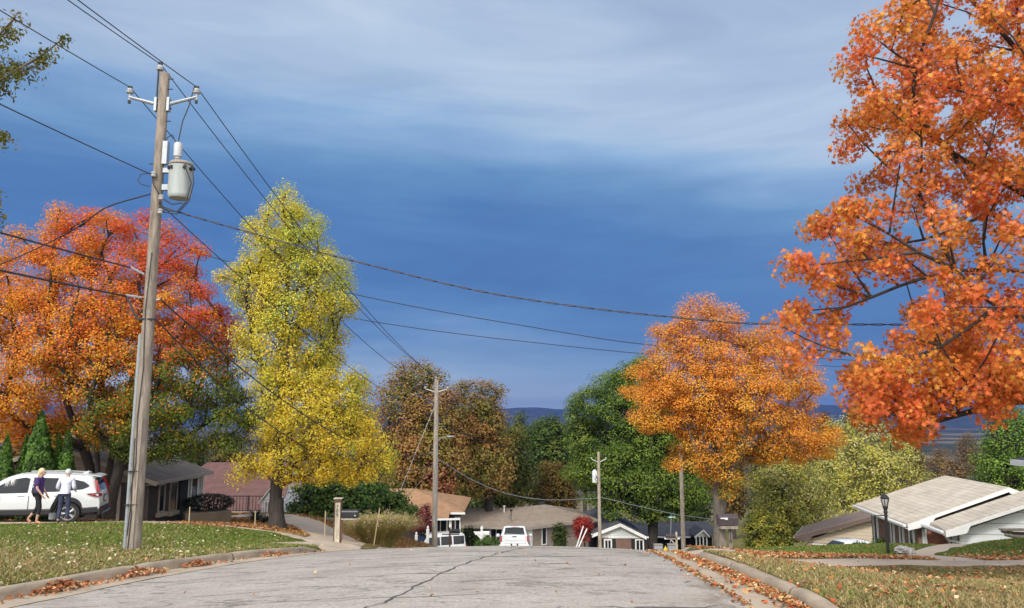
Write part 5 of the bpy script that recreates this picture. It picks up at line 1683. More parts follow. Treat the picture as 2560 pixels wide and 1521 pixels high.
# --- brown-roofed ranch house at the foot of the hill
def house_ranch():
    Ye = 71.0
    ze = dp(1190, 1285, Ye).z
    b = Vector((-1, 76, gz(0, 72) - .4))
    root = thing('ranch_house', 'long low ranch house with brown hip roof behind the white pickup', 'house', b)

    def E(u, z):  # point on the eave line: distance so that height is z
        return u, z
    def pt(u, v, z):
        q0 = dp(u, v, 1.0); q1 = dp(u, v, 2.0)
        t = (z - q0.z) / (q1.z - q0.z)
        return dp(u, v, 1.0 + t)
    eA, eB = pt(1113, 1281, ze), pt(1283, 1287, ze)
    eC, eD = pt(1392, 1273, ze), pt(1457, 1266, ze)
    zt = dp(1331, 1231, 78).z
    rP = pt(1331, 1231, zt)
    zt2 = zt - .25
    r0, r1 = pt(1141, 1240, zt2), pt(1219, 1242, zt2)
    back = [Vector((eD.x - 1.5, eD.y + 8, ze)), Vector((eA.x + .5, eA.y + 10, ze))]
    rf = MB()
    slab_roof(rf, [eA, eB, rP, r1, r0][::1], .12)
    slab_roof(rf, [eB, eD, rP], .12)
    slab_roof(rf, [eD, back[0], rP], .12)
    slab_roof(rf, [back[0], back[1], r0, r1, rP], .12)
    slab_roof(rf, [back[1], eA, r0], .12)
    r = rf.build('roof', SH_BROWN, root, b)
    q = pt(1230, 1236, zt2 + .35)
    MB().cyl(q - Vector((0, 0, .8)), q, .06).cyl(q, q + Vector((0, 0, .08)), .13).build('vent_pipe', WHITE, r, b)
    q = pt(1332, 1229, zt + .05); MB().box(q + Vector((-.4, .4, 0)), (.55, .3, .28)).build('roof_vent', IRON, r, b)
    q = pt(1247, 1270, (ze + zt) / 2 - .2)
    MB().tube([q, q + Vector((0, 0, .5)), q + Vector((.02, 0, .95))], .03, 5).blob(q + Vector((0, -.1, .9)), (.14, .1, .12)).tube([q + Vector((0, 0, .5)), q + Vector((-.2, 0, .35)), q + Vector((-.1, 0, .1))], .025, 5).build('aerial_mast', IRON, r, b)
    f = MB()
    for a, c in ((eA, eB), (eB + Vector((.01, 0, 0)), eD)):
        d = (c - a); n = Vector((d.y, -d.x, 0)).normalized()
        f.slab([a + n * .06 + Vector((0, 0, -.02)), c + n * .06 + Vector((0, 0, -.02)), c + n * .06 + Vector((0, 0, -.24)), a + n * .06 + Vector((0, 0, -.24))], -n * .09)
    f.build('gutter', TAUPE, root, b)
    # walls follow the bent front
    def inset(a, c, k):
        d = (c - a).normalized(); n = Vector((-d.y, d.x, 0)); return n * k
    wa, wb = eA + inset(eA, eB, .6) + Vector((.5, 0, 0)), eB + inset(eA, eB, .6)
    wd = eD + inset(eB, eD, .6) + (eB - eD).normalized() * .6
    z0, z1 = b.z - 2.2, ze - .12
    w = MB()
    for a, c in ((wa, wb), (wb, wd)):
        n = inset(a, c, .25)
        w.slab([(a.x, a.y, z1), (a.x, a.y, z0), (c.x, c.y, z0), (c.x, c.y, z1)][::-1], n)
    bk = [Vector((wd.x - 1.5, wd.y + 6.6, 0)), Vector((wa.x + .5, wa.y + 8.4, 0))]
    for a, c in ((wd, bk[0]), (bk[0], bk[1]), (bk[1], wa)):
        w.slab([(a.x, a.y, z1 - .02), (a.x, a.y, z0), (c.x, c.y, z0), (c.x, c.y, z1 - .02)][::-1], inset(a, c, .2))
    w.build('wall', BR_TAN, root, b)
    def onwall(a, c, u):  # where the view column u meets the wall line
        s0 = (u * K - CX)
        lo, hi = 0.0, 1.0
        for _ in range(40):
            mid = (lo + hi) / 2; q = a.lerp(c, mid)
            if pix((q.x, q.y, ze - 1))[0] < u * K: lo = mid
            else: hi = mid
        return a.lerp(c, lo)
    d1 = (wb - wa).normalized(); n1 = Vector((d1.y, -d1.x, 0)); d2 = (wd - wb).normalized(); n2 = Vector((d2.y, -d2.x, 0))
    q = onwall(wa, wb, 1211); q.z = ze - .95
    window(root, b, q, n1, 1.1, 1.5, WHITE, .12, GLASSD, 1, TRIM)
    q = onwall(wa, wb, 1258); q.z = ze - 1.15
    window(root, b, q, n1, .8, 1.7, WHITE, .1, GLASSD, 0)
    q = onwall(wb, wd, 1327); q.z = ze - 1.0
    window(root, b, q, n2, .55, 1.5, WHITE, .09, GLASSD, 0)
    q = onwall(wb, wd, 1290); q.z = ze - 1.35
    dd = MB().box(q + n2 * .03, (.8, .06, 2.2), rz=math.atan2(d2.y, d2.x)).build('door', TRIM, root, b)
    MB().blob(q + n2 * .1 + d2 * .3, (.04, .04, .04), 6, 4).build('handle', CHROME, dd, b)
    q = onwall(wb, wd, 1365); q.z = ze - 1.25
    MB().box(q + n2 * .02, (1.6, .04, 2.2), rz=math.atan2(d2.y, d2.x)).build('porch_shade_panel', DARKIN, root, b)  # flat near-black panel: shade of the porch put in as colour


house_ranch()

# --- white gabled brick house right of the pole, charcoal roof
def house_white_gable():
    y0 = 74.0
    pk = dp(1513, 1277, y0); eL = dp(1444, 1304, y0); eR = dp(1577, 1309, y0)
    ze = (eL.z + eR.z) / 2
    b = Vector((14, 82, gz(11, 76) - .5))
    root = thing('gabled_house', 'brown brick house with white gable and charcoal roof right of the transformer pole downhill', 'house', b)
    rf = MB(); dz = .16
    for a, c in ((eL, pk), (pk, eR)):
        a2, c2 = Vector((a.x, y0 + 15, a.z)), Vector((c.x, y0 + 15, c.z))
        slab_roof(rf, [a, a2, c2, c], .12)
    zrm = dp(1700, 1272, 93).z; zem = dp(1650, 1306, 88).z
    xl_, xr2 = pk.x + .5, dp(1742, 1300, 90).x
    slab_roof(rf, [(xl_, 87.5, zem), (xr2 + .4, 87.5, zem), (xr2, 93, zrm), (xl_ - 2, 93, zrm)], .12)
    slab_roof(rf, [(xl_ - 2, 93, zrm), (xr2, 93, zrm), (xr2 + .4, 98, zem), (xl_ - 3, 98, zem)], .12)
    # porch gable
    pg = dp(1716, 1292, 86); pl, pr_ = dp(1694, 1309, 86), dp(1731, 1308, 86)
    for a, c in ((pl, pg), (pg, pr_)):
        slab_roof(rf, [a, Vector((a.x, 90, a.z)), Vector((c.x, 90, c.z)), c], .1)
    rf.build('roof', SH_DARK, root, b)
    f = MB()
    rake(f, eL + Vector((0, -.04, 0)), pk + Vector((0, -.04, 0)), .06, .3, (0, 1, 0)); rake(f, pk + Vector((.002, -.04, 0)), eR + Vector((0, -.04, 0)), .06, .3, (0, 1, 0))
    f.build('bargeboard', WHITE, root, b); f = MB()
    rake(f, pl + Vector((0, -.04, 0)), pg + Vector((0, -.04, 0)), .05, .2, (0, 1, 0)); rake(f, pg + Vector((.002, -.04, 0)), pr_ + Vector((0, -.04, 0)), .05, .2, (0, 1, 0))
    f.build('bargeboard', WHITE, root, b)
    MB().box(((xl_ + pl.x) / 2 + 1.2, 87.42, zem - .12), (pl.x - xl_ - 2.6, .1, .14)).build('gutter', WHITE, root, b)
    zb_ = dp(1500, 1313, y0).z
    w = MB(); w.slab([(eL.x + .75, y0 + .3, zb_), (eR.x - .2, y0 + .3, zb_), (eR.x - .2, y0 + .3, ze - .1), (pk.x, y0 + .3, pk.z - .3), (eL.x + .75, y0 + .3, ze - .05)], (0, .2, 0))
    w.slab([(pl.x + .15, 86.2, pl.z - .1), (pr_.x - .15, 86.2, pr_.z - .1), (pg.x, 86.2, pg.z - .2)], (0, .15, 0))
    w.build('gable', SD_GREY, root, b)
    w = MB(); wallbox(w, eL.x + .8, eR.x - .3, y0 + .34, y0 + 14, b.z - 2, zb_ - .01); w.build('brick_wall', BR_BROWN, root, b)
    w = MB(); wallbox(w, eR.x - .28, xr2 - .6, 88.6, 97, b.z - 2, zem - .1); w.build('rear_wall', DARKIN, root, b)
    f = MB()
    f.box((eL.x + .8 + 2.6, y0 + .28, zb_ + .02), (eR.x - eL.x - 1.3, .06, .16)); f.build('trim_board', WHITE, root, b)
    for u, hw in ((1483, .5), (1560, .56)):
        q = dp(u, 1327, y0 + .33); q.z = zb_ - .72
        fo = window(root, b, q, (0, -1, 0), hw * 1.25, 1.05, WHITE, .12, GLASSD, 1)
        for s_ in (-1, 1): MB().box(q + Vector((s_ * (hw * .62 + .25), -.02, 0)), (.32, .05, 1.2)).build('shutter', IRON, fo, b)
    for k in range(4):
        x = pl.x + .25 + (pr_.x - pl.x - .5) * k / 3
        MB().box((x, 86.3, (pl.z - .1 + b.z - 1) / 2), (.13, .13, pl.z - .1 - b.z + 1)).build('porch_post', WHITE, root, b)
    MB().tube([dp(1446, 1304, y0), dp(1443, 1304, y0 - .2)], .05, 5).build('gutter', WHITE, root, b)


house_white_gable()

# ------------------------------------------------------------------ poles and lines
POLE = bark_mat('weathered_pole', (.27, .225, .18), 1.1)
POLE2 = bark_mat('pale_pole', (.38, .32, .255), .8)
FIBRE = M('fibreglass', (.50, .49, .46), .6, .08, 6, .03)
PORC = M('porcelain', (.43, .445, .45), .25, .06, 6, 0)
TANK = M('transformer_paint', (.37, .405, .40), .38, .1, 5, .05, stretch=(3, 3, .4))
CONDUIT = M('grey_conduit', (.25, .275, .29), .5, .1, 6, .05)


def pole(label, b, h, r0, r1, m, grp='utility poles', name='utility_pole', lean=(0, 0)):
    root = thing(name, label, 'utility pole', b, 0, grp)
    n = 10
    MB().tube([(lean[0] * (k / n), lean[1] * (k / n), -.4 + (h + .4) * k / n) for k in range(n + 1)], [r0 + (r1 - r0) * k / n for k in range(n + 1)], 14).build('shaft', m, root, smooth=True)
    return root


def insulator(mb, p):
    p = Vector(p)
    mb.lathe(p, [(.03, 0), (.075, .01), (.085, .04), (.05, .055), (.06, .075), (.045, .12), (.02, .13)], 10)


PB = at(333, 1378, 16); PB.z = gz(PB.x, 16)
PH = 9.08 - PB.z
mp = pole('tall weathered utility pole with grey transformer at the left, nearest of the poles', PB, PH, .14, .10, POLE)
zb = PB.z


def lz(z): return z - zb


za_ = lz(8.42)
for s_ in (-1, 1):
    arm = MB().tube([(s_ * .1, -.02, za_ - .05), (s_ * .72, -.02, za_ + .12)], [.04, .032], 8).box((s_ * .135, -.02, za_ - .05), (.05, .12, .3)).build('insulator_arm', GALV, mp, smooth=True)
    i_ = MB(); insulator(i_, (s_ * .72, -.02, za_ + .2)); i_.cyl((s_ * .72, -.02, za_ + .02), (s_ * .72, -.02, za_ + .22), .02, n=6); i_.build('insulator', PORC, arm, smooth=True)
    MB().lathe((s_ * .72, -.02, za_ - .02), [(.03, 0), (.035, .05), (.02, .08)], 8).cyl((s_ * .72, -.02, za_ + .31), (s_ * .72, -.02, za_ + .36), .05, n=8).build('clamp', IRON, arm)
i_ = MB(); insulator(i_, (-.09, -.05, PH + .05)); i_.build('insulator', PORC, mp, smooth=True)
MB().tube([(-.12, -.05, PH - .55), (-.12, -.05, PH + .08)], .02, 6).cyl((-.09, -.05, PH + .17), (-.09, -.05, PH + .23), .05, n=8).build('pin_bracket', IRON, mp)
for (s_, z) in ((1, 8.95), (1, 8.72), (1, 8.28), (1, 8.0), (-1, 7.05), (1, 6.9)): MB().tube([(s_ * .1, -.02, lz(z)), (s_ * .2, -.02, lz(z))], .012, 5).build('through_bolt', IRON, mp)
# transformer
tz = lz(6.28)
tcx, tcy = .50, -.06
tk = MB().lathe((tcx, tcy, tz), [(.20, 0), (.225, .03), (.232, .08), (.24, .68), (.248, .70)], 24).build('transformer', TANK, mp, smooth=True)
MB().lathe((tcx, tcy, tz + .722), [(.242, 0), (.246, .03), (.225, .06), (.1, .085)], 24).build('lid', TAUPE, tk, smooth=True)
bu = MB().lathe((tcx - .09, tcy, tz + .80), [(.045, 0), (.065, .02), (.045, .05), (.075, .07), (.05, .1), (.085, .12), (.09, .38), (.07, .42)], 12).build('bushing', PORC, tk, smooth=True)
for q_, s_ in (((.21, -.02, tz + .25), (.18, .1, .12)), ((.21, -.02, tz + .62), (.18, .1, .1)), ((.15, -.05, tz + 1.0), (.1, .12, .5))): MB().box(q_, s_).build('bracket', GALV, tk)
for a_ in (-2.35, -2.0): MB().box((tcx + .247 * math.cos(a_), tcy + .247 * math.sin(a_), tz + .62), (.05, .05, .07), rz=a_).build('lug', IRON, tk)
for a_ in (-.9, -.35, -.1): MB().cyl((tcx + .24 * math.cos(a_), tcy + .24 * math.sin(a_), tz + .62), (tcx + .31 * math.cos(a_), tcy + .31 * math.sin(a_), tz + .64), .035, n=8).build('terminal', IRON, tk)
wi = MB()
wi.tube([(.66, -.02, za_ + .36), (.58, -.05, za_ - .1), (.47, -.06, tz + 1.7), (tcx - .09, tcy, tz + 1.27)], .013, 6)
wi.tube([(tcx - .14, tcy, tz + 1.22), (.28, -.07, tz + 1.4), (.17, -.08, tz + 1.33), (.16, -.07, tz + 1.2)], .011, 6)
for a_, q in ((-.9, .0), (-.35, .05)):
    wi.tube([(tcx + .31 * math.cos(a_), tcy + .31 * math.sin(a_), tz + .62), (tcx + .3 + q, tcy - .15, tz + .3), (tcx + .22 + q, tcy - .15, tz - .1), (tcx, -.12, tz - .3 - q), (.2, -.1, tz - .25 - q), (.13, -.08, tz - .1 - q)], .014, 6)
wi.tube([(-.05, -.14, tz + .45), (-.02, -.17, tz + .3), (.15, -.15, tz + .0), (.4, -.15, tz - .15), (.62, -.16, tz - .12)], .014, 6)
wi.tube([(-.13, -.08, tz + .55), (-.32, -.1, tz + .52), (-.38, -.1, tz + .38), (-.3, -.1, tz + .3), (-.13, -.08, tz + .26)], .010, 6)
wi.build('wires', WIRE, tk)
sp_ = MB()
for z in (tz + .45, tz - .05, tz - .35):
    sp_.lathe((-.03 if z > tz + .3 else .16, -.15, z), [(.05, 0), (.06, .03), (.04, .05), (.06, .08), (.04, .1)], 10)
sp_.build('spool_insulator', PORC, mp, smooth=True)
# conduit, ground wire moulding, telecom stand-off arms
MB().tube([(-.145, -.05, -.1), (-.137, -.05, 2.0), (-.125, -.05, 4.3)], .04, 10).build('conduit', CONDUIT, mp, smooth=True)
MB().tube([(.04, -.142, .05), (.05, -.135, 1.4), (.06, -.128, 2.6)], .014, 6).build('cable_guard', TAUPE, mp, smooth=True)
MB().tube([(-.05, -.135, .05), (-.02, -.142, .7), (-.07, -.13, 1.2), (.0, -.138, 1.7), (-.03, -.134, 2.6), (.02, -.13, 3.6), (-.02, -.127, 4.8), (.03, -.122, 6.0)], .010, 5).tube([(-.09, -.115, .3), (-.04, -.138, 1.0), (-.06, -.13, 2.2)], .009, 5).build('ground_wire', WIRE, mp)
for z in (.9, 1.55): MB().box((-.055, -.10, z), (.25, .1, .012)).build('strap', IRON, mp)
MB().tube([(-.13, -.05, lz(4.66)), (-.40, -.08, lz(4.8))], .025, 6).build('stand_off_arm', GALV, mp)
MB().tube([(-.14, -.05, lz(4.17)), (-.46, -.08, lz(4.22))], .025, 6).build('stand_off_arm', GALV, mp)
MB().cyl((.16, -.05, lz(4.12)), (.24, -.05, lz(4.14)), .02).build('eye_bolt', GALV, mp)

# pole with the street lamp
P2 = at(1086, 1366, 46); P2.z = gz(P2.x, 46)
h2 = dp(1060, 925, 46).z - P2.z
p2 = pole('wooden utility pole carrying a street lamp, in the middle distance left of the road', P2, h2, .17, .125, POLE2)
for s_ in (-1, 1):
    arm = MB().tube([(s_ * .1, -.02, h2 - .75), (s_ * .66, -.02, h2 - .58)], [.035, .03], 6).build('insulator_arm', FIBRE, p2, smooth=True)
    i_ = MB(); insulator(i_, (s_ * .66, -.02, h2 - .56)); i_.build('insulator', PORC, arm, smooth=True)
i_ = MB(); insulator(i_, (-.03, -.02, h2 + .02)); i_.build('insulator', PORC, p2, smooth=True)
zl = dp(1075, 1072, 46).z - P2.z
la = MB().tube([(.12, -.1, zl - .1), (.35, -.2, zl + .08), (.7, -.25, zl + .15)], .03, 7).build('lamp_arm', GALV, p2, smooth=True)
MB().blob((.86, -.27, zl + .16), (.26, .11, .06), 10, 6).build('lamp_head', GALV, la, smooth=True)
MB().tube([(.1, -.12, 0), (.09, -.12, h2 * .6)], .035, 6).tube([(.03, -.15, 0), (.03, -.14, h2 - 1.2)], .012, 5).build('conduit', CONDUIT, p2)
MB().tube([(-.1, 0, dp(1050, 1105, 46).z - P2.z), (-.4, 0, dp(1050, 1104, 46).z - P2.z)], .025, 6).build('stand_off_arm', GALV, p2)
MB().tube([(.1, 0, dp(1070, 1040, 46).z - P2.z), (.35, 0, dp(1070, 1042, 46).z - P2.z)], .02, 6).build('stand_off_arm', GALV, p2)
# small transformer pole
P3 = at(1500, 1368, 68); P3.z = gz(P3.x, 68)
h3 = dp(1465, 1103, 68).z - P3.z
p3 = pole('slim pale pole with a small white transformer beside the white gabled house', P3, h3, .16, .12, POLE2)
for s_ in (-1, 1):
    arm = MB().tube([(s_ * .1, -.02, h3 - .85), (s_ * .62, -.02, h3 - .6)], .035, 6).build('insulator_arm', FIBRE, p3, smooth=True)
    i_ = MB(); insulator(i_, (s_ * .62, -.02, h3 - .58)); i_.build('insulator', PORC, arm, smooth=True)
zt_ = dp(1465, 1163, 68).z - P3.z
t3 = MB().lathe((-.36, -.05, zt_ - .5), [(.2, 0), (.22, .05), (.22, .9), (.18, .96), (.05, 1.1)], 14).build('transformer', M('pale_tank', (.66, .68, .67), .4, .05), p3, smooth=True)
MB().box((-.17, -.04, zt_), (.1, .08, .5)).build('bracket', GALV, t3)
MB().tube([(-.36, -.29, zt_ + .2), (-.2, -.27, zt_), (-.4, -.29, zt_ - .15), (-.25, -.28, zt_ - .35)], .025, 5).build('wires', WIRE, t3)
# two plain poles by the orange maple
P4 = at(1709, 1378, 56); P4.z = gz(P4.x, 56) - .3
h4 = dp(1670, 1085, 56).z - P4.z
p4 = pole('plain pale wooden pole rising into the orange maple', P4, h4, .16, .125, POLE2)
i_ = MB(); insulator(i_, (0, 0, h4)); i_.build('insulator', PORC, p4, smooth=True)
MB().box((0, -.13, h4 * .8), (.3, .05, .06)).build('bracket', GALV, p4)
MB().box((0, -.13, h4 * .92), (.05, .06, .3)).build('bracket', GALV, p4)
P5 = at(1784, 1375, 84); P5.z = gz(P5.x, 84)
h5 = dp(1747, 1190, 84).z - P5.z
p5 = pole('thin leaning pole farther off, left of the dark letter box', P5, h5, .14, .11, POLE2, lean=(.35, 0))
MB().box((.3, -.12, h5 * .93), (.28, .05, .06)).build('bracket', GALV, p5)


def cable(label, pts, r=.011, sag=0, n=28, name='power_line', twist=0, grp='overhead lines', cat='cable', m=WIRE, r2=None):
    pts = [Vector(p) for p in pts]
    out = []
    if len(pts) == 2:
        for k in range(n + 1):
            t = k / n; p = pts[0].lerp(pts[1], t); p.z -= sag * 4 * t * (1 - t); out.append(p)
    else:
        s = np.concatenate([[0], np.cumsum([(pts[i + 1] - pts[i]).length for i in range(len(pts) - 1)])])
        fx = [pchip(s, np.array([p[k] for p in pts]) + np.linspace(0, 1e-6, len(pts))) for k in range(3)]
        for t in np.linspace(0, s[-1], n + 1): out.append(Vector((float(fx[0](t)), float(fx[1](t)), float(fx[2](t)))))
    rad = [r + ((r2 or r) - r) * k / n for k in range(n + 1)]
    b = out[0].copy()
    mb = MB()
    if twist:
        for ph in (0, math.pi):
            mb.tube([p + Vector((0, math.cos(i * twist + ph) * r, math.sin(i * twist + ph) * r * 1.3)) for i, p in enumerate(out)], r * .8, 5)
    else: mb.tube(out, rad, 6)
    o = mb.build(name, m, None, b, True, loc=b)
    return tag(o, label, cat, grp)


def wp(x, y, z): return PB + Vector((x, y, z))


Q = Vector((PB.x - 3.6, PB.y - 36, 0))    # previous pole, behind the viewer


def prev(x, z): return Vector((Q.x + x, Q.y, z))


top2 = P2.z + h2
cable('left primary wire running from behind the viewer to the left arm of the tall pole', [prev(-.72, za_ + zb + 1.0), wp(-.72, -.02, za_ + .34)], .010, .9)
cable('centre primary wire running from behind the viewer to the top pin of the tall pole', [prev(-.09, zb + PH + 1.0), wp(-.09, -.05, PH + .2)], .010, .9)
cable('right primary wire running from behind the viewer to the right arm of the tall pole', [prev(.72, za_ + zb + 1.2), wp(.72, -.02, za_ + .34)], .010, .75)
cable('neutral wire running from behind the viewer to the spool below the transformer top', [prev(-.1, zb + tz + 1.3), wp(-.08, -.12, tz + .5)], .011, .7)
r_ = .010
cable('left primary wire going downhill from the tall pole to the lamp pole', [wp(-.72, -.02, za_ + .34), P2 + Vector((-.66, 0, h2 - .44))], r_, .75, r2=.014)
cable('centre primary wire going downhill from the top of the tall pole to the lamp pole', [wp(-.09, -.05, PH + .2), P2 + Vector((0, 0, h2 + .12))], r_, .75, r2=.014)
cable('right primary wire going downhill from the tall pole to the lamp pole', [wp(.72, -.02, za_ + .34), P2 + Vector((.66, 0, h2 - .44))], r_, .75, r2=.014)
cable('neutral wire going downhill from below the transformer to the lamp pole', [wp(.1, -.1, tz - .1), P2 + Vector((-.1, 0, h2 - 2.2))], r_, .6, r2=.014)
cable('upper telephone cable going downhill from the tall pole to the lamp pole', [wp(.24, -.05, lz(4.14)), P2 + Vector((-.38, 0, dp(1050, 1104, 46).z - P2.z))], .016, 1.25, name='telephone_cable', r2=.02)
cable('lower telephone cable sagging from the tall pole through the yellow tree to the lamp pole', [wp(.13, -.05, lz(3.75)), at(600, 1007, 22), at(768, 1123, 30), at(951, 1191, 39), P2 + Vector((-.15, 0, dp(1050, 1138, 46).z - P2.z))], .016, 0, 40, name='telephone_cable', r2=.02)
cable('upper telephone cable coming from the left to the tall pole', [prev(-.2, 5.6), wp(-.42, -.08, lz(4.8))], .018, .55, name='telephone_cable')
cable('lower telephone cable coming from the left to the tall pole', [prev(-.2, 5.0), wp(-.46, -.08, lz(4.2))], .02, .55, name='telephone_cable')
cable('black cable drooping from the lower stand-off arm to the tall pole', [wp(-.46, -.08, lz(4.22)), wp(-.3, -.12, lz(3.95)), wp(-.16, -.1, lz(3.72)), wp(.13, -.1, lz(3.72))], .022, 0, 14, name='telephone_cable')
sv = [wp(-.12, -.05, lz(6.38)), at(270, 517, 16.6), at(205, 562, 17.4), at(100, 618, 18.8), at(0, 661, 20.2), at(-140, 712, 23)]
cable('spliced service wire sloping from the tall pole to the left across the red maple', sv, .016, 0, 30, name='service_line')
spl = at(205, 562, 17.4)
one(MB().tube([spl + Vector((-.07, .03, -.03)), spl + Vector((.07, -.03, .03))], .035, 7), 'splice_sleeve', IRON, 'black splice sleeve on the service wire before the red maple', 'wire clamp', spl)
sv = [wp(.12, -.1, lz(6.1)), at(450, 532, 15.9), at(615, 579, 15.9), at(897, 656, 15.8), at(1281, 743, 15.6), at(1660, 791, 15.4), at(1906, 810, 15.3), at(2300, 812, 15.3), at(2700, 780, 15.2)]
cable('thick twisted service cable crossing the whole sky from the tall pole to the right maple', sv, .012, 0, 150, name='service_line', twist=1.1)
cable('middle of the three lines crossing the sky, behind the yellow tree', [at(250, 540, 41), at(526, 642, 41), at(728, 696, 42), at(912, 742, 43), at(1281, 810, 45), at(1609, 861, 48), at(2060, 897, 52), at(2700, 925, 56)], .024, 0, 60)
cable('lowest of the three lines crossing the sky, behind the yellow tree', [at(700, 760, 44), at(917, 802, 46), at(1281, 851, 48), at(1600, 884, 52), at(2060, 915, 56), at(2700, 935, 60)], .022, 0, 60)
cable('slack grey cable from the lamp pole down to the slim transformer pole', [P2 + Vector((.12, 0, dp(1068, 1120, 46).z - P2.z)), dp(1160, 1175, 51.5), dp(1250, 1208, 57), dp(1340, 1220, 61.5), P3 + Vector((-.1, 0, dp(1462, 1216, 68).z - P3.z))], .028, 0, 30, name='telephone_cable', m=GALV)
cable('thin wire crossing the oaks from the lamp pole toward the slim transformer pole', [P2 + Vector((.35, 0, dp(1070, 1042, 46).z - P2.z)), P3 + Vector((0, 0, h3 - 2.2))], .015, 0, 30)
cable('guy wire from the lamp pole down to the left', [P2 + Vector((-.1, 0, h2 - 1.6)), dp(950, 1262, 45)], .014, 0, 12, name='guy_wire', m=GALV)
cable('service wire from the lamp pole down behind the dark green bush', [P2 + Vector((-.12, 0, dp(1052, 1140, 46).z - P2.z)), dp(950, 1262, 52)], .02, 0, 12, name='service_line', m=GALV)
cable('grey cable from the slim transformer pole to the plain pole in the orange maple', [P3 + Vector((.12, 0, dp(1468, 1213, 68).z - P3.z)), dp(1560, 1236, 62.5), P4 + Vector((-.1, 0, dp(1665, 1258, 56).z - P4.z))], .026, 0, 20, name='telephone_cable', m=GALV)
cable('grey cable from the plain pole past the leaning pole', [P4 + Vector((.1, 0, dp(1672, 1258, 56).z - P4.z)), dp(1740, 1268, 56), dp(1800, 1276, 56), dp(1900, 1283, 56)], .022, 0, 14, name='telephone_cable', m=GALV)
cable('thin wire in front of the deep green tree, right of the slim transformer pole', [P3 + Vector((0, 0, dp(1467, 1165, 68).z - P3.z)), dp(1560, 1185, 66), dp(1640, 1192, 63), dp(1735, 1180, 60)], .016, 0, 20)

# ------------------------------------------------------------------ vehicles
SKIN = M('skin', (.50, .30, .22), .55, .06, 9, 0)


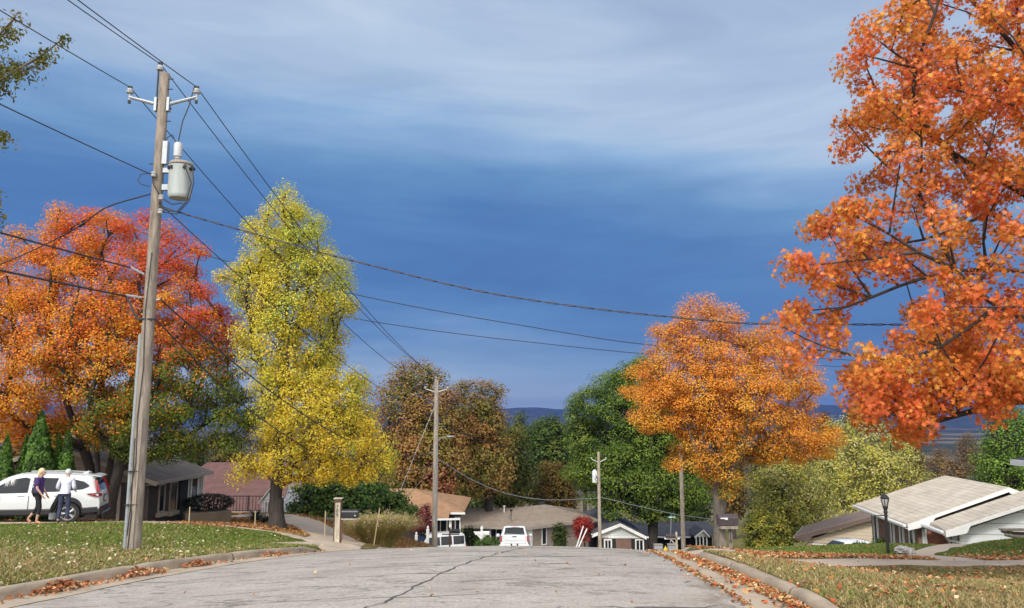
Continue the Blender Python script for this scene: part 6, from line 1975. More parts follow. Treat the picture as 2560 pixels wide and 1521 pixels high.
def vehicle(name, label, cat, loc, rotz, prof, belt, Wd, roofw, axles, wr, paint, sides, screen, back, grp=None, sill=.36, clad=True, hw=None, pitch=0, wt=.235):
    root = thing(name, label, cat, loc, rotz, grp)
    root.rotation_euler = (0, pitch, rotz)
    px, pz = np.array([p[0] for p in prof]), np.array([p[1] for p in prof])
    top = pchip(px, pz)
    bx, bz = np.array([p[0] for p in belt]), np.array([p[1] for p in belt])
    bl = pchip(bx, bz)
    rx, rw = np.array([p[0] for p in roofw]), np.array([p[1] for p in roofw])
    rf = pchip(rx, rw)
    x0, x1 = px[0], px[-1]
    Ra = wr + .055

    def half(x):
        t = (x - (x0 + x1) / 2) / ((x1 - x0) / 2)
        return Wd / 2 * (1 - .10 * abs(t) ** 5 - .02 * abs(t) ** 2)

    def zb(x):
        z = sill + .05 * abs((x - (x0 + x1) / 2) / (x1 - x0) * 2) ** 4
        for a in axles:
            d = abs(x - a)
            if d < Ra: z = max(z, wr + math.sqrt(Ra * Ra - d * d))
        return z
    xs = set(np.linspace(x0, x1, 60))
    for a in axles:
        for k in range(15): xs.add(a - Ra + 2 * Ra * k / 14)
    for p in px: xs.add(p)
    xs = sorted(xs)
    xs = [x for i, x in enumerate(xs) if i == 0 or x - xs[i - 1] > .004]
    rings = []
    for x in xs:
        w = half(x); b = float(bl(x)); t = float(top(x)); r = float(rf(x)) * min(1, w / (Wd / 2) + .02)
        b = min(b, t - .05); z0 = min(zb(x), b - .1)
        zm = z0 + (b - z0) * .55
        tz = t - (.05 if t - b > .12 else .02)
        rings.append([(w * .97, z0), (w * .995, z0 + (zm - z0) * .5), (w, zm), (w * .985, b - .03), (w * .965, b), (r, tz), (r - .09, t), (0, t + .015)])
    mb = MB(); vs = []; nr = len(rings[0]) * 2 - 1
    for x, r in zip(xs, rings):
        full = [(x, y, z) for y, z in r] + [(x, -y, z) for y, z in r[-2::-1]]
        vs += full
    fs = []
    for i in range(len(xs) - 1):
        for k in range(nr):
            k2 = (k + 1) % nr
            fs.append((i * nr + k, i * nr + k2, (i + 1) * nr + k2, (i + 1) * nr + k))
    fs.append(tuple(range(nr))); fs.append(tuple((len(xs) - 1) * nr + k for k in range(nr - 1, -1, -1)))
    mb.add(vs, fs)
    body = mb.build('body', paint, root, smooth=35)

    def side_y(x, z):
        w = half(x) * .965; b = float(bl(x)); t = float(top(x)) - .05; r = float(rf(x))
        return w + (r - w) * min(1, max(0, (z - b) / max(t - b, .02)))
    for sgn in (1, -1):
        for s_ in sides:
            g_ = MB(); n = 24; vs = []
            X = np.linspace(s_[0][0], s_[0][-1], n)
            lo, hi = np.interp(X, s_[0], s_[1]), np.interp(X, s_[0], s_[2])
            for x, a, c in zip(X, lo, hi):
                for q in (0, .5, 1):
                    z = a + (c - a) * q
                    vs.append((x, sgn * (side_y(x, z) + .016), z))
            g_.add(vs, [((i * 3 + k), (i * 3 + k + 1), (i * 3 + 4 + k), (i * 3 + 3 + k)) for i in range(n - 1) for k in (0, 1)])
            g_.build('side_window', GLASSD, body)
    for nm, rg in (('windscreen', screen), ('rear_window', back)):
        if not rg: continue
        g_ = MB(); vs = []; X = np.linspace(rg[0], rg[1], 8)
        for x in X:
            for q in np.linspace(-1, 1, 7):
                vs.append((x + (.008 if nm == 'windscreen' else -.008), q * (float(rf(x)) - .11) * rg[2], float(top(x)) + .012 + .015 * (1 - abs(q))))
        g_.add(vs, [(i * 7 + k, i * 7 + k + 1, i * 7 + 8 + k, i * 7 + 7 + k) for i in range(7) for k in range(6)])
        g_.build(nm, GLASSD, body)
    if clad:
        for sgn in (1, -1):
            c = MB(); vs = []
            X = [x for x in xs if x0 + .04 < x < x1 - .04]
            for x in X:
                z0 = zb(x); hh = .15 if z0 > sill + .06 else .17
                w = half(x)
                vs += [(x, sgn * (w * .95), z0 - .03), (x, sgn * (w + .012), z0 - .02), (x, sgn * (w + .012), z0 + hh * .7), (x, sgn * (w * .985), z0 + hh)]
            c.add(vs, [(i * 4 + k, i * 4 + k + 1, i * 4 + 5 + k, i * 4 + 4 + k) for i in range(len(X) - 1) for k in range(3)])
            c.build('cladding', BLACKP, body)
    MB().box(((x0 + x1) / 2, 0, sill + .12), (x1 - x0 - .3, Wd - .34, .42)).build('underbody', BLACKP, root)
    for a in axles:
        for sgn in (1, -1):
            cy_ = sgn * (Wd / 2 - wt / 2 - .02)
            pr = [(wr * .62, -wt / 2), (wr * .93, -wt / 2), (wr, -wt / 2 + .05), (wr, wt / 2 - .05), (wr * .93, wt / 2), (wr * .62, wt / 2)]
            n = 28; vs, fs = [], []
            for r, o in pr:
                for k in range(n): vs.append((a + r * math.cos(2 * math.pi * k / n), cy_ + o * sgn, wr + r * math.sin(2 * math.pi * k / n)))
            for i in range(len(pr) - 1):
                for k in range(n): fs.append((i * n + k, i * n + (k + 1) % n, (i + 1) * n + (k + 1) % n, (i + 1) * n + k))
            fs.append(tuple(range(n))); fs.append(tuple((len(pr) - 1) * n + k for k in range(n)))
            wh = MB().add(vs, fs).build('wheel', RUBBER, root, smooth=30)
            rm = MB(); yo = cy_ + sgn * (wt / 2 - .012)
            for k in range(5):
                for d in (-.13, .13):
                    an = 2 * math.pi * k / 5
                    rm.tube([(a + .05 * math.cos(an), yo + sgn * .02, wr + .05 * math.sin(an)), (a + wr * .60 * math.cos(an + d), yo + sgn * .014, wr + wr * .60 * math.sin(an + d))], .02, 5)
            ring = [(a + wr * .63 * math.cos(2 * math.pi * k / n), yo + sgn * .012, wr + wr * .63 * math.sin(2 * math.pi * k / n)) for k in range(n + 1)]
            rm.tube(ring, .017, 5); rm.tube([(a, yo, wr), (a, yo + sgn * .035, wr)], .055, 10)
            rm.build('rim', CHROME, wh, smooth=True)
    return root, body, half


def text_mesh(body, size, m, name, parent, loc, rot, depth=.004):
    c = bpy.data.curves.new(name, 'FONT'); c.body = body; c.size = size; c.extrude = depth; c.align_x = 'CENTER'; c.align_y = 'CENTER'
    o = bpy.data.objects.new(name, c); COL.objects.link(o)
    bpy.context.view_layer.update()
    me = bpy.data.meshes.new_from_object(o.evaluated_get(bpy.context.evaluated_depsgraph_get()))
    bpy.data.objects.remove(o)
    me.name = name
    me.materials.clear(); me.materials.append(m)
    o = bpy.data.objects.new(name, me); COL.objects.link(o); o.parent = parent; o.location = loc; o.rotation_euler = rot
    return o


SUVP = [(-2.30, .62), (-2.29, .86), (-2.25, 1.04), (-2.02, 1.50), (-1.9, 1.60), (-1.4, 1.66), (-.6, 1.695), (.1, 1.685), (.5, 1.60), (1.28, 1.13), (1.6, 1.06), (2.08, .96), (2.26, .80), (2.31, .55)]
SUVB = [(-2.30, .7), (-2.2, 1.05), (-1.5, 1.10), (0, 1.03), (1.25, .99), (1.6, .96), (2.1, .86), (2.31, .5)]
SUVR = [(-2.31, .80), (-2.1, .64), (-1.8, .62), (0, .64), (.5, .63), (1.25, .70), (1.6, .74), (2.31, .70)]
RA = R(180 + 17)   # nose away to the left, tail to the right
ps = at(138, 1304, 27.6)
sz = float(min(ground([-12.5, -15, -17, -18.5], [28.6, 27.2, 26.6, 26.2]))) + .02
sx_ = dp(268, 1270, 27.9).x
suv, sbody, shalf = vehicle('suv', 'white estate-backed car parked side-on on the left drive behind two people', 'car', Vector((-14.3 - 2.3 * math.cos(R(17)), 28.05 - 2.3 * math.sin(R(17)), at(138, 1307.5, 27.0).z)), RA, SUVP, SUVB, 1.86, SUVR, (-1.38, 1.28), .36, CARWHITE,
    [([-.12, .02, .45, .82, 1.0], [1.07, 1.065, 1.055, 1.05, 1.05], [1.53, 1.57, 1.5, 1.26, 1.12]), ([-1.12, -1.0, -.22], [1.11, 1.10, 1.075], [1.42, 1.54, 1.57]), ([-1.92, -1.75, -1.5, -1.24], [1.26, 1.17, 1.14, 1.12], [1.30, 1.42, 1.48, 1.51])],
    (.56, 1.22, 1.0), (-2.24, -2.04, .95), pitch=R(-1))
suv.scale = (1, 1, .965)
for sgn in (1, -1):
    t = MB(); t.slab([(-2.05, sgn * .665, 1.46), (-2.12, sgn * .655, 1.46), (-2.27, sgn * .74, 1.06), (-2.16, sgn * .80, 1.06)], (-.02, sgn * .035, .01))
    t.build('tail_light', REDL, sbody)
    t = MB(); t.slab([(-1.86, sgn * .905, 1.02), (-2.2, sgn * .845, 1.045), (-2.30, sgn * .62, 1.0), (-2.31, sgn * .60, .92), (-2.22, sgn * .845, .90), (-2.08, sgn * .88, .93)], (-.015, sgn * .03, 0))
    t.build('tail_light', REDL, sbody)
    mr_ = MB().blob((.86, sgn * 1.02, 1.09), (.09, .13, .085), 10, 6); mr_.build('mirror', CARWHITE, sbody, smooth=True)
    for x in (.05, -1.02): MB().box((x + .02, sgn * .935, .97), (.2, .03, .028), bev=.008).build('door_handle', CARWHITE, sbody)
    for x in (1.02, -.17): MB().box((x, sgn * .937, .72), (.012, .012, .5)).build('door_seam', BLACKP, sbody)
MB().box((-2.32, .12, .40), (.12, 1.55, .26), bev=.05).build('bumper', BLACKP, sbody, smooth=True)
MB().tube([(-2.37, -.7, .34), (-2.39, 0, .33), (-2.37, .7, .34)], .03, 7).build('skid_trim', CHROME, sbody, smooth=True)
for sgn in (1, -1): MB().box((-2.37, sgn * .6, .45), (.03, .28, .07)).build('reflector', REDL, sbody)
pl = MB().box((-2.315, 0, .80), (.02, .32, .17)).build('number_plate', M('plate', (.5, .52, .55), .5, .3, 30), sbody)
MB().box((-2.31, 0, .80), (.02, .40, .25)).build('plate_recess', BLACKP, sbody)
MB().slab([(-1.95, -.56, 1.615), (-1.95, .56, 1.615), (-2.22, .52, 1.56), (-2.22, -.52, 1.56)], (0, 0, .03)).build('spoiler', CARWHITE, sbody)
MB().slab([(-1.72, -.025, 1.66), (-1.5, -.02, 1.66), (-1.74, -.005, 1.76)], (0, .05, 0)).build('roof_fin', CARWHITE, sbody)
MB().tube([(-2.24, -.05, 1.1), (-2.2, .35, 1.2)], .012, 5).build('wiper', BLACKP, sbody)
for sgn in (1, -1): MB().tube([(-1.7, sgn * .57, 1.665), (-1.0, sgn * .58, 1.71), (.2, sgn * .58, 1.70)], .014, 5).build('roof_rail', CHROME, sbody)

# pickup driving down the hill
tk_y = 54
tp_ = dp(1255, 1333, tk_y)
tz_ = zr(tk_y)
TRP = [(-2.85, .55), (-2.84, 1.16), (-2.8, 1.20), (-1.10, 1.22), (-1.02, 1.26), (-.82, 1.84), (-.6, 1.91), (.2, 1.92), (.55, 1.84), (1.15, 1.32), (1.3, 1.26), (2.5, 1.16), (2.75, .95), (2.8, .6)]
TRB = [(-2.85, .8), (-2.8, 1.12), (-1, 1.16), (.9, 1.16), (1.3, 1.14), (2.5, 1.05), (2.8, .55)]
TRR = [(-2.85, .93), (-1.1, .93), (-.85, .74), (0, .73), (.6, .72), (1.2, .8), (2.8, .82)]
trk, tbody, th = vehicle('pickup_truck', 'white pickup seen from behind on the road, going over the crest', 'truck', Vector((tp_.x, tk_y + 2.8, float(road_z(tp_.x, tk_y + 2.8)) + .02)), R(90), TRP, TRB, 2.06, TRR, (-1.8, 1.85), .40, CARWHITE,
    [([-.72, -.6, .1], [1.24, 1.24, 1.24], [1.6, 1.74, 1.76]), ([.18, .5, .95], [1.24, 1.24, 1.24], [1.76, 1.68, 1.3])], (.62, 1.1, 1.0), (-1.0, -.86, 1.0), sill=.45, clad=False, pitch=R(9.8), wt=.28)
for sgn in (1, -1):
    MB().box((-2.84, sgn * .90, .99), (.05, .15, .40), bev=.02).build('tail_light', REDL, tbody)
    MB().blob((.75, sgn * 1.16, 1.3), (.09, .14, .13), 8, 6).build('mirror', CARWHITE, tbody, smooth=True)
MB().box((-2.855, 0, .92), (.05, 1.5, .50), bev=.02).build('tailgate', CARWHITE, tbody)
MB().box((-2.90, 0, 1.13), (.03, .28, .05)).build('tailgate_handle', BLACKP, tbody)
MB().box((-2.885, 0, .86), (.012, 1.3, .02)).build('tailgate_crease', GALV, tbody)
bmp_ = MB().box((-2.93, 0, .55), (.2, 2.0, .2), bev=.05).build('bumper', WHITE, tbody, smooth=True)
MB().box((-3.035, 0, .60), (.02, .50, .15)).build('plate_recess', BLACKP, bmp_)
MB().box((-3.05, 0, .60), (.012, .30, .14)).build('number_plate', WHITE, bmp_)
for sgn in (1, -1): MB().box((-2.93, sgn * .82, .43), (.2, .3, .12), bev=.03).build('bumper_end', BLACKP, bmp_)
MB().box((-1.0, 0, 1.90), (.06, .5, .04)).build('high_brake_light', REDL, tbody)

# boxy white car below the lamp pole, only its upper half shows
jz = dp(1057, 1302, 51).z - 1.72
jp = dp(1052, 1320, 51)
jp = Vector((jp.x, 51, max(jz, gz(jp.x, 51) - .6)))
JP = [(-2.1, .6), (-2.09, 1.0), (-2.06, 1.1), (-1.98, 1.66), (-1.85, 1.72), (-.5, 1.74), (.35, 1.70), (.85, 1.16), (1.1, 1.12), (1.95, 1.05), (2.1, .6)]
JB = [(-2.1, .8), (-2.0, 1.06), (0, 1.06), (.9, 1.04), (2.0, .98), (2.1, .55)]
JR = [(-2.1, .80), (-1.95, .72), (0, .72), (.5, .70), (.9, .76), (2.1, .76)]
jeep, jb, jh = vehicle('suv', 'boxy white car half hidden behind the verge at the foot of the lamp pole', 'car', jp, R(180 + 24), JP, JB, 1.82, JR, (-1.3, 1.3), .36, CARWHITE,
    [([-.3, .4, .7], [1.1, 1.1, 1.1], [1.58, 1.58, 1.2]), ([-1.1, -.38], [1.1, 1.1], [1.6, 1.6]), ([-1.92, -1.2], [1.1, 1.1], [1.58, 1.6])], (.42, .82, 1.0), (-2.05, -1.99, 1.0))
for sgn in (1, -1): MB().box((-2.08, sgn * .80, .92), (.06, .14, .2)).build('tail_light', REDL, jb)

# car roof beyond the right lawn
cz = dp(2085, 1316, 45).z - 1.45
cpz = Vector((dp(2068, 1319, 45).x, 45, max(cz, -12)))
SEP = [(-2.3, .6), (-2.28, .9), (-2.2, 1.0), (-1.6, 1.06), (-.9, 1.38), (-.4, 1.45), (.2, 1.45), (.6, 1.36), (1.3, 1.0), (2.1, .86), (2.3, .6)]
SEB = [(-2.3, .75), (-1.6, .98), (0, .95), (1.3, .92), (2.1, .8), (2.3, .5)]
SER = [(-2.3, .75), (-1.6, .7), (-.8, .58), (0, .6), (.6, .58), (1.3, .68), (2.3, .7)]
sed, sb_, _h = vehicle('sedan', 'white car of which only the roof shows above the right lawn before the tan gable', 'car', cpz, R(200), SEP, SEB, 1.78, SER, (-1.35, 1.35), .32, CARWHITE,
    [([-.3, .2, .9], [.99, .99, .99], [1.34, 1.38, 1.06]), ([-1.2, -.6, -.38], [1.02, 1.0, .99], [1.1, 1.33, 1.35])], (.62, 1.26, 1.0), (-1.5, -.95, 1.0), clad=False)


# ------------------------------------------------------------------ people
def skin_mesh(name, V, E, m, parent, sub=2, smooth=True):
    me = bpy.data.meshes.new(name)
    me.from_pydata([v[0] for v in V], E, [])
    me.materials.append(m)
    o = bpy.data.objects.new(name, me)
    COL.objects.link(o); o.parent = parent
    sk = o.modifiers.new('Skin', 'SKIN'); sk.use_smooth_shade = True
    if not me.skin_vertices: return o
    d = me.skin_vertices[0].data
    for i, v in enumerate(V):
        r = v[1]
        d[i].radius = r if hasattr(r, '__len__') else (r, r)
        d[i].use_root = (i == 0)
    s = o.modifiers.new('Sub', 'SUBSURF'); s.levels = 1; s.render_levels = sub
    return o


def hand(V, E, wi_, w, d, side):
    """palm and five separate fingers growing from wrist index wi_"""
    d = Vector(d).normalized(); s = Vector(side).normalized(); n = d.cross(s)
    w = Vector(w)
    V.append((w + d * .05, (.036, .018))); p = len(V) - 1; E.append((wi_, p))
    for k, (o, ln) in enumerate(((-.028, .068), (-.010, .08), (.010, .075), (.027, .058))):
        V.append((w + d * .085 + s * o, .0105)); a = len(V) - 1; E.append((p, a))
        V.append((w + d * (.085 + ln * .55) + s * o * 1.1 + n * .012, .009)); b = len(V) - 1; E.append((a, b))
        V.append((w + d * (.085 + ln * .9) + s * o * 1.1 + n * .035, .007)); E.append((b, len(V) - 1))
    V.append((w + d * .04 - s * .045 + n * .012, .012)); a = len(V) - 1; E.append((p, a))
    V.append((w + d * .075 - s * .058 + n * .02, .009)); E.append((a, len(V) - 1))


def person(label, loc, rotz, hgt, P, top_m, leg_m, shoe_m, hair_m, sleeve, hair_long, logo=None, shirt_len=.0, capri=False):
    """P: joint dict in a 1.70 m figure that faces +Y; loc is the ground point"""
    root = thing('person', label, 'person', loc, rotz)
    root.scale = (hgt / 1.7,) * 3
    J = {k: Vector(v) for k, v in P.items()}
    V, E = [], []

    def ad(p, r, e=None):
        V.append((p, r))
        if e is not None: E.append((e, len(V) - 1))
        return len(V) - 1
    pel = ad(J['pelvis'], .085); wa = ad(J['waist'], .08, pel); ch = ad(J['chest'], .085, wa)
    nb_ = ad(J['neck'], .055, ch); hb_ = ad(J['head'] - Vector((0, 0, .07)), (.062, .075), nb_); hd = ad(J['head'] + Vector((0, 0, .03)), (.074, .09), hb_); ht = ad(J['head'] + Vector((0, 0, .10)), (.05, .06), hd)
    f = J['face'].normalized()
    ad(J['head'] + f * .105 - Vector((0, 0, .015)), .014, hd)
    for s in 'LR':
        sh = ad(J['sh' + s], .055, ch); el = ad(J['el' + s], .040, sh); wr_ = ad(J['wr' + s], .027, el)
        d = J['wr' + s] - J['el' + s]
        hand(V, E, wr_, J['wr' + s], d, f)
        hp = ad(J['hip' + s], .075, pel); kn = ad(J['kn' + s], .055, hp); an = ad(J['an' + s], .037, kn); ad(J['toe' + s], .03, an)
    skin_mesh('body', V, E, SKIN, root)
    # top
    V, E = [], []
    a = ad(J['waist'] + Vector((0, 0, -.02)), (.155, .135)); b = ad(J['chest'] - Vector((0, 0, .06)), (.165, .14), a); c = ad(J['chest'] + Vector((0, 0, .07)), (.15, .11), b); ad(J['neck'] - Vector((0, 0, .03)), .075, c)
    d_ = ad(J['pelvis'] + Vector((0, 0, .02)) - Vector((0, 0, shirt_len)), (.165, .135), a); 
    for s in 'LR':
        sh = ad(J['sh' + s], .075, c)
        el = J['el' + s]; wv = J['wr' + s]
        if sleeve == 'long':
            e_ = ad(el, .062, sh); ad(el.lerp(wv, .92), .046, e_)
        else: ad(J['sh' + s].lerp(el, .8), .075, sh)
    shirt = skin_mesh('shirt', V, E, top_m, root)
    # legs
    V, E = [], []
    a = ad(J['pelvis'] + Vector((0, 0, .06)), (.145, .112)); 
    for s in 'LR':
        hp = ad(J['hip' + s], .098, a); kn = ad(J['kn' + s], .072 if not capri else .065, hp); ad(J['kn' + s].lerp(J['an' + s], .55 if capri else .93), .06 if not capri else .05, kn)
    skin_mesh('trousers', V, E, leg_m, root)
    for s in 'LR':
        d = (J['toe' + s] - J['an' + s])
        V, E = [], []
        a = ad(J['an' + s] - d * .25 - Vector((0, 0, .03)), (.04, .035)); b = ad(J['an' + s] + d * .5 - Vector((0, 0, .02)), (.045, .032), a); ad(J['toe' + s] + d * .12 - Vector((0, 0, .008)), (.036, .022), b)
        skin_mesh('shoe', V, E, shoe_m, root)
    # hair
    hm_ = MB(); hc = J['head'] + Vector((0, 0, .045)) - f * .022
    hm_.blob(hc, (.088, .098, .10), 12, 9, .03)
    if hair_long:
        hm_.blob(hc - f * .055 - Vector((0, 0, .10)), (.078, .055, .13), 12, 9, .04)
    hm_.build('hair', hair_m, root, smooth=True)
    fc = MB()
    sd_ = f.cross(Vector((0, 0, 1)))
    for s in (-1, 1): fc.blob(J['head'] + f * .088 + sd_ * s * .03 + Vector((0, 0, .018)), (.011, .011, .008), 6, 4)
    for s in (-1,): MB().blob(J['head'] + f * .088 + sd_ * s * .03 + Vector((0, 0, .018)), (.011, .011, .008), 6, 4).build('eye', DARKIN, root)
    MB().blob(J['head'] + f * .088 + sd_ * .03 + Vector((0, 0, .018)), (.011, .011, .008), 6, 4).build('eye', DARKIN, root)
    MB().box(J['head'] + f * .088 - Vector((0, 0, .055)), (.045, .012, .012), rz=math.atan2(sd_.y, sd_.x)).build('mouth', M('lips', (.36, .13, .11), .5), root)
    for s in (-1, 1): MB().blob(J['head'] + sd_ * s * .082 + Vector((0, 0, .0)), (.014, .022, .034), 6, 5).build('ear', SKIN, root)
    return root, J


CLP = M('purple_cotton', (.055, .022, .13), .85, .2, 10, .15)
CLB = M('black_leggings', (.012, .012, .014), .8, .2, 10, .1)
CLW = M('pale_sweatshirt', (.62, .63, .74), .9, .08, 7, .2)
CLN = M('navy_trousers', (.035, .042, .085), .85, .2, 8, .2)
BLOND = M('blond_hair', (.62, .50, .30), .6, .25, 40, .3)
GREYH = M('grey_hair', (.58, .58, .57), .6, .2, 40, .3)
SHOEO = M('orange_shoe', (.5, .16, .06), .7, .3, 20, .1)
SHOED = M('dark_shoe', (.04, .035, .035), .7, .3, 20, .1)
wl_ = dp(88, 1279, 25.0)
wl_.z = gz(wl_.x, 25.0) + .02
w1 = dict(pelvis=(0, 0, .93), waist=(0, .01, 1.07), chest=(0, .0, 1.27), neck=(0, .02, 1.44), head=(0, .06, 1.565), face=(0, 1, -.12), shL=(-.175, -.01, 1.37), shR=(.175, .0, 1.37), elL=(-.215, .02, 1.10), elR=(.22, .03, 1.09), wrL=(-.2, .16, .88), wrR=(.2, .19, .88),
          hipL=(-.085, 0, .90), hipR=(.085, 0, .90), knL=(-.085, -.03, .49), knR=(.085, .10, .50), anL=(-.085, -.28, .15), anR=(.085, .03, .085), toeL=(-.085, -.19, .05), toeR=(.085, .17, .035))
wom, J1 = person('blond person in a purple T-shirt and black leggings walking beside the white car', wl_, R(-80), 1.70, w1, CLP, CLB, SHOEO, BLOND, 'short', True, shirt_len=.12, capri=True)
for s_, (x, z, w_) in enumerate(((.0, 1.34, .22), (.0, 1.24, .14), (.0, 1.14, .2))): MB().box((x, -.137 + .0 * s_, z), (w_, .03, .06), bev=.01).build('shirt_print', WHITE, wom)
ml = dp(153, 1281, 25.2); ml.z = gz(ml.x, 25.2) + .02
w2 = dict(pelvis=(0, -.02, .93), waist=(0, .0, 1.07), chest=(0, .05, 1.27), neck=(0, .10, 1.44), head=(-.01, .15, 1.555), face=(-.25, 1, -.25), shL=(-.19, .06, 1.37), shR=(.19, .05, 1.37), elL=(-.27, .05, 1.12), elR=(.25, .02, 1.11), wrL=(-.25, .24, .98), wrR=(.23, .2, 1.0),
          hipL=(-.09, 0, .90), hipR=(.09, 0, .90), knL=(-.13, .04, .49), knR=(.11, .02, .49), anL=(-.15, -.03, .085), anR=(.12, -.04, .085), toeL=(-.18, .11, .035), toeR=(.15, .1, .035))
man, J2 = person('grey-haired person in a pale sweatshirt and navy trousers standing by the rear wheel', ml, R(8), 1.66, w2, CLW, CLN, SHOED, GREYH, 'long', False)
bgp = Vector(ml) + Vector((-.30, .22, 0))
bag = thing('folded_walker', 'dark folded carrier with a grey base held beside the white car', 'carrier', bgp)
MB().tube([(.06, .05, .98), (-.02, .02, .8), (-.16, 0, .45), (-.22, -.02, .3)], [.03, .07, .09, .05], 8).build('cover', BLACKP, bag, smooth=True)
MB().box((-.17, 0, .17), (.2, .14, .22), bev=.03).build('base', GALV, bag)
MB().tube([(.08, .04, 1.02), (.02, .0, .7), (-.08, -.08, .3)], .014, 6).build('handle', IRON, bag)

# ------------------------------------------------------------------ letter boxes and small things
WOODW = bark_mat('whitewashed_wood', (.55, .49, .38), .8)
WOODB = bark_mat('brown_wood', (.13, .075, .045), .8)
WOODG = bark_mat('weathered_wood', (.27, .23, .185), .8)
BOXBLK = M('letterbox_black', (.022, .024, .028), .35, .2, 8, .05)
BOXBRN = M('letterbox_brown', (.06, .045, .05), .42, .2, 8, .05)


def letterbox(parent, c, ln, w, h, m, axis='x', name='letter_box'):
    """half-round topped box, axis along its length"""
    prof = [(-w / 2, -h / 2), (w / 2, -h / 2), (w / 2, h * .12)] + [(w / 2 * math.cos(t), h * .12 + (h * .38) * math.sin(t)) for t in np.linspace(.25, math.pi - .25, 8)] + [(-w / 2, h * .12)]
    pts = [(c[0] - ln / 2, c[1] + a, c[2] + b) for a, b in prof] if axis == 'x' else [(c[0] + a, c[1] - ln / 2, c[2] + b) for a, b in prof]
    o = MB().slab(pts, (ln, 0, 0) if axis == 'x' else (0, ln, 0)).build(name, m, parent)
    return o


b = at(843, 1358, 24.8); b.z = gz(b.x, b.y)
h_ = at(843, 1254, 24.8).z - b.z
ml1 = thing('letter_box', 'black letter box on a whitewashed post numbered 709 by the left drive', 'letter box', b)
MB().box((0, 0, h_ / 2 - .1), (.15, .16, h_ + .2)).build('post', WOODW, ml1)
for s_ in (-1, 1): MB().box((s_ * .092, .01, h_ / 2 - .1), (.03, .17, h_ + .2)).build('side_board', WOODB, ml1)
MB().box((0, 0, h_ + .03), (.20, .20, .1)).build('collar', WOODB, ml1)
MB().box((0, 0, h_ + .095), (.26, .26, .025)).build('cap', WOODW, ml1)
zc = at(843, 1284, 24.8).z - b.z
lb = letterbox(ml1, (.37, .0, zc), .50, .2, .25, BOXBLK)
MB().box((.628, 0, zc), (.016, .21, .24), bev=.005).build('door', BOXBLK, lb)
MB().blob((.55, -.115, zc - .06), (.03, .02, .03), 8, 5).build('latch', CHROME, lb)
MB().box((.36, 0, zc - .16), (.5, .16, .03)).build('arm', WOODW, ml1)
MB().box((.13, -.03, zc - .5), (.05, .05, .6)).build('brace', WOODB, ml1)
for k, dch in enumerate('709'):
    zz = at(843, (1267, 1277.5, 1288)[k], 24.8).z - b.z
    text_mesh(dch, .15, IRON, 'digit', ml1, (-.01, -.083, zz), (R(90), 0, 0), .004)

b = at(1827, 1384, 22.6); b.z = gz(b.x, b.y)
zt = at(1822, 1285, 22.6).z - b.z
zlo = at(1822, 1313, 22.6).z - b.z
ml2 = thing('letter_box', 'dark brown letter box with a white flag on grey timber posts at the right verge', 'letter box', b)
MB().box((0, 0, zlo / 2 - .12), (.095, .1, zlo + .1)).build('post', WOODG, ml2)
MB().box((-.17, .3, zlo / 2 - .2), (.21, .2, zlo + .1)).build('thick_post', WOODG, ml2)
MB().box((-.06, .05, zlo - .05), (.48, .45, .075)).build('board', WOODG, ml2)
lb = letterbox(ml2, (-.06, .02, (zt + zlo) / 2), .55, .28, zt - zlo - .01, BOXBRN)
fg = MB().slab([(-.29, -.135, .0), (-.09, -.135, .0), (-.09, -.135, -.06), (-.16, -.135, -.06), (-.17, -.135, -.035), (-.29, -.135, -.035)], (0, -.012, 0)); 
fo = fg.build('flag', WHITE, lb); fo.location = (0, -.012, (zt + zlo) / 2 + .065)
ch_ = MB()
for k in range(9): ch_.blob((0, -.058, zlo - .1 - k * .034), (.012, .008, .019), 6, 4)
ring = [(.03 * math.cos(t), -.06, zlo - .43 + .045 * math.sin(t)) for t in np.linspace(0, 2 * math.pi, 13)]
ch_.tube(ring, .008, 5)
ch_.build('chain', IRON, ml2)

# white post box before the ranch house (T shaped)
b = dp(1175, 1330, 58); b.z = gz(b.x, 58)
zz = lambda v: dp(1175, v, 58).z - b.z
wb_ = thing('letter_box', 'white T-shaped letter box post before the brown-roofed ranch house', 'letter box', b)
hz_ = zz(1288)
MB().box((0, 0, hz_ / 2 - .1), (.16, .16, hz_ + .1)).lathe((0, 0, hz_ - .06), [(.13, 0), (.13, .05), (.05, .1), (.08, .14), (.02, .2)], 8).box((0, 0, .25), (.22, .22, .3)).build('post', WHITE, wb_)
MB().slab([(-.58, -.06, zz(1297)), (.56, -.06, zz(1297)), (.56, -.06, zz(1305)), (-.45, -.06, zz(1305))][::-1], (0, .12, 0)).build('arm', WHITE, wb_)
for s_ in (-1, 1): MB().slab([(s_ * .08, -.04, zz(1306)), (s_ * .34, -.04, zz(1306)), (s_ * .08, -.04, zz(1315))], (0, .08, 0)).build('brace', WHITE, wb_)
letterbox(wb_, (.33, 0, zz(1301) + .02), .46, .2, .24, WHITE)
# dark box on dark post by the lamp pole
b = dp(1097, 1331, 44); b.z = gz(b.x, 44)
zz = lambda v: dp(1097, v, 44).z - b.z
db = thing('letter_box', 'black letter box on a dark post just right of the lamp pole', 'letter box', b)
MB().box((0, 0, zz(1287) / 2 - .15), (.09, .09, zz(1287) + .3)).build('post', WOODB, db)
letterbox(db, (.31, 0, zz(1296)), .5, .2, .23, BOXBLK)
MB().box((.05, 0, zz(1304)), (.95, .08, .05)).build('arm', WOODB, db)
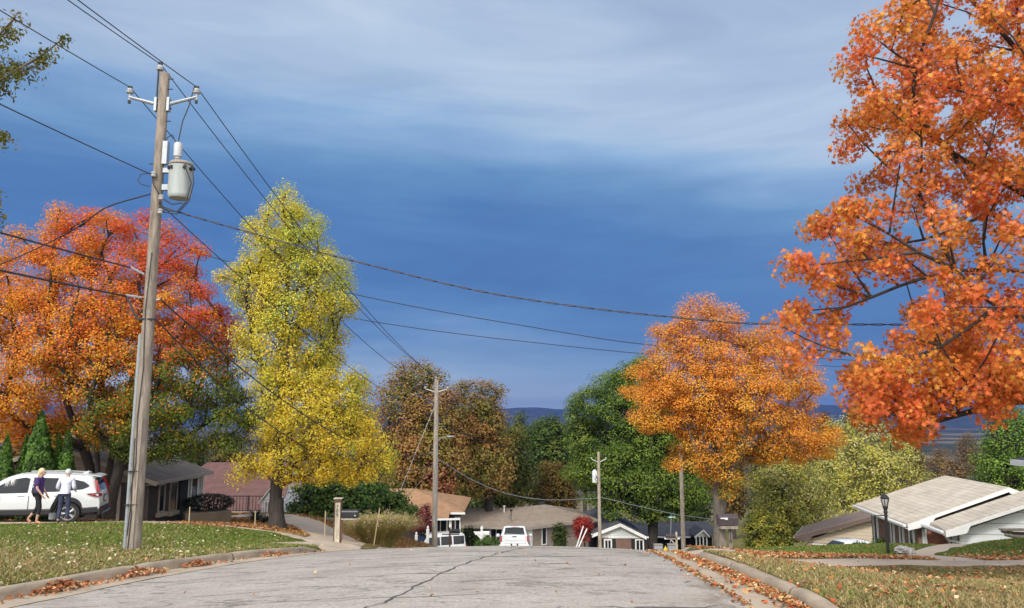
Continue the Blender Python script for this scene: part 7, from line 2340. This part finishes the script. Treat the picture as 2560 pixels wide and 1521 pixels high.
# brown box on a white arm by the hydrant
b = dp(1651, 1350, 47); b.z = gz(b.x, 47)
zz = lambda v: dp(1651, v, 47).z - b.z
hb2 = thing('letter_box', 'brown letter box on a white arm post beside the yellow hydrant', 'letter box', b)
MB().box((0, 0, zz(1298) / 2 - .15), (.1, .1, zz(1298) + .3)).build('post', WOODW, hb2)
MB().box((-.25, 0, zz(1314)), (.9, .1, .08)).build('arm', WHITE, hb2)
MB().tube([(0, 0, zz(1331)), (-.33, 0, zz(1317))], .035, 5).build('brace', WOODW, hb2)
letterbox(hb2, (-.34, 0, zz(1308)), .55, .22, .22, BOXBRN)
# hydrant
b = dp(1624, 1352, 50); b.z = dp(1624, 1352, 50).z
b.z = gz(b.x, 50)
zz = lambda v: dp(1624, v, 50).z - b.z
YEL = M('hydrant_yellow', (.62, .43, .05), .5, .15, 8, .1)
zt = zz(1331)
hy = thing('fire_hydrant', 'yellow fire hydrant at the right kerb beyond the crest', 'hydrant', b)
hb_ = zt - .78
MB().lathe((0, 0, hb_ - .5), [(.12, 0), (.12, .52), (.15, .53), (.15, .57), (.11, .58), (.105, .95), (.15, .97), (.15, 1.01)], 16).build('barrel', YEL, hy, smooth=35)
MB().lathe((0, 0, hb_ + .515), [(.14, 0), (.12, .08), (.06, .15), (.03, .17), (.03, .24)], 16).build('bonnet', YEL, hy, smooth=35)
for s_ in (-1, 1): MB().cyl((s_ * .09, 0, hb_ + .34), (s_ * .2, 0, hb_ + .34), .055, n=10).build('nozzle', YEL, hy)
MB().cyl((0, -.09, hb_ + .3), (0, -.19, hb_ + .3), .075, n=12).build('nozzle', YEL, hy)
# street sign
b = dp(1637, 1345, 66); b.z = gz(b.x, 66)
zz = lambda v: dp(1640, v, 66).z - b.z
sg = thing('street_sign', 'small green street name sign on a leaning thin pole near the hydrant', 'sign', b)
SGN = M('sign_green', (.03, .20, .13), .4, .1, 5, 0)
MB().tube([(-.1, 0, -.3), (.10, 0, zz(1258))], .035, 8).build('pole', GALV, sg)
sp_ = MB().box((.1, -.05, zz(1262)), (.62, .02, .17), bev=.008).build('sign_plate', SGN, sg)
for k, (x, w_) in enumerate(((-.08, .26), (.12, .08), (.26, .1))): MB().box((.1 + x, -.064, zz(1262)), (w_, .006, .07)).build('lettering', WHITE, sp_)
MB().box((.1, .04, zz(1256)), (.02, .5, .15)).build('sign_plate', SGN, sg)
# lamp post on the right lawn
b = at(2221, 1387, 23); b.z = gz(b.x, 23)
hl = at(2221, 1234, 23).z - b.z
lp = thing('lamp_post', 'black garden lamp post with a carriage lantern on the right lawn', 'lamp post', b)
MB().tube([(0, 0, -.2), (0, 0, hl - .42)], .042, 12).lathe((0, 0, hl - .56), [(.045, 0), (.06, .03), (.045, .1), (.075, .16), (.05, .2)], 12).build('pole', IRON, lp, smooth=35)
MB().tube([(-.34, 0, hl - .62), (.07, 0, hl - .62)], .014, 6).build('ladder_bar', IRON, lp)
ln_ = MB()
for k in range(6):
    a_ = 2 * math.pi * k / 6
    ln_.tube([(.065 * math.cos(a_), .065 * math.sin(a_), hl - .37), (.115 * math.cos(a_), .115 * math.sin(a_), hl - .17), (.05 * math.cos(a_), .05 * math.sin(a_), hl - .06)], .011, 5)
ln_.lathe((0, 0, hl - .14), [(.12, 0), (.125, .02), (.07, .09), (.03, .12), (.012, .16), (.008, .2)], 12)
ln_.lathe((0, 0, hl - .40), [(.04, 0), (.075, .02), (.075, .04)], 12)
ln_.build('lantern', IRON, lp, smooth=35)
MB().lathe((0, 0, hl - .35), [(.055, 0), (.10, .17), (.10, .2)], 12).build('lamp_glass', M('frosted_glass', (.45, .45, .42), .2, .05, 4, 0), lp, smooth=True)
# limestone boulder
b = at(2263, 1390, 22.4); b.z = gz(b.x, 22.4)
g = np.random.default_rng(5)
mb = MB(); n_, m_ = 26, 16; vs, fs = [], []
dirs = []
for i in range(m_ + 1):
    for k in range(n_):
        th, ph = math.pi * i / m_, 2 * math.pi * k / n_
        dirs.append((math.sin(th) * math.cos(ph), math.sin(th) * math.sin(ph), math.cos(th)))
Dd = np.array(dirs)
dd = 1 + .16 * cosnoise(Dd, 1.1, 3) + .10 * cosnoise(Dd, .45, 4) + .06 * cosnoise(Dd, .2, 5)
for q, r in zip(Dd, dd): vs.append((q[0] * .29 * r, q[1] * .24 * r, q[2] * .15 * r + .08 + .04 * (q[0] < -.1)))
for i in range(m_):
    for k in range(n_): fs.append((i * n_ + k, (i + 1) * n_ + k, (i + 1) * n_ + (k + 1) % n_, i * n_ + (k + 1) % n_))
STONE = M('limestone', (.36, .34, .315), .9, .65, 14, .9)
o = mb.add(vs, fs).build('boulder', STONE, None, loc=b, smooth=25)
tag(o, 'pitted pale limestone boulder in the leaves beside the lamp post', 'rock')
# weathered timber at the right edge
b = at(2545, 1347, 27.5); b.z = gz(b.x, 27.5)
tm = thing('timber_seat', 'weathered timber seat of split logs at the right edge of the lawn', 'seat', b)
MB().box((.1, 0, .30), (1.3, .3, .06)).build('plank', WOODG, tm)
for k, (z, y) in enumerate(((.05, -.1), (.14, .08))): MB().tube([(-.5, y, z + .1), (-.1, y - .03, z + .02), (.4, y, z), (.9, y + .02, z + .02)], [.05, .07, .07, .06], 8).build('log', WOODG, tm, smooth=True)
MB().box((-.25, .05, .2), (.12, .2, .2)).build('block', WOODG, tm)
# white pipe beside the pickup, leaning poles before the red bush
b = dp(1295, 1333, 57); b.z = gz(b.x, 57)
one(MB().tube([b - Vector((0, 0, .3)), dp(1293, 1310, 57)], .06, 8), 'marker_post', WHITE, 'short white marker post just right of the pickup', 'post', b)
for (u0, v0, u1, v1, lab) in ((1408, 1330, 1423, 1284, 'left one of two white poles leaning before the red bush'), (1414, 1330, 1432, 1290, 'right one of two white poles leaning before the red bush')):
    b = dp(u0, v0, 65); t_ = dp(u1, v1, 65.5)
    d_ = (t_ - b).normalized(); g0 = b.copy(); g0.z = gz(b.x, 65)
    one(MB().tube([b - d_ * max(.2, (b.z - g0.z) * 1.1), t_], .05, 7), 'leaning_pole', WHITE, lab, 'pole', b, 'white leaning poles')
# white newel posts and rails before the orange-roofed house
for (u, vt, lab) in ((1015, 1308, 'lower white finial post before the purple-red maple'), (1043, 1293, 'taller white finial post next to the lamp pole')):
    b = dp(u, 1340, 49); b.z = gz(b.x, 49)
    ht_ = dp(u, vt, 49).z - b.z
    one(MB().box(b + Vector((0, 0, ht_ / 2 - .15)), (.16, .16, ht_ + .3)).lathe(b + Vector((0, 0, ht_)), [(.1, 0), (.1, .04), (.04, .08), (.08, .15), (.02, .24)], 8), 'finial_post', WHITE, lab, 'post', b, 'white finial posts')
# low grey timber wall at the left drive
b = dp(850, 1302, 40.5); b.z = gz(b.x, 40.5)
one(MB().box(b + Vector((0, 0, .12)), (2.6, .2, .55), rz=-.25, bev=.01), 'timber_wall', WOODG, 'low grey timber wall along the drive behind the house-number post', 'wall', b)
# bins by the hydrant
for (u, v, Y, s_, lab) in ((1606, 1345, 55, .55, 'pale grey bin left of the hydrant'), (1641, 1345, 54, .6, 'pale crate between the hydrant and the letter box post')):
    b = dp(u, v, Y); b.z = gz(b.x, Y)
    zt = dp(u, 1330, Y).z
    rt = thing('bin', lab, 'bin', b, 0, 'bins by the hydrant')
    hb_ = max(.5, zt - b.z)
    MB().box((0, 0, hb_ / 2), (s_, s_, hb_), bev=.04).build('tub', M('bin_grey', (.36, .38, .40), .6, .1), rt)
    MB().box((0, 0, hb_ + .03), (s_ + .05, s_ + .05, .06), bev=.02).build('lid', TAUPE, rt)

# ------------------------------------------------------------------ sky, sun, air
SUN_EL, SUN_AZ = R(40), R(207)          # azimuth clockwise from +Y: behind the camera, to its left
sd = Vector((math.sin(SUN_AZ) * math.cos(SUN_EL), math.cos(SUN_AZ) * math.cos(SUN_EL), math.sin(SUN_EL)))
sun = bpy.data.objects.new('sun', bpy.data.lights.new('sun', 'SUN'))
COL.objects.link(sun)
sun.data.energy = 2.9
sun.data.angle = R(11)
sun.data.color = (1, .95, .87)
sun.rotation_euler = sd.to_track_quat('Z', 'Y').to_euler()
sun.location = sd * 60

W = bpy.data.worlds.new('World')
S.world = W
W.use_nodes = True
nt = W.node_tree
bg = nt.nodes['Background']
sky = nt.nodes.new('ShaderNodeTexSky')
sky.sky_type = 'NISHITA'
sky.sun_disc = False
sky.sun_elevation = SUN_EL
sky.sun_rotation = SUN_AZ
sky.air_density = 1.2
sky.dust_density = .6
tc = nt.nodes.new('ShaderNodeTexCoord')
sx = nt.nodes.new('ShaderNodeSeparateXYZ')
L(nt, tc.outputs['Generated'], sx.inputs[0])
# storm cloud deck: long flat bands, height bent by soft noise
vm = ND(nt, 'ShaderNodeVectorMath', operation='MULTIPLY')
L(nt, tc.outputs['Generated'], vm.inputs[0]); vm.inputs[1].default_value = (1.0, 1.0, 4.2)
nz = ND(nt, 'ShaderNodeTexNoise', i_Scale=2.0, i_Detail=5, i_Roughness=.5, i_Distortion=.5)
L(nt, vm.outputs[0], nz.inputs['Vector'])
vm2 = ND(nt, 'ShaderNodeVectorMath', operation='MULTIPLY')
L(nt, tc.outputs['Generated'], vm2.inputs[0]); vm2.inputs[1].default_value = (1.6, 1.6, 15)
nz2 = ND(nt, 'ShaderNodeTexNoise', i_Scale=2.2, i_Detail=5, i_Roughness=.55, i_Distortion=.3)
L(nt, vm2.outputs[0], nz2.inputs['Vector'])


def mth(op, a, b):
    n = ND(nt, 'ShaderNodeMath', operation=op)
    for i, q in enumerate((a, b)):
        if hasattr(q, 'node'): L(nt, q, n.inputs[i])
        else: n.inputs[i].default_value = q
    return n.outputs[0]


h = mth('ADD', sx.outputs['Z'], mth('MULTIPLY', mth('SUBTRACT', nz.outputs['Fac'], .5), .16))
h = mth('ADD', h, mth('MULTIPLY', mth('SUBTRACT', nz2.outputs['Fac'], .5), .06))
h = mth('ADD', h, mth('MULTIPLY', mth('MAXIMUM', sx.outputs['X'], -.08), .19))
front = ramp(nt, h, [(0.0, (.38, .50, .68)), (.03, (.30, .43, .655)), (.07, (.205, .345, .60)), (.12, (.095, .235, .53)), (.185, (.070, .19, .475)), (.25, (.088, .215, .495)), (.30, (.14, .30, .57)), (.345, (.26, .43, .70)), (.39, (.43, .565, .775)), (.47, (.46, .585, .78)), (.56, (.42, .55, .75)), (1, (.62, .68, .78))])
hm = ND(nt, 'ShaderNodeMapRange'); hm.interpolation_type = 'SMOOTHSTEP'
hm.inputs['From Min'].default_value = .05; hm.inputs['From Max'].default_value = -.7
L(nt, sx.outputs['Y'], hm.inputs['Value'])
back = ramp(nt, nz.outputs['Fac'], [(.3, (2.2, 2.22, 2.28)), (.7, (3.2, 3.1, 2.95))])
st = ND(nt, 'ShaderNodeTexNoise', i_Scale=1.5, i_Detail=6, i_Roughness=.6, i_Distortion=.8)
vm3 = ND(nt, 'ShaderNodeVectorMath', operation='MULTIPLY_ADD')
L(nt, tc.outputs['Generated'], vm3.inputs[0]); vm3.inputs[1].default_value = (1.5, 1.5, 9.0); vm3.inputs[2].default_value = (3.1, 1.7, .4)
L(nt, vm3.outputs[0], st.inputs['Vector'])
front = mixc(nt, 1, front, ramp(nt, st.outputs['Fac'], [(.25, (.80, .83, .88)), (.5, (.98, .98, .98)), (.75, (1.22, 1.17, 1.08))]), 'MULTIPLY')
cl_ = mixc(nt, hm.outputs[0], front, back)
sc = ND(nt, 'ShaderNodeVectorMath', operation='SCALE'); L(nt, cl_, sc.inputs[0]); sc.inputs['Scale'].default_value = 10.0
fin = mixc(nt, .93, sky.outputs['Color'], sc.outputs[0])
L(nt, fin, bg.inputs['Color'])
bg.inputs['Strength'].default_value = .1

# bluffs beyond the valley
def bluffs(Y, h0, amp, seed, m, name):
    xs = np.linspace(-4900, 4900, 260)
    P = np.stack([xs, 0 * xs, 0 * xs], 1)
    ridge = h0 + amp * (cosnoise(P, 1500, seed) * .6 + cosnoise(P, 420, seed + 1) * .3 + cosnoise(P, 110, seed + 2) * .12)
    rows = []
    for t, f_ in ((0, 0), (.25, .3), (.5, .62), (.75, .88), (1, 1), (1.5, .9), (2.2, .4), (3, 0)):
        jit = cosnoise(np.stack([xs, 0 * xs + t * 900, 0 * xs], 1), 300, seed + 3) * 40
        rows.append(np.stack([xs, Y + t * 160 + jit * .4, -52 + (ridge + 52) * f_], 1))
    return ribbon(name, rows, m)


def woodland():
    m, nt, b = new_mat('far_woodland')
    f = noise(nt, pos(nt, (.02, .02, .05)), 1, 6, .7)
    L(nt, ramp(nt, f, [(.3, (.014, .024, .018)), (.5, (.028, .036, .026)), (.7, (.048, .046, .032))]), b.inputs['Base Color'])
    b.inputs['Roughness'].default_value = 1
    bump(nt, b, f, 1, 12)
    return m


WOODM = woodland()
bluffs(4500, 52, 22, 61, WOODM, 'hills')
bluffs(3000, -8, 14, 71, WOODM, 'hills')
# haze of the valley
hz = MB().box((0, 2650, 20), (10400, 5700, 160))
hz = hz.build('haze', bpy.data.materials.new('air'))
am = hz.data.materials[0]; am.use_nodes = True
ant = am.node_tree
for n_ in list(ant.nodes): ant.nodes.remove(n_)
vp = ant.nodes.new('ShaderNodeVolumePrincipled'); om = ant.nodes.new('ShaderNodeOutputMaterial')
vp.inputs['Color'].default_value = (.05, .17, .66, 1)
vp.inputs['Density'].default_value = .00013
vp.inputs['Anisotropy'].default_value = .2
L(ant, vp.outputs[0], om.inputs['Volume'])
tag(hz, 'thin blue air over the valley', 'haze', kind='stuff')

S.view_settings.view_transform = 'Standard'
S.view_settings.look = 'None'
S.view_settings.exposure = 0
S.view_settings.gamma = 1
S.cycles.max_bounces = 6
S.cycles.diffuse_bounces = 3
S.cycles.glossy_bounces = 2
S.cycles.transmission_bounces = 3
S.cycles.volume_bounces = 0
S.cycles.transparent_max_bounces = 6
S.cycles.use_denoising = True
